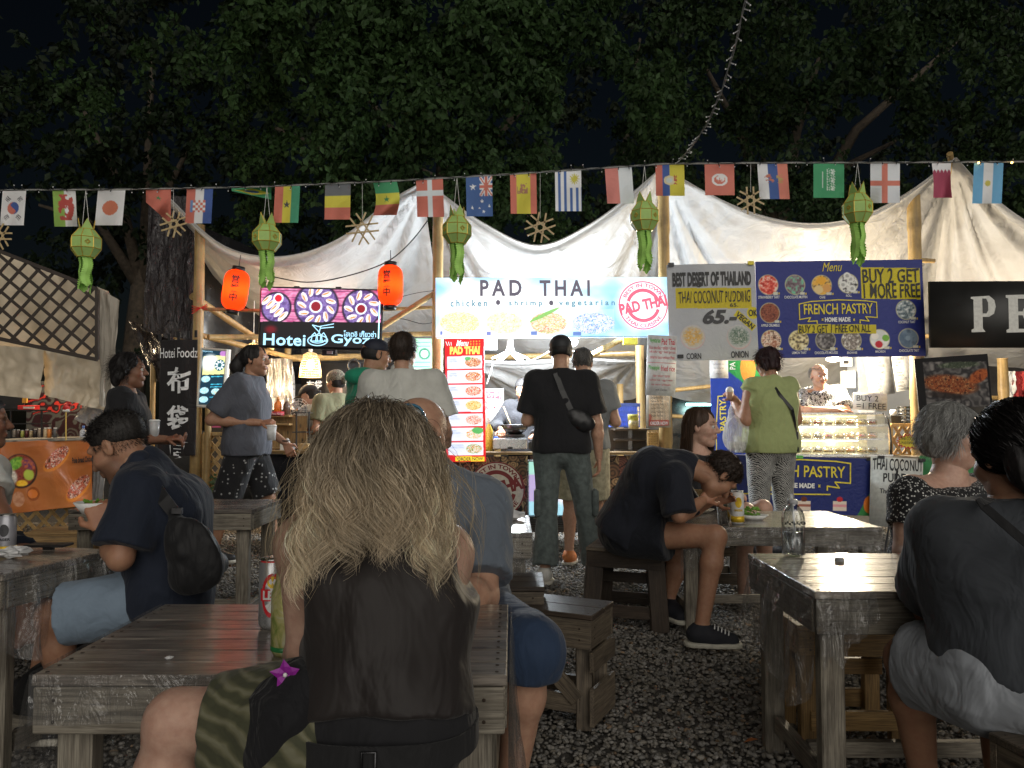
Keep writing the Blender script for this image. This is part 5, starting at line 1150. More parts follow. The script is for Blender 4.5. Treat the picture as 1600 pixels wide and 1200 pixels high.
def stool(label, cx, cy, w=.38, d=.3, h=.45, rot=0, tm='darkpine', sm='pine', slats=False, ap=.09, splay=0, nb=3, leg=.06, group='wooden stools'):
 t = thing('wooden_stool', label, 'stool', (cx, cy, 0), R(rot), group); bw = d/nb
 for k in range(nb): y = -d/2+bw*(k+.5); lbeam('board', (-w/2-.005, y, h-.01), (w/2+.005, y, h-.01), bw-.005, .02, M_[tm], t, bev=.003)
 z = h-.021-ap/2; q = splay
 for s in (-1, 1):
  lbeam('apron', (-w/2, s*(d/2-.011), z), (w/2, s*(d/2-.011), z), .02, ap, M_[sm], t)
  lbeam('apron', (s*(w/2-.011), -d/2+.022, z), (s*(w/2-.011), d/2-.022, z), .02, ap, M_[sm], t)
  for r_ in (-1, 1): lbeam('leg', (s*(w/2-.045), r_*(d/2-.045), h-.022), (s*(w/2-.045+q), r_*(d/2-.045+q*.5), 0), leg, leg*.6, M_[sm], t)
  lbeam('stretcher', (-w/2+.05-q*.7, s*(d/2-.03), .1), (w/2-.05+q*.7, s*(d/2-.03), .1), .02, .07, M_[sm], t)
  if slats:
   for zz, hh in ((.27, .075), (.1, .14)): lbeam('slat', (s*(w/2+.002), -d/2+.005, zz), (s*(w/2+.002), d/2-.005, zz), .016, hh, M_[sm], t)
 nails(t, w, d, h, nb, h-.021-ap/2)
 if not slats: lbeam('stretcher', (-w/2+.05, 0, .26), (w/2-.05, 0, .26), .02, .06, M_[sm], t)
 else: lbeam('brace', (-w/2+.06, -d/2+.02, .32), (w/2-.06, -d/2+.02, .12), .018, .06, M_[sm], t)
 return t
tA = table('large front table wrapped in clear film behind the long haired woman', -.475, 1.815, .93, .58, 0, amat='greypine', nb=7)
film(tA, (-.94, 1.53, .7), (-.94, 2.1, .7), .55, .3, (-1, 0, 0), 1, .05); film(tA, (-.01, 2.1, .7), (-.01, 1.53, .7), .2, .62, (1, 0, 0), 2, .03)
film(tA, (-.94, 1.525, .7), (-.3, 1.525, .7), .1, .085, (0, -1, 0), 3, .006, rag=.1)
tB = table('film wrapped table at the right with a clear bottle on it', 1.46, 2.575, 1.16, .64, 0, amat='greypine', lmat='greypine', ap=.1, nb=6)
film(tB, (.88, 2.9, .7), (.88, 2.25, .7), .24, .36, (-1, 0, 0), 4, .05); film(tB, (.88, 2.25, .7), (1.05, 2.25, .7), .24, .1, (0, -1, 0), 5, .03)
tC = table('long film wrapped table where the hunched man eats', 1.5, 4.68, 1.12, .76, 0, h=.60, amat='greypine', ap=.08)
film(tC, (1.1, 4.295, .6), (2.06, 4.295, .6), .1, .14, (0, -1, 0), 6, .012, rag=.15); film(tC, (.93, 4.295, .6), (1.1, 4.295, .6), .3, .2, (0, -1, 0), 7, .02)
tD = table('film wrapped table at the left edge with a beer can and phone', -2.12, 2.86, 1.1, .5, -13, amat='greypine')
a = tD; W = wm(tD); film(tD, W @ Vector((.55, -.25, .7)), W @ Vector((.55, .25, .7)), .3, .12, W.to_3x3() @ Vector((1, 0, 0)), 8, .06); film(tD, W @ Vector((-.1, -.25, .7)), W @ Vector((.55, -.25, .7)), .12, .4, W.to_3x3() @ Vector((0, -1, 0)), 9, .04)
tE = table('empty weathered table in front of the walking man', -1.95, 4.56, 1.02, .56, 0, amat='greypine')
tF = table('film wrapped table behind the bald man in the centre', -.36, 3.72, .9, .62, 0, amat='greypine')
film(tF, (-.5, 3.405, .7), (.09, 3.405, .7), .2, .24, (0, -1, 0), 10, .02)
stool('dark square stool standing free in the centre foreground', .205, 3.165, .34, .27, .45, -26, slats=True, sm='pine', ap=.11, nb=2)
stool('splayed stool carrying the hunched man', .70, 4.62, .43, .42, .46, -18, tm='pine', sm='darkpine', splay=.03, leg=.1)
stool('pale yellow stool pushed under the right table', 1.25, 2.98, .42, .3, .45, 0, tm='yellowpine', sm='yellowpine')
stool('stool under the person in grey at the right edge', 1.38, 1.75, .4, .36, .45, 12, tm='pine', sm='pine')
stool('stool under the man in the navy shirt', -1.36, 3.02, .5, .34, .44, -6, sm='darkpine')
stool('light wooden stool near the orange banner', -3.05, 5.3, .4, .3, .45, 8, tm='yellowpine', sm='yellowpine')
stool('dark stool behind the centre table near the bald man', -.1, 3.42, .34, .3, .56, 0, sm='pine') if 0 else stool('dark stool beside the film wrapped centre table', -.02, 3.3, .3, .3, .52, 0, sm='pine')
stool('stool under the long haired woman', -.2, 1.25, .36, .32, .42, 0)
stool('stool under the bald man', -.2, 2.62, .36, .32, .44, 0)
stool('stool under the grey haired woman', 2.35, 3.35, .4, .32, .45, 0)
stool('stool under the brown haired young woman', 1.45, 5.5, .4, .34, .45, 0)
stool('stool at the far left edge under the man in white', -2.6, 3.8, .4, .34, .45, 0)
# ---------------- things on the tables ----------------
def canm(name, base, zones, lab=None):
 n = N(name); n.set(rough=.3, metal=.55); co = n.n('TexCoord'); sp = n.n('SeparateXYZ'); n.l(co.outputs['Object'], sp.inputs[0])
 c = n.ramp(n.math('MULTIPLY', sp.outputs[2], 5.9), zones); n.t.nodes[-1].color_ramp.interpolation = 'CONSTANT' if hasattr(n.t.nodes[-1], 'color_ramp') else None
 n.l(c, n.b.inputs['Base Color']); return n.m
def can(label, loc, h, r, mat, deco=None, face=0):
 t = thing('drink_can', label, 'can', loc, 0, 'drink cans on the tables'); M = Matrix.Translation(loc)
 MB().lathe([(r*.0, .004), (r*.7, .002), (r*.8, 0), (r, .012), (r, h-.016), (r*.86, h-.003), (r*.88, h), (r*.8, h-.002), (r*.78, h-.006), (0, h-.006)], M, 24).build('can_body', mat, t, True)
 MB().lathe([(r*.89, h-.003), (r*.93, h), (r*.89, h+.002)], M, 24).build('rim', M_['steel'], t, True)
 if deco:
  for (txt, z0, z1, wd, mt) in deco:
   if txt in ('ring', 'disc', 'band'):
    m = MB(); n_ = 28; cz = (z0+z1)/2; rz = (z1-z0)/2; v = [];
    for k in range(n_):
     a = 2*PI*k/n_
     for q in ((1.0, .78) if txt == 'ring' else (1.0, .02)): v.append((wd*q*math.cos(a), cz+rz*q*math.sin(a)))
    if txt == 'band': v = [(-wd, z0), (-wd, z1), (-wd*.33, z0), (-wd*.33, z1), (wd*.33, z0), (wd*.33, z1), (wd, z0), (wd, z1)]; f = [(0, 2, 3, 1), (2, 4, 5, 3), (4, 6, 7, 5)]
    else: f = [(2*k, (2*k+2) % (2*n_), (2*k+3) % (2*n_), 2*k+1) for k in range(n_)]
    off = .0012 if txt != 'band' else .0016
    vv = [Vector(((r+off)*math.sin(x/r+face), -(r+off)*math.cos(x/r+face), z)) for x, z in v]; m.add([M @ p for p in vv], f); m.build('label_print', mt, t)
   else:
    co, pol = text_mesh(txt, None, .04, 0, 1, 'CENTER'); lo = co.min(0); hi = co.max(0); x = (co[:, 0]-(lo[0]+hi[0])/2)/(hi[0]-lo[0])*wd*2; z = z0+(z1-z0)*(co[:, 1]-lo[1])/(hi[1]-lo[1])
    vv = np.stack([(r+.0022)*np.sin(x/r+face)+loc[0], -(r+.0022)*np.cos(x/r+face)+loc[1], z+loc[2]], -1); obj('lettering', mkmesh('lettering', vv, pol, [mt]), t)
 return t
mcan = plain('silver_can', (.55, .56, .57), .3, .7); mred = plain('can_red', (.6, .02, .03), .35); mgold = plain('can_gold', (.75, .5, .03), .35, .3); mwht = plain('can_white', (.72, .72, .7), .35)
t = can('silver and red beer can standing on the front table', (-.575, 1.87, .70), .165, .033, mcan, [('disc', .03, .135, .026, mwht), ('ring', .03, .135, .026, mred), ('band', .07, .098, .029, mred), ('LEO', .073, .095, .022, mwht), ('disc', .1, .128, .012, mgold)], .25)
MB().lathe([(.0285, .152), (.0295, .158), (.0295, .163)], Matrix.Translation((-.575, 1.87, .70)), 24).build('red_rim', mred, t, True)
t = can('white and gold beer can on the hunched man\'s table', (1.295, 4.44, .60), .187, .037, mwht, [('disc', .095, .155, .019, mgold), ('SINGHA', .075, .088, .023, mgold)], -.1)
MB().lathe([(.0375, .012), (.0377, .047)], Matrix.Translation((1.295, 4.44, .60)), 24).build('gold_band', mgold, t, True)
t = can('grey drink can with a gold base at the left edge', (-1.865, 2.86, .70), .148, .03, plain('can_grey', (.42, .42, .46), .35, .4), [('disc', .07, .115, .016, M_['inkn']), ('LAGER', .055, .065, .02, M_['inkn'])], .2)
MB().lathe([(.0305, .01), (.0307, .035)], Matrix.Translation((-1.865, 2.86, .70)), 24).build('gold_band', mgold, t, True)
# tall glass with pale drink and green foot
t = thing('drink_can', 'yellow green tall drink can by the woman\'s elbow', 'can', (-.48, 1.66, .70), 0, 'drink cans on the tables'); M = Matrix.Translation((-.48, 1.66, .70))
def f_can(z, a): return 0
n = N('yellow_green_can'); n.set(rough=.3, metal=.3); n.l(n.ramp(n.noise(n.coords(scale=(1, 1, .6)), 30, 4, .6, 1), [(.35, (.2, .28, .06)), (.5, (.55, .52, .2)), (.65, (.62, .6, .42))]), n.b.inputs['Base Color'])
MB().lathe([(0, .004), (.026, 0), (.033, .012), (.033, .13), (.024, .158), (.023, .172), (0, .172)], M, 24).build('can_body', n.m, t, True); MB().lathe([(.0265, .001), (.0335, .013), (.0335, .022)], M, 24).build('green_foot', plain('can_green', (.03, .2, .06), .35), t, True)
# water bottle with straw
b0 = G(1240, 869, .70); t = thing('water_bottle', 'clear round shouldered plastic water bottle with a straw', 'bottle', b0); M = Matrix.Translation(b0)
n = N('bottle_plastic'); n.set(col=(1, 1, 1), rough=.04); tp = n.n('BsdfTransparent'); tp.inputs[0].default_value = (.93, .95, .96, 1); gl = n.n('BsdfGlossy', _Roughness=.06); lw = n.n('LayerWeight', _Blend=.5); mx = n.n('MixShader')
n.l(n.math('ADD', n.math('MULTIPLY', lw.outputs['Facing'], .7), .13), mx.inputs[0]); n.l(tp.outputs[0], mx.inputs[1]); n.l(gl.outputs[0], mx.inputs[2]); n.l(mx.outputs[0], n.out.inputs[0]); M_['pet'] = n.m
MB().lathe([(0, .004), (.03, .002), (.04, .008), (.041, .06), (.0405, .115), (.041, .13), (.04, .145), (.033, .168), (.02, .183), (.0155, .19), (.0155, .208)], M, 28).build('bottle_body', M_['pet'], t, True)
MB().lathe([(0, .008), (.038, .01), (.038, .088), (0, .088)], M, 24).build('water', M_['pet'], t, True)
MB().lathe([(.017, .19), (.0185, .192), (.0185, .204), (.017, .206)], M, 20).build('neck_ring', plain('clear_ring', (.4, .4, .42), .3), t, True)
MB().tube([b0+Vector((.012, 0, .02)), b0+Vector((-.004, 0, .225))], .004, 6).build('straw', plain('pale_straw', (.6, .6, .6), .3), t, True)
for k in range(11):
 a = -1.0+k*.2; p = b0+Vector((.0415*math.sin(a), -.0415*math.cos(a), .122+.005*(k % 2))); MB().sph(p, (.0035, .002, .004), 0, 6).build('printed_mark', M_['ink'], t)
c0 = G(1312, 877, .702); tag(MB().lathe([(0, .014), (.016, .013), (.018, .002), (.018, 0)], Matrix.Translation(c0), 18).build('bottle_cap', M_['grey'], None, True), 'small grey bottle cap lying on the right table', 'bottle cap')
# crumbs and tissue
def crumple(name, label, c, s, mat, seed, cat='tissue', flat=.35):
 r = np.random.default_rng(seed); m = MB().sph((0, 0, 0), 1, 0, 14); v = np.array(m.v); d = .65+.7*r.random(len(v)); v = v*d[:, None]*np.array([1, .8, flat])*s; v[:, 2] -= v[:, 2].min(); v += np.array(tuple(c))
 return tag(obj(name, mkmesh(name, v, m.f, [mat])), label, cat)
mt = plain('tissue_paper', (.6, .6, .6), .8)
crumple('tissue', 'crumpled white tissue by the can at the left edge', G(22, 872, .70), .05, mt, 1); crumple('tissue', 'crumpled tissue lying on the centre table behind the bald man', G(800, 812, .70), .06, mt, 2)
crumple('tissue', 'tiny torn paper scrap in the middle of the front table', G(264, 1030, .70), .008, mt, 3)
p = G(76, 858, .70); t = thing('phone', 'black phone propped on a small stand on the left table', 'phone', p); MB().box(p+Vector((0, 0, .016)), (.155, .075, .009), None, 0, .003).build('phone_body', M_['black'], t); MB().box(p+Vector((0, 0, .0065)), (.03, .03, .013)).build('stand', M_['black'], t)
# food on the hunched man's table
p = G(1092, 801, .60); t = thing('plate', 'oval paper plate with noodles in front of the eating man', 'plate', p); M = Matrix.Translation(p) @ Matrix.Diagonal((1, .8, 1, 1))
MB().lathe([(0, .004), (.07, .004), (.098, .022), (.1, .024), (.096, .024), (.07, .008), (0, .008)], M, 30).build('dish', plain('cream_plate', (.6, .57, .48), .5), t, True)
m = MB(); r = random.Random(3); M_['noodle'] = plain('fried_noodle', (.5, .32, .12), .35, vs=60, var=.4)
for k in range(46):
 a = r.random()*2*PI; rr = r.random()*.06; q = []
 for j in range(7): a += r.uniform(-.9, .9); rr = min(.065, abs(rr+r.uniform(-.02, .02))); q.append(p+Vector((rr*math.cos(a), rr*.8*math.sin(a), .012+.032*(1-(rr/.068)**2)*r.uniform(.7, 1))))
 m.tube(q, .0022, 4)
m.build('noodles', M_['noodle'], t, True)['kind'] = 'stuff'
m = MB()
for k in range(9):
 tt = (k-4)/4; e = P(1091+tt*7, 765, 4.75); q = [p+Vector((tt*.045, 0, .03)), p+Vector((tt*.04, 0, .07)), e]; m.tube(q, .0022, 4)
m.build('hanging_noodles', M_['noodle'], t, True)['kind'] = 'stuff'
p = G(1131, 818, .60); t = thing('plastic_cup', 'clear plastic cup beside the white beer can', 'cup', p); MB().lathe([(0, .002), (.033, .002), (.046, .17), (.048, .172), (.045, .17), (.032, .006), (0, .006)], Matrix.Translation(p), 24).build('cup_wall', M_['pet'], t, True)
p = G(1178, 812, .60); t = thing('paper_tray', 'paper tray with green lettuce right of the beer can', 'tray', p); MB().lathe([(0, .004), (.05, .004), (.085, .03), (.088, .03), (.05, .0), (0, .0)], Matrix.Translation(p) @ Matrix.Diagonal((1, .7, 1, 1)), 20).build('dish', M_['white'], t, True)
m = MB()
for k in range(26):
 a = r.random()*6.28; q = p+Vector((r.uniform(-.06, .03), r.uniform(-.03, .03), .02+r.random()*.045)); d = Vector((math.cos(a), math.sin(a), r.uniform(.1, .9)))*.025; s_ = d.cross(Vector((0, 0, 1))).normalized()*.018; m.add([q-s_, q+d*.5-s_*.6+Vector((0, 0, .01)), q+d, q+d*.5+s_*.6+Vector((0, 0, -.006)), q+s_], [(0, 1, 2, 3), (0, 3, 4)])
m.build('lettuce', plain('lettuce_green', (.16, .34, .04), .5, vs=50), t)['kind'] = 'stuff'
# ---------------- left stall: lattice roof panel, cloths, shelf ----------------
def clipseg(a, b, poly):
 a = np.array(a, float); b = np.array(b, float); t0, t1 = 0., 1.; n = len(poly); d = b-a; c = np.mean(poly, 0)
 for i in range(n):
  p = np.array(poly[i], float); q = np.array(poly[(i+1) % n], float); e = q-p; nn = np.array([e[1], -e[0]])
  if nn @ (c-p) < 0: nn = -nn
  den = nn @ d; num = nn @ (p-a)
  if abs(den) < 1e-9:
   if num > 0: return None
  elif den > 0: t0 = max(t0, num/den)
  else: t1 = min(t1, num/den)
 return (a+d*t0, a+d*t1) if t1-t0 > .02 else None
def lattice(name, label, cat, poly, D, sp, ang, w_, mat, th=.012, frame=True, gap=.01):
 t = thing(name, label, cat, P(*np.mean(poly, 0), D))
 c = np.mean(poly, 0)
 for k, a in enumerate(ang):
  d = np.array([math.cos(a), math.sin(a)]); nn = np.array([-d[1], d[0]])
  for i in range(-16, 17):
   o = c+nn*sp*i; s = clipseg(o-d*600, o+d*600, poly)
   if s is None: continue
   (x0, y0), (x1, y1) = s
   p, q = P(x0, y0, D+k*gap), P(x1, y1, D+k*gap)
   if (p-q).length > .03: beam('slat', p, q, th, w_, mat, t, (nn[0], 0, -nn[1]), bev=.002)
 if frame:
  for i in range(len(poly)):
   a, b = poly[i], poly[(i+1) % len(poly)]; beam('frame_rail', P(*a, D-.02), P(*b, D-.02), .03, .035, mat, t)
 return t
M_['blackwood'] = plain('black_stained_wood', (.03, .02, .014), .5)
lattice('lattice_panel', 'dark wooden diagonal lattice panel at the upper left', 'lattice', [(-25, 383), (152, 452), (152, 562), (-25, 524)], 7.1, 21, (R(40), R(-48)), .028, M_['blackwood'])
M_['bamb3'] = bamboo('split_bamboo', (.5, .34, .13), (.32, .2, .08))
lattice('lattice_panel', 'split bamboo lattice below the orange banner', 'lattice', [(-10, 800), (148, 788), (148, 822), (-10, 846)], 8.0, 19, (R(48), R(-48)), .035, M_['bamb3'])
lattice('lattice_panel', 'split bamboo lattice behind the walking man\'s legs', 'lattice', [(318, 678), (372, 678), (372, 786), (318, 786)], 7.55, 14, (R(50), R(-50)), .035, M_['bamb3'])
lattice('lattice_panel', 'split bamboo lattice between the display case and the post', 'lattice', [(1392, 664), (1428, 664), (1428, 712), (1392, 712)], 7.8, 12, (R(60), R(-60)), .03, M_['bamb3'])
M_['cream'] = cloth('cream_canvas', (.6, .5, .35), .8, folds=.5, scale=5)
tcr = plain('cream_tarp', (.58, .49, .36), .5, vs=6, var=.15)
sheetcloth('cloth_sheet', 'warm lit cream cloth behind the dark lattice', 'cloth', [(-60, 375, 7.6), (170, 455, 7.6), (172, 560, 7.7), (-60, 545, 7.7)], tcr, 40, 30, .05, 2, 21)
sheetcloth('cloth_sheet', 'cream cloth flap hanging at the far left under the lattice', 'cloth', [(-60, 535, 7.5), (66, 545, 7.5), (60, 624, 7.5), (-60, 612, 7.5)], tcr, 40, 30, .05, 2, 22)
sheetcloth('cloth_sheet', 'translucent cream tarp flap torn at its lower edge above the mural', 'cloth', [(60, 545, 7.6), (186, 560, 7.6), (160, 642, 7.6), (68, 617, 7.6)], tcr, 40, 30, .08, 2, 23)
sheetcloth('cloth_sheet', 'grey tarp corner hanging right of the lattice', 'cloth', [(150, 447, 7.35), (186, 470, 7.35), (176, 640, 7.5), (150, 632, 7.5)], plain('grey_tarp', (.42, .38, .32), .5, vs=5), 24, 40, .09, 2, 24)
sheetcloth('cloth_sheet', 'grey sheet tied back behind the standing woman in black', 'cloth', [(125, 632, 8), (180, 640, 8), (165, 680, 8), (115, 655, 8)], plain('grey_sheet', (.3, .31, .33), .5), 24, 24, .08, 2, 25)
sheetcloth('cloth_sheet', 'pale plastic sheet hanging behind the eating man\'s head', 'cloth', [(146, 690, 8.1), (166, 690, 8.1), (160, 790, 8.1), (143, 790, 8.1)], plain('pale_sheet', (.4, .4, .4), .4), 16, 30, .05, 2, 26)
o = beam('counter_top', P(-30, 690, 7.5), P(148, 684, 8.1), .5, .03, M_['greypine']); o.name = 'stall_counter'; tag(o, 'wooden counter board of the left stall above the orange banner', 'counter')
culm(mb := MB(), P(-10, 846, 8), P(140, 823, 8), .025); tag(mb.build('bamboo_pole', M_['bamb3'], None, True), 'bamboo ground rail under the left lattice', 'bamboo pole')
t = thing('shelf_rack', 'black metal rack full of jars on the left stall counter', 'rack', P(35, 688, 8.2))
for x in (17, 65): beam('upright', P(x, 688, 8.2), P(x, 640, 8.2), .015, .015, M_['black'], t); beam('upright', P(x, 688, 8.5), P(x, 640, 8.5), .015, .015, M_['black'], t)
for y in (641, 662, 684): beam('shelf', P(15, y, 8.35), P(67, y, 8.35), .3, .012, M_['black'], t)
def jar(px, pyb, pyt, D, rpx, col, label, lidc=None, cat='jar', grp='jars and bottles on the stall counters', taper=0, z=None):
 b = P(px, pyb, D); h = P(px, pyt, D).z-b.z; r_ = rpx*D/F; t = thing(cat, label, cat, b, 0, grp); M = Matrix.Translation(b)
 m = plain(cat+'_contents', col, .3, vs=80, var=.35)
 if taper: prof = [(0, .001), (r_, 0), (r_, h*.6), (r_*.35, h*.78), (r_*.28, h)]
 else: prof = [(0, .001), (r_, 0), (r_, h*.85), (r_*.8, h*.9)]
 MB().lathe(prof, M, 14).build('glass_body', m, t, True)
 MB().lathe([(r_*(.4 if taper else .85), h*(.8 if taper else .87)), (r_*(.38 if taper else .85), h), (0, h)], M, 14).build('lid', plain('lid', lidc or (.5, .5, .48), .4), t, True); return t
cols = [(.35, .3, .25), (.08, .05, .04), (.4, .42, .1), (.12, .03, .03), (.45, .35, .2), (.05, .04, .04), (.3, .25, .2)]
for k in range(7): jar(22+k*6.6, 684, 668+random.randint(0, 4), 8.25, 2.7, cols[k], ('clear', 'dark', 'yellow', 'deep red', 'tan', 'black', 'pale brown')[k]+' jar on the left stall rack, '+('first', 'second', 'third', 'fourth', 'fifth', 'sixth', 'seventh')[k]+' from the left')
for k, (x, c, nme) in enumerate(((77, (.6, .2, .04), 'orange drink jar right of the rack'), (71, (.5, .4, .25), 'small pale jar beside the orange one'), (86, (.1, .1, .1), 'small dark bottle near the santa hat pole'), (130, (.55, .58, .65), 'clear water bottle at the right end of the left counter'))): jar(x, 687, 668 if k < 3 else 665, 7.9, 3 if k < 3 else 5, c, nme, (.1, .2, .5) if k == 3 else None, taper=k == 3)
b = thing('box', 'small red and white box on top of the black rack', 'box', P(45, 641, 8.3)); MB().box(P(45, 637, 8.3), (.18, .1, .05)).build('carton', M_['red'], b); MB().box(P(45, 637, 8.24), (.12, .004, .02)).build('white_label', M_['white'], b)
b = thing('monitor', 'dark screen under the cloth at the far left', 'screen', P(17, 628, 8.4)); MB().box(P(17, 628, 8.4), (.3, .03, .15)).build('panel', M_['black'], b); MB().box(P(39, 626, 8.38), (.05, .02, .05)).build('yellow_tag', plain('tag_yellow', (.5, .35, .05), .5), b)
# santa hat on a thin pole
t = thing('santa_hat', 'small red and white santa hat on a thin yellow pole', 'hat', P(103, 640, 7.7)); MB().tube([P(103, 688, 7.7), P(103, 640, 7.7)], .006, 6).build('pole', plain('yellow_pole', (.5, .35, .08), .5), t)
MB().tube([P(103, 640, 7.7), P(105, 634, 7.7), P(108, 629, 7.7), P(113, 634, 7.7)], [.035, .03, .018, .01], 12).build('red_cone', M_['red'], t, True); MB().tube([P(99, 642, 7.68), P(108, 641, 7.68)], .014, 10).build('white_brim', M_['white'], t, True)
# ---------------- dumpling stall ----------------
z = P(500, 705, 7.5).z
t = thing('stall_counter', 'dumpling stall counter with a wooden top over a black cloth front', 'counter', P(540, 838, 7.5))
for k in range(3): beam('top_board', P(410, 706, 7.45+.17*k), P(692, 706, 7.45+.17*k), .165, .028, M_['yellowpine'], t)
sheetcloth('front_cloth', 'x', 'cloth', [(415, 710, 7.42), (690, 710, 7.42), (690, 834, 7.42), (415, 834, 7.42)], cloth('black_counter_cloth', (.012, .012, .016), .8), 60, 20, .03, 6, 31)
fc = bpy.data.objects['front_cloth']; fc.name = 'cloth_front'; Wf = WM['front_cloth'].copy(); del fc['label']; del fc['category']; place(fc, Wf, t)
t = thing('shelf_rack', 'black wire rack on the dumpling counter', 'rack', P(472, 705, 7.6))
for x in (463, 483):
 for D in (7.55, 7.8): MB().tube([P(x, 705, D), P(x, 643, D)], .008, 6).build('upright', M_['black'], t)
for y in (645, 675, 700): beam('shelf', P(462, y, 7.68), P(484, y, 7.68), .26, .01, M_['darksteel'], t)
b = thing('wooden_box', 'pale wooden box shelf with sauce bottles behind the walking man', 'box', P(440, 700, 8))
for y in (650, 663, 700): beam('shelf', P(420, y, 8), P(458, y, 8), .3, .02, M_['yellowpine'], b)
for x in (421, 457): beam('side', P(x, 700, 8), P(x, 650, 8), .3, .02, M_['yellowpine'], b)
jar(434, 648, 620, 7.95, 6, (.75, .2, .03), 'orange sauce squeeze bottle on the dumpling shelf', (.7, .3, .1), 'bottle', taper=1); jar(448, 648, 622, 7.95, 5.5, (.12, .07, .05), 'dark sauce squeeze bottle on the dumpling shelf', (.6, .55, .5), 'bottle', taper=1); jar(421, 648, 624, 8.0, 4, (.5, .42, .35), 'pale bottle of straws on the dumpling shelf', None, 'bottle')
S = Sheet(424, 643, 650, 444, 643, 650, 7.85, 7.85, .004); t = S.thing('allergy_card', 'small red food allergy card in front of the sauce bottles', 'sign'); S.panel('card', plain('card_red', (.55, .05, .08), .5), t, 1, 1); S.text('Food Allergy?', (425, 644.5, 443, 649), M_['inkw'], t)
c = P(467, 640, 8.1); t = thing('desk_fan', 'round white desk fan in the dumpling stall', 'fan', c); M = Matrix.Translation(c) @ Matrix.Rotation(PI/2, 4, 'X')
mb = MB()
for r_ in (.03, .06, .09, .115): mb.tube([M @ Vector((r_*math.cos(a*PI/12), r_*math.sin(a*PI/12), .02)) for a in range(25)], .0025, 4)
for k in range(16): mb.tube([M @ Vector((.02*math.cos(k*PI/8), .02*math.sin(k*PI/8), .03)), M @ Vector((.117*math.cos(k*PI/8), .117*math.sin(k*PI/8), .01))], .002, 4)
mb.build('grille', M_['white'], t); MB().lathe([(0, .03), (.025, .028), (.03, 0), (0, -.03)], M, 12).build('hub', M_['steel'], t, True)
for k in range(3):
 a = k*2*PI/3; MB().add([M @ Vector((.02*math.cos(a), .02*math.sin(a), 0)), M @ Vector((.1*math.cos(a-.4), .1*math.sin(a-.4), -.01)), M @ Vector((.1*math.cos(a+.5), .1*math.sin(a+.5), .015)), M @ Vector((.03*math.cos(a+.8), .03*math.sin(a+.8), .01))], [(0, 1, 2, 3)]).build('blade', M_['grey'], t)
MB().tube([c+Vector((0, .03, 0)), P(467, 705, 8.15)], .012, 8).build('stem', M_['white'], t); MB().lathe([(0, .02), (.05, .015), (.08, 0)], Matrix.Translation(P(467, 705, 8.15)), 16).build('base', M_['white'], t, True)
b = thing('tissue_box', 'white tissue box on the dumpling counter', 'box', P(450, 704, 7.55)); MB().box(P(450, 699, 7.55), (.13, .1, .07)).build('carton', M_['white'], b)
mb = MB(); mb.lathe([(.025, 0), (.03, .02), (.008, .06)], Matrix.Translation(P(449, 694, 7.55)), 7).build('tissue', M_['white'], b)
b = thing('basket', 'small tan paper box beside the black rack on the counter', 'box', P(475, 704, 7.6)); MB().box(P(475, 698, 7.5), (.1, .08, .06)).build('carton', plain('kraft', (.5, .33, .15), .7), b)
for k, x in enumerate((417, 431, 444)): sheetcloth('apron', ('silver', 'grey', 'pale grey')[k]+' raincoat hanging at the back, '+('first', 'second', 'third')[k]+' from the left', 'coat', [(x-2, 560, 9.2), (x+13, 560, 9.2), (x+16, 640, 9.1), (x-5, 640, 9.1)], plain('silver_fabric', (.28+.05*k, .28+.05*k, .28+.05*k), .3, .4), 14, 20, .08, 3, 41+k, 'raincoats hung at the back of the dumpling stall')
t = thing('hanging_ring', 'black rubber ring hanging behind the cook in the headscarf', 'ring', P(553, 570, 9)); c = P(553, 571, 9); MB().tube([c+Vector((.07*math.cos(a*PI/12), 0, .07*math.sin(a*PI/12))) for a in range(25)], .014, 8, cap=False).build('rubber_ring', M_['black'], t, True)
b = thing('speaker', 'small black box mounted under the dumpling sign', 'speaker', P(515, 547, 8)); MB().box(P(515, 551, 8), (.15, .08, .06)).build('case', M_['black'], b); MB().box(P(515, 551, 7.95), (.06, .01, .03)).build('front_grille', M_['grey'], b)
# potted plant at the lattice
t = thing('potted_plant', 'small leafy plant in front of the bamboo lattice', 'plant', P(340, 790, 7.5)); mb = MB()
for k in range(60):
 c = P(340+random.gauss(0, 8), 760+random.gauss(0, 14), 7.45); a = random.random()*6.3; d = Vector((math.cos(a), math.sin(a)*.5, random.uniform(-.4, .5)))*.06; s_ = Vector((-d.z, 0, d.x)).normalized()*.014; mb.add([c, c+d*.5+s_, c+d, c+d*.5-s_], [(0, 1, 2, 3)])
mb.build('leaves', plain('plant_leaf', (.05, .09, .03), .5), t)['kind'] = 'stuff'; MB().lathe([(0, .002), (.07, 0), (.09, .12), (.085, .12)], Matrix.Translation(P(340, 800, 7.5)), 14).build('pot', plain('clay', (.25, .1, .05), .8), t, True)
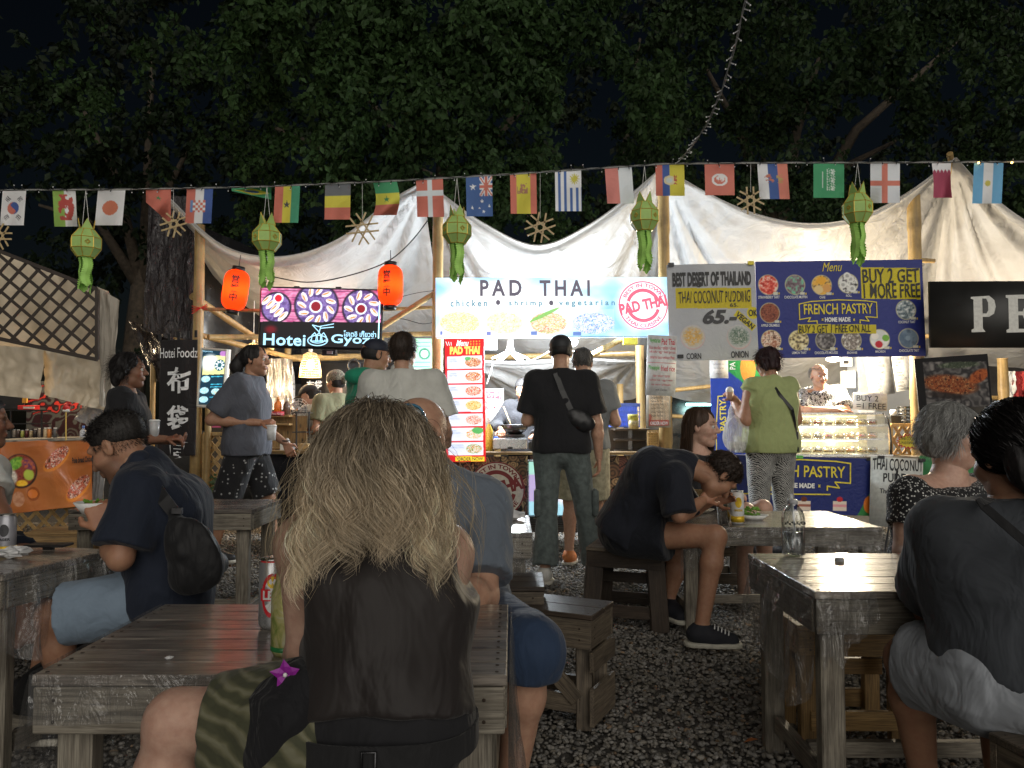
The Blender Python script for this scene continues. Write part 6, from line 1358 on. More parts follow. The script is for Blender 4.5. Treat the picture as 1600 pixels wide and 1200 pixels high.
# ---------------- noodle stall ----------------
t = thing('stall_counter', 'noodle stall counter boards above the log pattern front', 'counter', P(860, 836, 7.5))
for k in range(3): beam('top_board', P(690, 708, 7.36+.18*k), P(1050, 708, 7.36+.18*k), .175, .025, M_['yellowpine'], t)
for x in (700, 1040): beam('leg', P(x, 838, 7.75), P(x, 712, 7.75), .07, .07, M_['pine'], t)
for k in range(6): beam('kick_board', P(828, 812+k*3.6, 7.4), P(1050, 812+k*3.6, 7.4), .02, .02, M_['darkpine'], t)
b = thing('gas_stove', 'stainless gas stove carrying the wok', 'stove', P(797, 703, 7.6)); MB().box(P(797, 693, 7.6), (.33, .3, .1)).build('steel_case', M_['steel'], b); MB().box(P(797, 700, 7.44), (.05, .01, .02)).build('knob', M_['black'], b); MB().lathe([(.09, 0), (.1, .03), (.09, .035)], Matrix.Translation(P(805, 684, 7.6)), 16).build('burner', M_['black'], b, True)
c = P(805, 680, 7.6); t = thing('wok', 'black wok on the gas stove', 'wok', c); MB().lathe([(0, 0), (.06, .01), (.11, .05), (.145, .105), (.14, .105), (.1, .05), (0, .012)], Matrix.Translation(c), 26).build('pan', M_['darksteel'], t, True); MB().tube([c+Vector((.13, -.02, .09)), c+Vector((.25, -.06, .13))], .012, 8).build('handle', M_['black'], t, True)
jar(764, 704, 652, 7.55, 6, (.5, .36, .05), 'clear bottle of yellow cooking oil left of the stove', (.6, .6, .6), 'bottle', taper=1)
b = thing('gas_burner', 'black burner right of the steel stove', 'stove', P(836, 703, 7.7)); MB().box(P(838, 696, 7.7), (.16, .3, .07)).build('case', M_['black'], b); MB().box(P(838, 687, 7.7), (.14, .28, .01)).build('plate', M_['darksteel'], b)
b = thing('blue_cloth', 'blue cloth lying by the oil bottle', 'cloth', P(775, 700, 7.6)); MB().sph(P(775, 692, 7.65), (.04, .03, .07), 0, 10).build('folded_cloth', plain('blue_rag', (.03, .08, .4), .7), b, True)
t = thing('plastic_crate', 'blue perforated plastic crate at the right of the noodle stall', 'crate', P(975, 668, 7.8)); c = P(975, 668, 7.9); bl = plain('crate_blue', (.07, .13, .5), .45)
for k in range(13): x = -.14+k*.0235; MB().box(c+Vector((x, -.1, .12)), (.008, .01, .22)).build('bar', bl, t)
for z_ in (.01, .06, .11, .16, .23): MB().box(c+Vector((0, -.1, z_)), (.3, .012, .012 if z_ < .2 else .035)).build('rail', bl, t)
MB().box(c+Vector((0, .1, .12)), (.3, .01, .24)).build('back', bl, t); MB().box(c+Vector((0, 0, .01)), (.3, .2, .01)).build('bottom', bl, t)
b = thing('shelf_box', 'dark wooden shelf box under the blue crate', 'box', P(985, 705, 7.8))
for y in (671, 687, 704): beam('shelf', P(958, y, 7.75), P(1012, y, 7.75), .3, .02, M_['darkpine'], b)
for x in (958, 1011): beam('side', P(x, 704, 7.75), P(x, 671, 7.75), .3, .02, M_['darkpine'], b)
jar(990, 670, 656, 7.6, 8, (.3, .25, .12), 'glass jar of chopped greens before the blue crate', (.35, .3, .05), 'jar')
S = Sheet(981, 647, 657, 997, 647, 657, 7.62, 7.62, .003); t = S.thing('paper_notice', 'small yellow handwritten tip card above the jar', 'paper'); S.panel('sheet', plain('yellow_paper', (.5, .45, .08), .6), t, 1, 1); S.text('Tip box', (983, 649, 995, 653), M_['ink'], t)
t = thing('wicker_basket', 'small woven basket hanging under the price board', 'basket', P(1020, 706, 7.4)); mb = MB()
for k in range(9): mb.tube([P(1012, 673+k*3.8, 7.38), P(1029, 673+k*3.8, 7.38)], .008, 5)
for k in range(5): mb.tube([P(1012+k*4.2, 672, 7.375), P(1012+k*4.2, 706, 7.375)], .005, 5)
mb.build('weave', M_['bamb3'], t)['kind'] = 'stuff'; MB().box(P(1020, 690, 7.45), (.1, .09, .19)).build('inner_box', plain('tan_inside', (.3, .2, .09), .7), t)
b = thing('yellow_box', 'yellow box fixed under the bright noodle sign', 'box', P(984, 535, 8)); MB().box(P(984, 532, 8), (.15, .1, .09)).build('case', plain('yellow_case', (.6, .5, .04), .5), b)
b = thing('fuse_box', 'grey fuse box left under the bright sign', 'box', P(765, 540, 8.2)); MB().box(P(765, 538, 8.2), (.16, .08, .12)).build('case', M_['grey'], b); MB().box(P(765, 540, 8.15), (.1, .01, .05)).build('door', M_['white'], b)
for k in range(3): jar(800+k*12, 640, 628, 9.4, 4, cols[k], 'jar on the far kitchen shelf, '+('left', 'middle', 'right')[k]+' one behind the chef')
b = thing('shelf', 'far kitchen shelf behind the chef', 'shelf', P(810, 642, 9.5)); beam('shelf_board', P(775, 642, 9.5), P(850, 642, 9.5), .3, .03, M_['pine'], b)
# ---------------- pastry stall ----------------
D0 = 7.5
zt, zb = P(1300, 646, D0).z, P(1300, 712, D0).z; x0, x1 = P(1238, 650, D0).x, P(1386, 650, D0).x
t = thing('display_case', 'curved glass pastry display case with three lit shelves', 'display case', (0.5*(x0+x1), D0, zb))
MB().box(((x0+x1)/2, D0+.2, zb+.0), (x1-x0+.06, .5, .03)).build('base', M_['steel'], t); MB().box(((x0+x1)/2, D0+.26, zt), (x1-x0+.04, .34, .018)).build('top', M_['steel'], t)
H_ = zt-zb; prof = [(D0-.04, zb+.01), (D0-.045, zb+H_*.35), (D0-.03, zb+H_*.62), (D0+.01, zb+H_*.86), (D0+.09, zt)]
v = [];
for x in (x0, x1): v += [(x, y, z) for y, z in prof]
MB().add(v, [(k, k+5, k+6, k+1) for k in range(4)]).build('curved_glass', M_['pane'], t, True)
for x in (x0-.01, x1+.01): MB().tube([(x, y, z) for y, z in prof], .009, 6).build('end_rim', M_['darksteel'], t, True)
for x in (x1,): MB().add([(x, D0-.04, zb), (x, D0+.42, zb), (x, D0+.42, zt), (x, D0+.09, zt), (x, D0-.03, zb+H_*.62)], [(0, 1, 2, 3, 4)]).build('end_glass', M_['pane'], t)
MB().add([(x0, D0+.43, zb), (x1, D0+.43, zb), (x1, D0+.43, zt), (x0, D0+.43, zt)], [(0, 1, 2, 3)]).build('back_panel', plain('mirror_back', (.5, .48, .36), .25, .2), t)
shelf_z = [zb+.025, zb+H_*.40, zb+H_*.72]
for k, z_ in enumerate(shelf_z[1:]): MB().box(((x0+x1)/2, D0+.24-.0*k, z_-.006), (x1-x0-.03, .36, .008)).build('glass_shelf', M_['pane'], t); MB().box(((x0+x1)/2, D0+.055, z_-.006), (x1-x0-.03, .006, .012)).build('shelf_edge', M_['steel'], t)
led = emis('led_strip', (1, .9, .62), 5)
for k, z_ in enumerate((zt-.03, shelf_z[2]-.022, shelf_z[1]-.022)):
 for j in range(24): x = x0+.06+(x1-x0-.3)*j/23; MB().box((x, D0+.13+.02*(k == 0), z_), (.022, .012, .008)).build('led', led, t)
 lamp(t, Vector(((x0+x1)/2-.15, D0+.16, z_-.02)), 2.6, (1, .88, .58), .02); lamp(t, Vector(((x0+x1)/2+.2, D0+.16, z_-.02)), 2.6, (1, .88, .58), .02)
tubm = M_['pet']; tarts = [((.6, .2, .03), 'orange'), ((.65, .45, .12), 'golden'), ((.35, .05, .04), 'red'), ((.03, .02, .015), 'dark chocolate'), ((.7, .62, .42), 'cream'), ((.45, .28, .12), 'brown')]
tm_ = {n_: plain('pastry_'+n_.replace(' ', '_'), c, .5, vs=90, var=.3) for c, n_ in tarts}; crust = plain('pastry_crust', (.55, .36, .14), .7, vs=60)
ordn = ['first', 'second', 'third', 'fourth', 'fifth', 'sixth', 'seventh', 'eighth']; rowc = [[4, 4, 3, 4, 1, 0, 1, 3], [1, 1, 3, 2, 1, 0, 2, 0], [0, 1, 2, 4, 1, 0, 1, 2]]
for s_, nm_ in enumerate(('bottom', 'middle', 'top')):
 for k in range(8):
  x = x0+.07+(x1-x0-.16)*k/7; c = Vector((x, D0+.12+.01*(k % 2), shelf_z[s_]+.0)); nme = tarts[rowc[s_][k]][1]
  tt = thing('pastry_tub', nme+' pastry in a clear tub, '+ordn[k]+' from the left on the '+nm_+' shelf', 'pastry', c, 0, 'pastry tubs in the display case'); M = Matrix.Translation(c)
  MB().lathe([(0, .002), (.036, .003), (.043, .018), (.04, .02), (0, .019)], M, 14).build('crust', crust, tt, True); MB().lathe([(.038, .019), (.03, .032), (.015, .037), (0, .038)], M, 12).build('filling', tm_[nme], tt, True)
  MB().lathe([(.048, 0), (.05, .025), (.046, .05), (.03, .058), (0, .06)], M, 14).build('tub_lid', tubm, tt, True)
for k, (px, py) in enumerate(((1240, 645), (1241, 634))):
 c = P(px, py, 7.75); tt = thing('plastic_tub', ('lower', 'upper')[k]+' clear plastic tub stacked by the vendor\'s elbow', 'tub', c, 0, 'plastic tubs'); MB().lathe([(0, .001), (.055, 0), (.06, .055), (.062, .06), (.05, .068), (0, .07)], Matrix.Translation(c), 18).build('tub_wall', plain('frosted_tub', (.5, .52, .53), .3), tt, True); MB().lathe([(.064, .055), (.064, .065)], Matrix.Translation(c), 18).build('lid_rim', M_['white'], tt, True)
for k in range(4):
 c = P(1158+13*(k % 2), 708-14*(k//2), 7.6); tt = thing('plastic_tub', ('lower left', 'lower right', 'upper left', 'upper right')[k]+' clear food box stacked behind the plastic bag', 'tub', c, 0, 'plastic tubs'); MB().box(c+Vector((0, 0, .035)), (.1, .1, .06)).build('tub_wall', plain('frosted_box', (.5, .5, .48), .25), tt); MB().box(c+Vector((0, 0, .07)), (.11, .11, .008)).build('lid', M_['white'], tt)
t = thing('stall_counter', 'pastry stall counter slab behind the blue banner', 'counter', P(1300, 838, 7.6)); beam('top_board', P(1143, 714, 7.62), P(1450, 714, 7.62), .52, .025, M_['greypine'], t)
for x in (1150, 1440): beam('leg', P(x, 838, 7.75), P(x, 716, 7.75), .07, .07, M_['pine'], t)
MB().box(P(1345, 590, 9.2), (.2, .3, 1.1)).build('tall_cabinet', M_['grey']); tag(bpy.data.objects['tall_cabinet'], 'tall grey metal cabinet behind the vendor', 'cabinet')
b = thing('switch_box', 'light grey switch box on the cabinet behind the vendor', 'box', P(1325, 595, 8.9)); MB().box(P(1325, 593, 8.95), (.15, .08, .2)).build('case', plain('lightgrey_case', (.45, .45, .44), .4), b); MB().box(P(1325, 593, 8.9), (.1, .012, .13)).build('door', M_['white'], b)
b = thing('switch_box', 'white meter box high behind the vendor', 'box', P(1322, 566, 8.9)); MB().box(P(1322, 566, 8.95), (.12, .06, .1)).build('case', M_['white'], b); MB().box(P(1322, 566, 8.91), (.06, .012, .04)).build('window', M_['black'], b)
for k in range(5): c = P(1414, 662-5.5*k, 8.1); tt = thing('steel_tin', ('lowest', 'second', 'middle', 'fourth', 'top')[k]+' steel tin of the stack beside the bamboo post', 'tin', c, 0, 'stacked steel tins'); MB().lathe([(0, 0), (.07, .001), (.075, .03), (.078, .034), (0, .035)], Matrix.Translation(c), 20).build('tin_body', M_['steel'], tt, True); MB().lathe([(.079, .027), (.08, .034)], Matrix.Translation(c), 20).build('rim', M_['darksteel'], tt, True)
b = thing('kettle', 'small black appliance right of the offer card', 'appliance', P(1396, 663, 8)); MB().box(P(1396, 656, 8), (.12, .12, .09)).build('case', M_['black'], b); MB().lathe([(.03, 0), (.035, .05), (.02, .06), (0, .06)], Matrix.Translation(P(1396, 649, 8)), 14).build('jug', M_['white'], b, True)
for k, (x, m_) in enumerate(((1575, M_['white']), (1592, plain('apron_red', (.35, .03, .03), .8)))): sheetcloth('apron', ('white', 'dark red')[k]+' apron hanging at the far right of the market', 'apron', [(x-8, 580, 9), (x+12, 580, 9), (x+14, 622, 9), (x-10, 622, 9)], m_, 14, 16, .08, 3, 61+k)
# tripod leg by the poster
t = thing('tripod', 'thin black tripod stand in front of the pudding poster', 'tripod', G(1395, 860)); c = P(1396, 782, 5.9)
for dx, dy in ((-14, 82), (4, 84), (14, 70)): MB().tube([c, P(1396+dx, 782+dy, 5.9+dx*.01)], .008, 6).build('leg', M_['black'], t)
MB().tube([c, P(1402, 735, 5.9)], .008, 6).build('column', M_['black'], t); MB().sph(c, .02, 0, 8).build('knob', M_['black'], t)
# ---------------- bunting of flags ----------------
DB = 4.0
def ropey(x): return float(np.interp(x, [-60, 0, 200, 400, 600, 800, 1040, 1200, 1400, 1660], [297.5, 297, 296, 292, 283.5, 272, 256, 254.5, 254, 252.5]))
m = MB(); m.tube([P(x, ropey(x), DB) for x in range(-60, 1680, 20)], .004, 6); tag(m.build('bunting_rope', plain('pale_rope', (.45, .45, .43), .7), None, True), 'thin white rope carrying the row of small national flags', 'rope')
t = thing('fairy_lights', 'unlit fairy light string wound along the flag rope', 'light string', P(0, 297, DB-.01))
MB().tube([P(x, ropey(x)-1+1.2*math.sin(x*.09), DB-.012) for x in range(-60, 1680, 12)], .0022, 5).build('wire', M_['cable'], t, True)
mb = MB(); mg = MB()
for k in range(74):
 x = -50+k*23+random.uniform(-7, 7); a = P(x, ropey(x), DB-.015); dn = random.choice((1, 1, 1, -1))*random.uniform(.012, .024); b = a+Vector((random.uniform(-.008, .008), -.005, -dn)); mb.tube([a, b], .0026, 5); mg.sph(b, (.0034,)*3, 0, 6)
mb.build('bulb_sockets', M_['cable'], t)['kind'] = 'stuff'; mg.build('bulbs', plain('clear_bulb', (.7, .7, .72), .15), t, True)['kind'] = 'stuff'
for x in (1529, 1581): MB().sph(P(x, ropey(x)+1, DB-.03), .006, 0, 8).build('lit_bulb', emis('amber_bulb', (1, .6, .15), 8), t)
RED, GRN, YEL, BLU, WHT, BLK, SKY = [H(c) for c in ('e0654e', '2c9a5c', 'e6d628', '2c4fa8', 'f2f2f2', '3a3a40', '58aee6')]
def star5(u, v, cx, cy, r, c, A, asp=1.33):
 x = (u-cx); y = (v-cy)*asp; a = np.arctan2(x, -y); d = np.hypot(x, y); k = (a % (2*PI/5)); k = np.minimum(k, 2*PI/5-k); rr = r*.42/np.cos(PI/5-k*1.0)*np.cos(PI/5)/.81*(1+1.25*(1-k/(PI/5))**1.5)
 put(A, (d < np.maximum(rr*.75, 0)).astype(float), c)
def stripes(u, cs): A = np.array(cs)[np.clip((u*len(cs)).astype(int), 0, len(cs)-1)].astype(float); return A
def disc(A, u, v, cx, cy, r, c, asp=1.33): put(A, (np.hypot(u-cx, (v-cy)*asp) < r).astype(float), c)
def fkorea(u, v):
 A = full(u, WHT); x, y = u-.5, (v-.5)*1.33; d = np.hypot(x, y); m = d < .24; put(A, (m & (x+.0 < .12*np.sin(y*13))).astype(float), RED); put(A, (m & (x >= .12*np.sin(y*13))).astype(float), BLU)
 for cx, cy, an in ((.26, .23, .7), (.76, .23, -.7), (.24, .76, -.7), (.76, .76, .7)):
  a = (u-cx)*math.cos(an)+(v-cy)*1.33*math.sin(an); b = -(u-cx)*math.sin(an)+(v-cy)*1.33*math.cos(an); put(A, ((np.abs(a) < .1) & (np.abs(b) < .09) & ((b*30 % 2) < 1.1)).astype(float), BLK)
 return A
def fwales(u, v):
 A = stripes(u, [H('8abf3c'), WHT]); n = fbm(u*7, v*9, seed=5); m = ((np.abs(u-.55) < .36-.25*np.abs(v-.45)) & (np.abs(v-.46) < .36) & (n > .43)); put(A, m.astype(float), H('c8382e')); return A
def fjapan(u, v): A = full(u, WHT); disc(A, u, v, .5, .5, .28, H('ea7048')); return A
def fmor(u, v): A = full(u, RED); star5(u, v, .5, .35, .16, H('2a8a4a'), A); return A
def fcro(u, v):
 A = stripes(u, [RED, WHT, BLU]); m = (np.abs(u-.5) < .24) & (np.abs(v-.5) < .17); put(A, m.astype(float), np.where((((u-.26)*10.4).astype(int)+((v-.33)*14).astype(int))[:, None] % 2 == 0, RED, WHT)); put(A, ((np.abs(u-.21) < .05) & (np.abs(v-.5) < .17)).astype(float), H('5a8ad0')); return A
def fbra(u, v): A = full(u, GRN); put(A, (np.abs(u-.5)/.45+np.abs(v-.5)/.42 < 1).astype(float), YEL); disc(A, u, v, .5, .5, .2, BLU); return A
def fgha(u, v): A = stripes(u, [RED, YEL, H('2f9a6a')]); star5(u, v, .5, .5, .17, BLK, A); return A
def fbel(u, v): return stripes(v, [H('5a5e62'), YEL, RED])
def fsen(u, v): A = stripes(v, [H('2f9a5a'), H('e0d82c'), RED]); star5(u, v, .45, .5, .16, H('2a8a4a'), A); return A
def fden(u, v): A = full(u, RED); put(A, ((np.abs(u-.5) < .09) | (np.abs(v-.36) < .075)).astype(float), H('e4ecee')); return A
def faus(u, v):
 A = full(u, H('2f57a0')); x, y = (u-.76)/.24, (v-.25)/.25; c = (u > .5) & (v < .5)
 put(A, (c & ((np.abs(np.abs(x)-np.abs(y)) < .3))).astype(float), WHT); put(A, (c & ((np.abs(x) < .34) | (np.abs(y) < .3))).astype(float), WHT); put(A, (c & ((np.abs(np.abs(x)-np.abs(y)) < .12))).astype(float), RED); put(A, (c & ((np.abs(x) < .18) | (np.abs(y) < .16))).astype(float), RED)
 for sx, sy, r_ in ((.26, .25, .14), (.6, .62, .08), (.22, .78, .08), (.87, .74, .08), (.66, .88, .08), (.5, .8, .04)): star5(u, v, sx, sy, r_, WHT, A)
 return A
def fspa(u, v): A = np.where(((u < .25) | (u > .76))[:, None], RED, YEL); put(A, ((np.abs(u-.47) < .2) & (np.abs(v-.36) < .13)).astype(float)*(fbm(u*12, v*14) > .48), H('b06a50')); return A
def furu(u, v):
 A = np.where(((u*9).astype(int) % 2 == 1)[:, None], H('2f5cb0'), WHT); put(A, ((u > .5) & (v < .42)).astype(float), WHT); x, y = u-.74, (v-.2)*1.33; d = np.hypot(x, y); put(A, (d < .14+.05*np.cos(np.arctan2(y, x)*12)).astype(float), H('d8cc30')); return A
def fpol(u, v): return stripes(u, [H('ea7a6c'), H('e8eef0')])
def fecu(u, v): A = np.where((u < .25)[:, None], RED, np.where((u < .5)[:, None], BLU, YEL)); disc(A, u, v, .48, .5, .2, H('e8d8a0')); disc(A, u, v, .47, .5, .11, H('d0e0d8')); put(A, ((np.abs(u-.68) < .05) & (np.abs(v-.48) < .16)).astype(float)*(fbm(u*20, v*20) > .45), H('c03830')); return A
def ftun(u, v): A = full(u, H('e26a54')); disc(A, u, v, .5, .5, .27, H('f0ecea')); disc(A, u, v, .5, .5, .19, H('e26a54')); disc(A, u, v, .53, .46, .14, H('f0ecea')); star5(u, v, .5, .53, .14, H('e26a54'), A); return A
def fser(u, v): A = stripes(u, [WHT, H('2c4fa0'), H('e8765c')]); put(A, ((np.hypot(u-.38, (v-.42)*1.33) < .17) & (fbm(u*10, v*12, seed=2) > .42)).astype(float), H('d06a50')); put(A, ((np.abs(u-.72) < .1) & (np.abs(v-.42) < .12) & (fbm(u*14, v*14) > .45)).astype(float), H('c8a050')); return A
def fsau(u, v): A = full(u, H('2c9a5a')); put(A, ((np.abs(u-.58) < .14) & (np.abs(v-.46) < .32) & (np.sin(u*60+3*np.sin(v*26))*np.sin(v*52+2*np.sin(u*30)) > .05)).astype(float), H('dff0e4')); put(A, ((np.abs(u-.3) < .018) & (np.abs(v-.48) < .24)).astype(float), H('dff0e4')); return A
def feng(u, v): A = full(u, H('e8ecf0')); put(A, ((np.abs(u-.5) < .1) | (np.abs(v-.5) < .07)).astype(float), H('ea7058')); return A
def fqat(u, v): A = full(u, H('b0304e')); put(A, (v < .17+.09*np.abs(((u*5) % 1)*2-1)).astype(float), H('f0eef0')); return A
def farg(u, v): A = stripes(u, [SKY, WHT, SKY]); disc(A, u, v, .5, .5, .1, H('d8c840')); return A
FL = [(4, 41, 352, fkorea, 'white flag with a red and blue round sign and black bars', -4), (82, 118, 354, fwales, 'green and white flag with a red dragon', 3), (153, 196, 352, fjapan, 'white flag with an orange red disc', -5), (228, 267, 351, fmor, 'red flag folded to a point with a green star', 0),
      (292, 333, 349, fcro, 'red white and blue flag with a chequered shield', -3), (362, 424, 312, fbra, 'green flag blown flat along the rope', 0), (430, 469, 348, fgha, 'red yellow and green flag with a black star', -3), (508, 548, 343, fbel, 'flag with grey yellow and red level bands', -1),
      (583, 620, 336, fsen, 'twisted green yellow and red flag with a green star', 0), (650, 692, 339, fden, 'red flag with a white cross left of the centre', 2), (728, 769, 338, faus, 'blue flag with a small crossed corner and white stars', 1), (797, 838, 334, fspa, 'yellow flag between two red bands with a small crest', 1),
      (867, 908, 330, furu, 'white flag with blue stripes and a yellow sun', 1), (945, 987, 318, fpol, 'red and white flag split down the middle', 4), (1024, 1069, 306, fecu, 'red blue and yellow flag with a crest', 1), (1101, 1147, 305, ftun, 'red flag with a white disc and red crescent', 1),
      (1183, 1230, 311, fser, 'white blue and red flag with a crowned crest', 4), (1271, 1319, 309, fsau, 'green flag with white script and a sword', 0), (1360, 1406, 317, feng, 'white flag with a red cross', 0), (1456, 1486, 309, fqat, 'narrow maroon flag with a white zigzag top', 2), (1522, 1568, 318, farg, 'sky blue and white striped flag with a small sun', -3),
      (-62, -22, 352, fbel, None, 0), (1640, 1680, 312, feng, None, 0)]
for k, (x0, x1, yb, fn, lab, sk) in enumerate(FL):
 if lab is None: continue
 nx, ny = 40, 54; uu, vv = np.meshgrid(np.linspace(0, 1, nx+1), np.linspace(0, 1, ny+1)); U = uu.ravel(); V = vv.ravel()
 pts = []
 r = random.Random(k); ph = r.random()*6; amp = .012+.014*r.random(); tw = r.uniform(-.07, .07)
 for u, v in zip(U, V):
  x = x0+(x1-x0)*u+sk*v*1.0; yt = ropey(x0+(x1-x0)*u)+1.5; y = yt+(yb-yt)*v; dd = amp*math.sin(u*5+ph+v*1.5)*v+.006*math.sin(v*6+ph)+(u-.5)*tw*(.4+.6*v)
  if k == 3: y = yt+(yb-yt)*v*(.35+.65*u); x = x0+(x1-x0)*(u+(0 if u > .5 else 0)); dd += .03*math.sin(u*6+v*3)*v      # folded corner
  if k == 5: y = yt+(yb-yt)*v*(.25+.75*u)*1.0; dd += .05*math.sin(v*3)*u
  if k == 8: x += 5*math.sin(v*3.0)-v*1; dd += .035*math.sin(v*5+u*3)*v; y += 3*v*(1-u)*math.sin(v*3)
  if k == 19: x += 3*math.sin(v*3)*(.5-u)
  p = P(x, y, DB+dd-.004); pts.append(p)
 i = np.arange((nx+1)*(ny+1)).reshape(ny+1, nx+1); f = np.stack([i[:-1, :-1].ravel(), i[1:, :-1].ravel(), i[1:, 1:].ravel(), i[:-1, 1:].ravel()], -1)
 c = np.clip(lin(np.clip((fn(U, V)*.85+.15*fn(U, V).mean(1, keepdims=True))*.84+.14, 0, 1)), 0, 1)*.95
 o = obj('flag', mkmesh('flag', [tuple(p) for p in pts], f, [M_['printsoft']], None, True, c)); tag(o, lab+' hanging from the rope', 'flag', 'small national flags on the rope')
# ---------------- green paper lanterns ----------------
M_['gpaper'] = plain('green_lantern_paper', (.36, .55, .16), .65, vs=20, var=.12); M_['gold'] = plain('gold_trim', (.7, .48, .08), .35, .4); M_['gtail'] = plain('green_tassel_paper', (.38, .7, .15), .6, vs=20, var=.12)
def glantern(px, ys, yb, yt2, ye, rot, label):
 """px centre; ys spike top, yb body bottom, ye tail end"""
 D = DB-.02; top = P(px, yt2, D); bot = P(px, yb, D); H_ = top.z-bot.z; w_ = .074; c = bot; t = thing('paper_lantern', label, 'lantern', c, rot, 'green paper lanterns on the rope')
 prof = [(w_*.58, 0), (w_*1.0, H_*.30), (w_*1.0, H_*.68), (w_*.52, H_*1.0)]; M = Matrix.Translation(c) @ Matrix.Rotation(rot, 4, 'Z')
 MB().lathe(prof, M, 8).build('paper_body', M_['gpaper'], t)
 g = MB(); ring = [[M @ Vector((r_*math.cos(2*PI*j/8), r_*math.sin(2*PI*j/8), z)) for j in range(9)] for r_, z in prof]
 for q in ring: g.tube(q, .0022, 4)
 for j in range(8): g.tube([ring[i][j] for i in range(4)], .0022, 4)
 for j in range(8):       # folded ornament on each face
  a = (ring[1][j]+ring[1][j+1]+ring[2][j]+ring[2][j+1])/4; n_ = (a-c-Vector((0, 0, H_/2))); n_.z = 0; n_.normalize(); s_ = Vector((-n_.y, n_.x, 0)); a += n_*.002
  if j % 2 == 0:
   for d in (.013, .007): g.tube([a+s_*d, a+Vector((0, 0, d)), a-s_*d, a-Vector((0, 0, d)), a+s_*d], .0016, 4)
 g.build('gold_trim', M_['gold'], t)
 sp = MB(); sg = MB(); hs = P(px, ys, D).z-top.z
 for j in range(4):
  a = 2*PI*j/4+.4; q = M @ Vector((w_*.42*math.cos(a), w_*.42*math.sin(a), H_)); s_ = Vector((-math.sin(a+rot), math.cos(a+rot), 0))*w_*.36; tip = q+Vector((math.cos(a+rot)*.008, math.sin(a+rot)*.008, hs))
  o_ = Vector((math.cos(a+rot), math.sin(a+rot), 0))*.0015; sp.add([q-s_, q+s_, tip, q-s_+o_, q+s_+o_, tip+o_], [(0, 2, 1), (3, 4, 5), (0, 1, 4, 3), (1, 2, 5, 4), (2, 0, 3, 5)]); sg.tube([q-s_, tip, q+s_], .002, 4)
 sp.build('crown_points', M_['gpaper'], t); sg.build('crown_trim', M_['gold'], t)
 L = bot.z-P(px, ye, D).z
 for j in range(4):
  a = 2*PI*j/4+.5; q0 = M @ Vector((w_*.42*math.cos(a), w_*.42*math.sin(a), 0)); s_ = Vector((-math.sin(a+rot), math.cos(a+rot), 0)); v = []; f = []; n_ = 15; o_ = Vector((math.cos(a+rot), math.sin(a+rot), 0)); LL = L*(1-.06*j)
  for i in range(n_*2+1):
   z = -LL*i/(2*n_); hw = w_*.36*(1.0 if i % 2 else .72)*(1 if i < 2*n_-2 else (2*n_-i)*.3+.05); sway = .006*math.sin(i*.25+j*2)
   p = q0+Vector((0, 0, z))+s_*sway+o_*(.003*math.sin(i*.4+j)); v += [p-s_*hw-o_*.004, p, p+s_*hw-o_*.004]
   if i: k = len(v)-6; f += [(k, k+1, k+4, k+3), (k+1, k+2, k+5, k+4)]
  MB().add(v, f).build('tassel_strip', M_['gtail'], t)
 hk = P(px, ropey(px)+1, DB-.005)
 for s in (-1, 1): MB().tube([hk, top+Vector((s*.02, 0, 0))], .0012, 4).build('thread', M_['white'], t)
glantern(134, 343, 402, 359, 459, .2, 'green paper lantern hanging left above the lattice roof'); glantern(417, 334, 392, 352, 454, .5, 'green paper lantern hanging over the dumpling sign corner')
glantern(714, 322, 381, 339, 444, .1, 'green paper lantern touching the left end of the noodle sign'); glantern(1007, 301, 361, 317, 427, .35, 'green paper lantern hanging before the post right of the noodle sign'); glantern(1340, 286, 349, 304, 416, .15, 'green paper lantern hanging over the blue pastry menu')
# ---------------- bamboo star ornaments ----------------
def bstar(px, py, r_, rot, label, D=DB):
 c = P(px, py, D); t = thing('bamboo_star', label, 'ornament', c, 0, 'woven bamboo stars on the rope'); rr = r_*D/F
 for k in range(3):
  for s in (-1, 1):
   a = rot+PI*k/3; d = Vector((math.cos(a), 0, math.sin(a))); n_ = Vector((-math.sin(a), 0, math.cos(a)))*s*rr*.23; p = c+n_+Vector((0, .003*k+.0015*s, 0)); beam('strip', p-d*rr, p+d*rr, .0025, .009, M_['bamboo2'], t, (-math.sin(a), 0, math.cos(a)))
 h = P(px, ropey(px)+1, D); MB().tube([c+Vector((0, 0, rr*.6)), h], .001, 4).build('thread', M_['white'], t)
bstar(271, 350, 21, .3, 'bamboo stick star between the folded flag and the chequered flag'); bstar(566, 357, 26, .1, 'bamboo stick star in front of the left awning'); bstar(844, 355, 24, .35, 'bamboo stick star above the noodle sign')
bstar(1173, 313, 22, .55, 'bamboo stick star right of the red crescent flag'); bstar(-2, 369, 21, .0, 'pale bamboo star cut by the left frame edge');
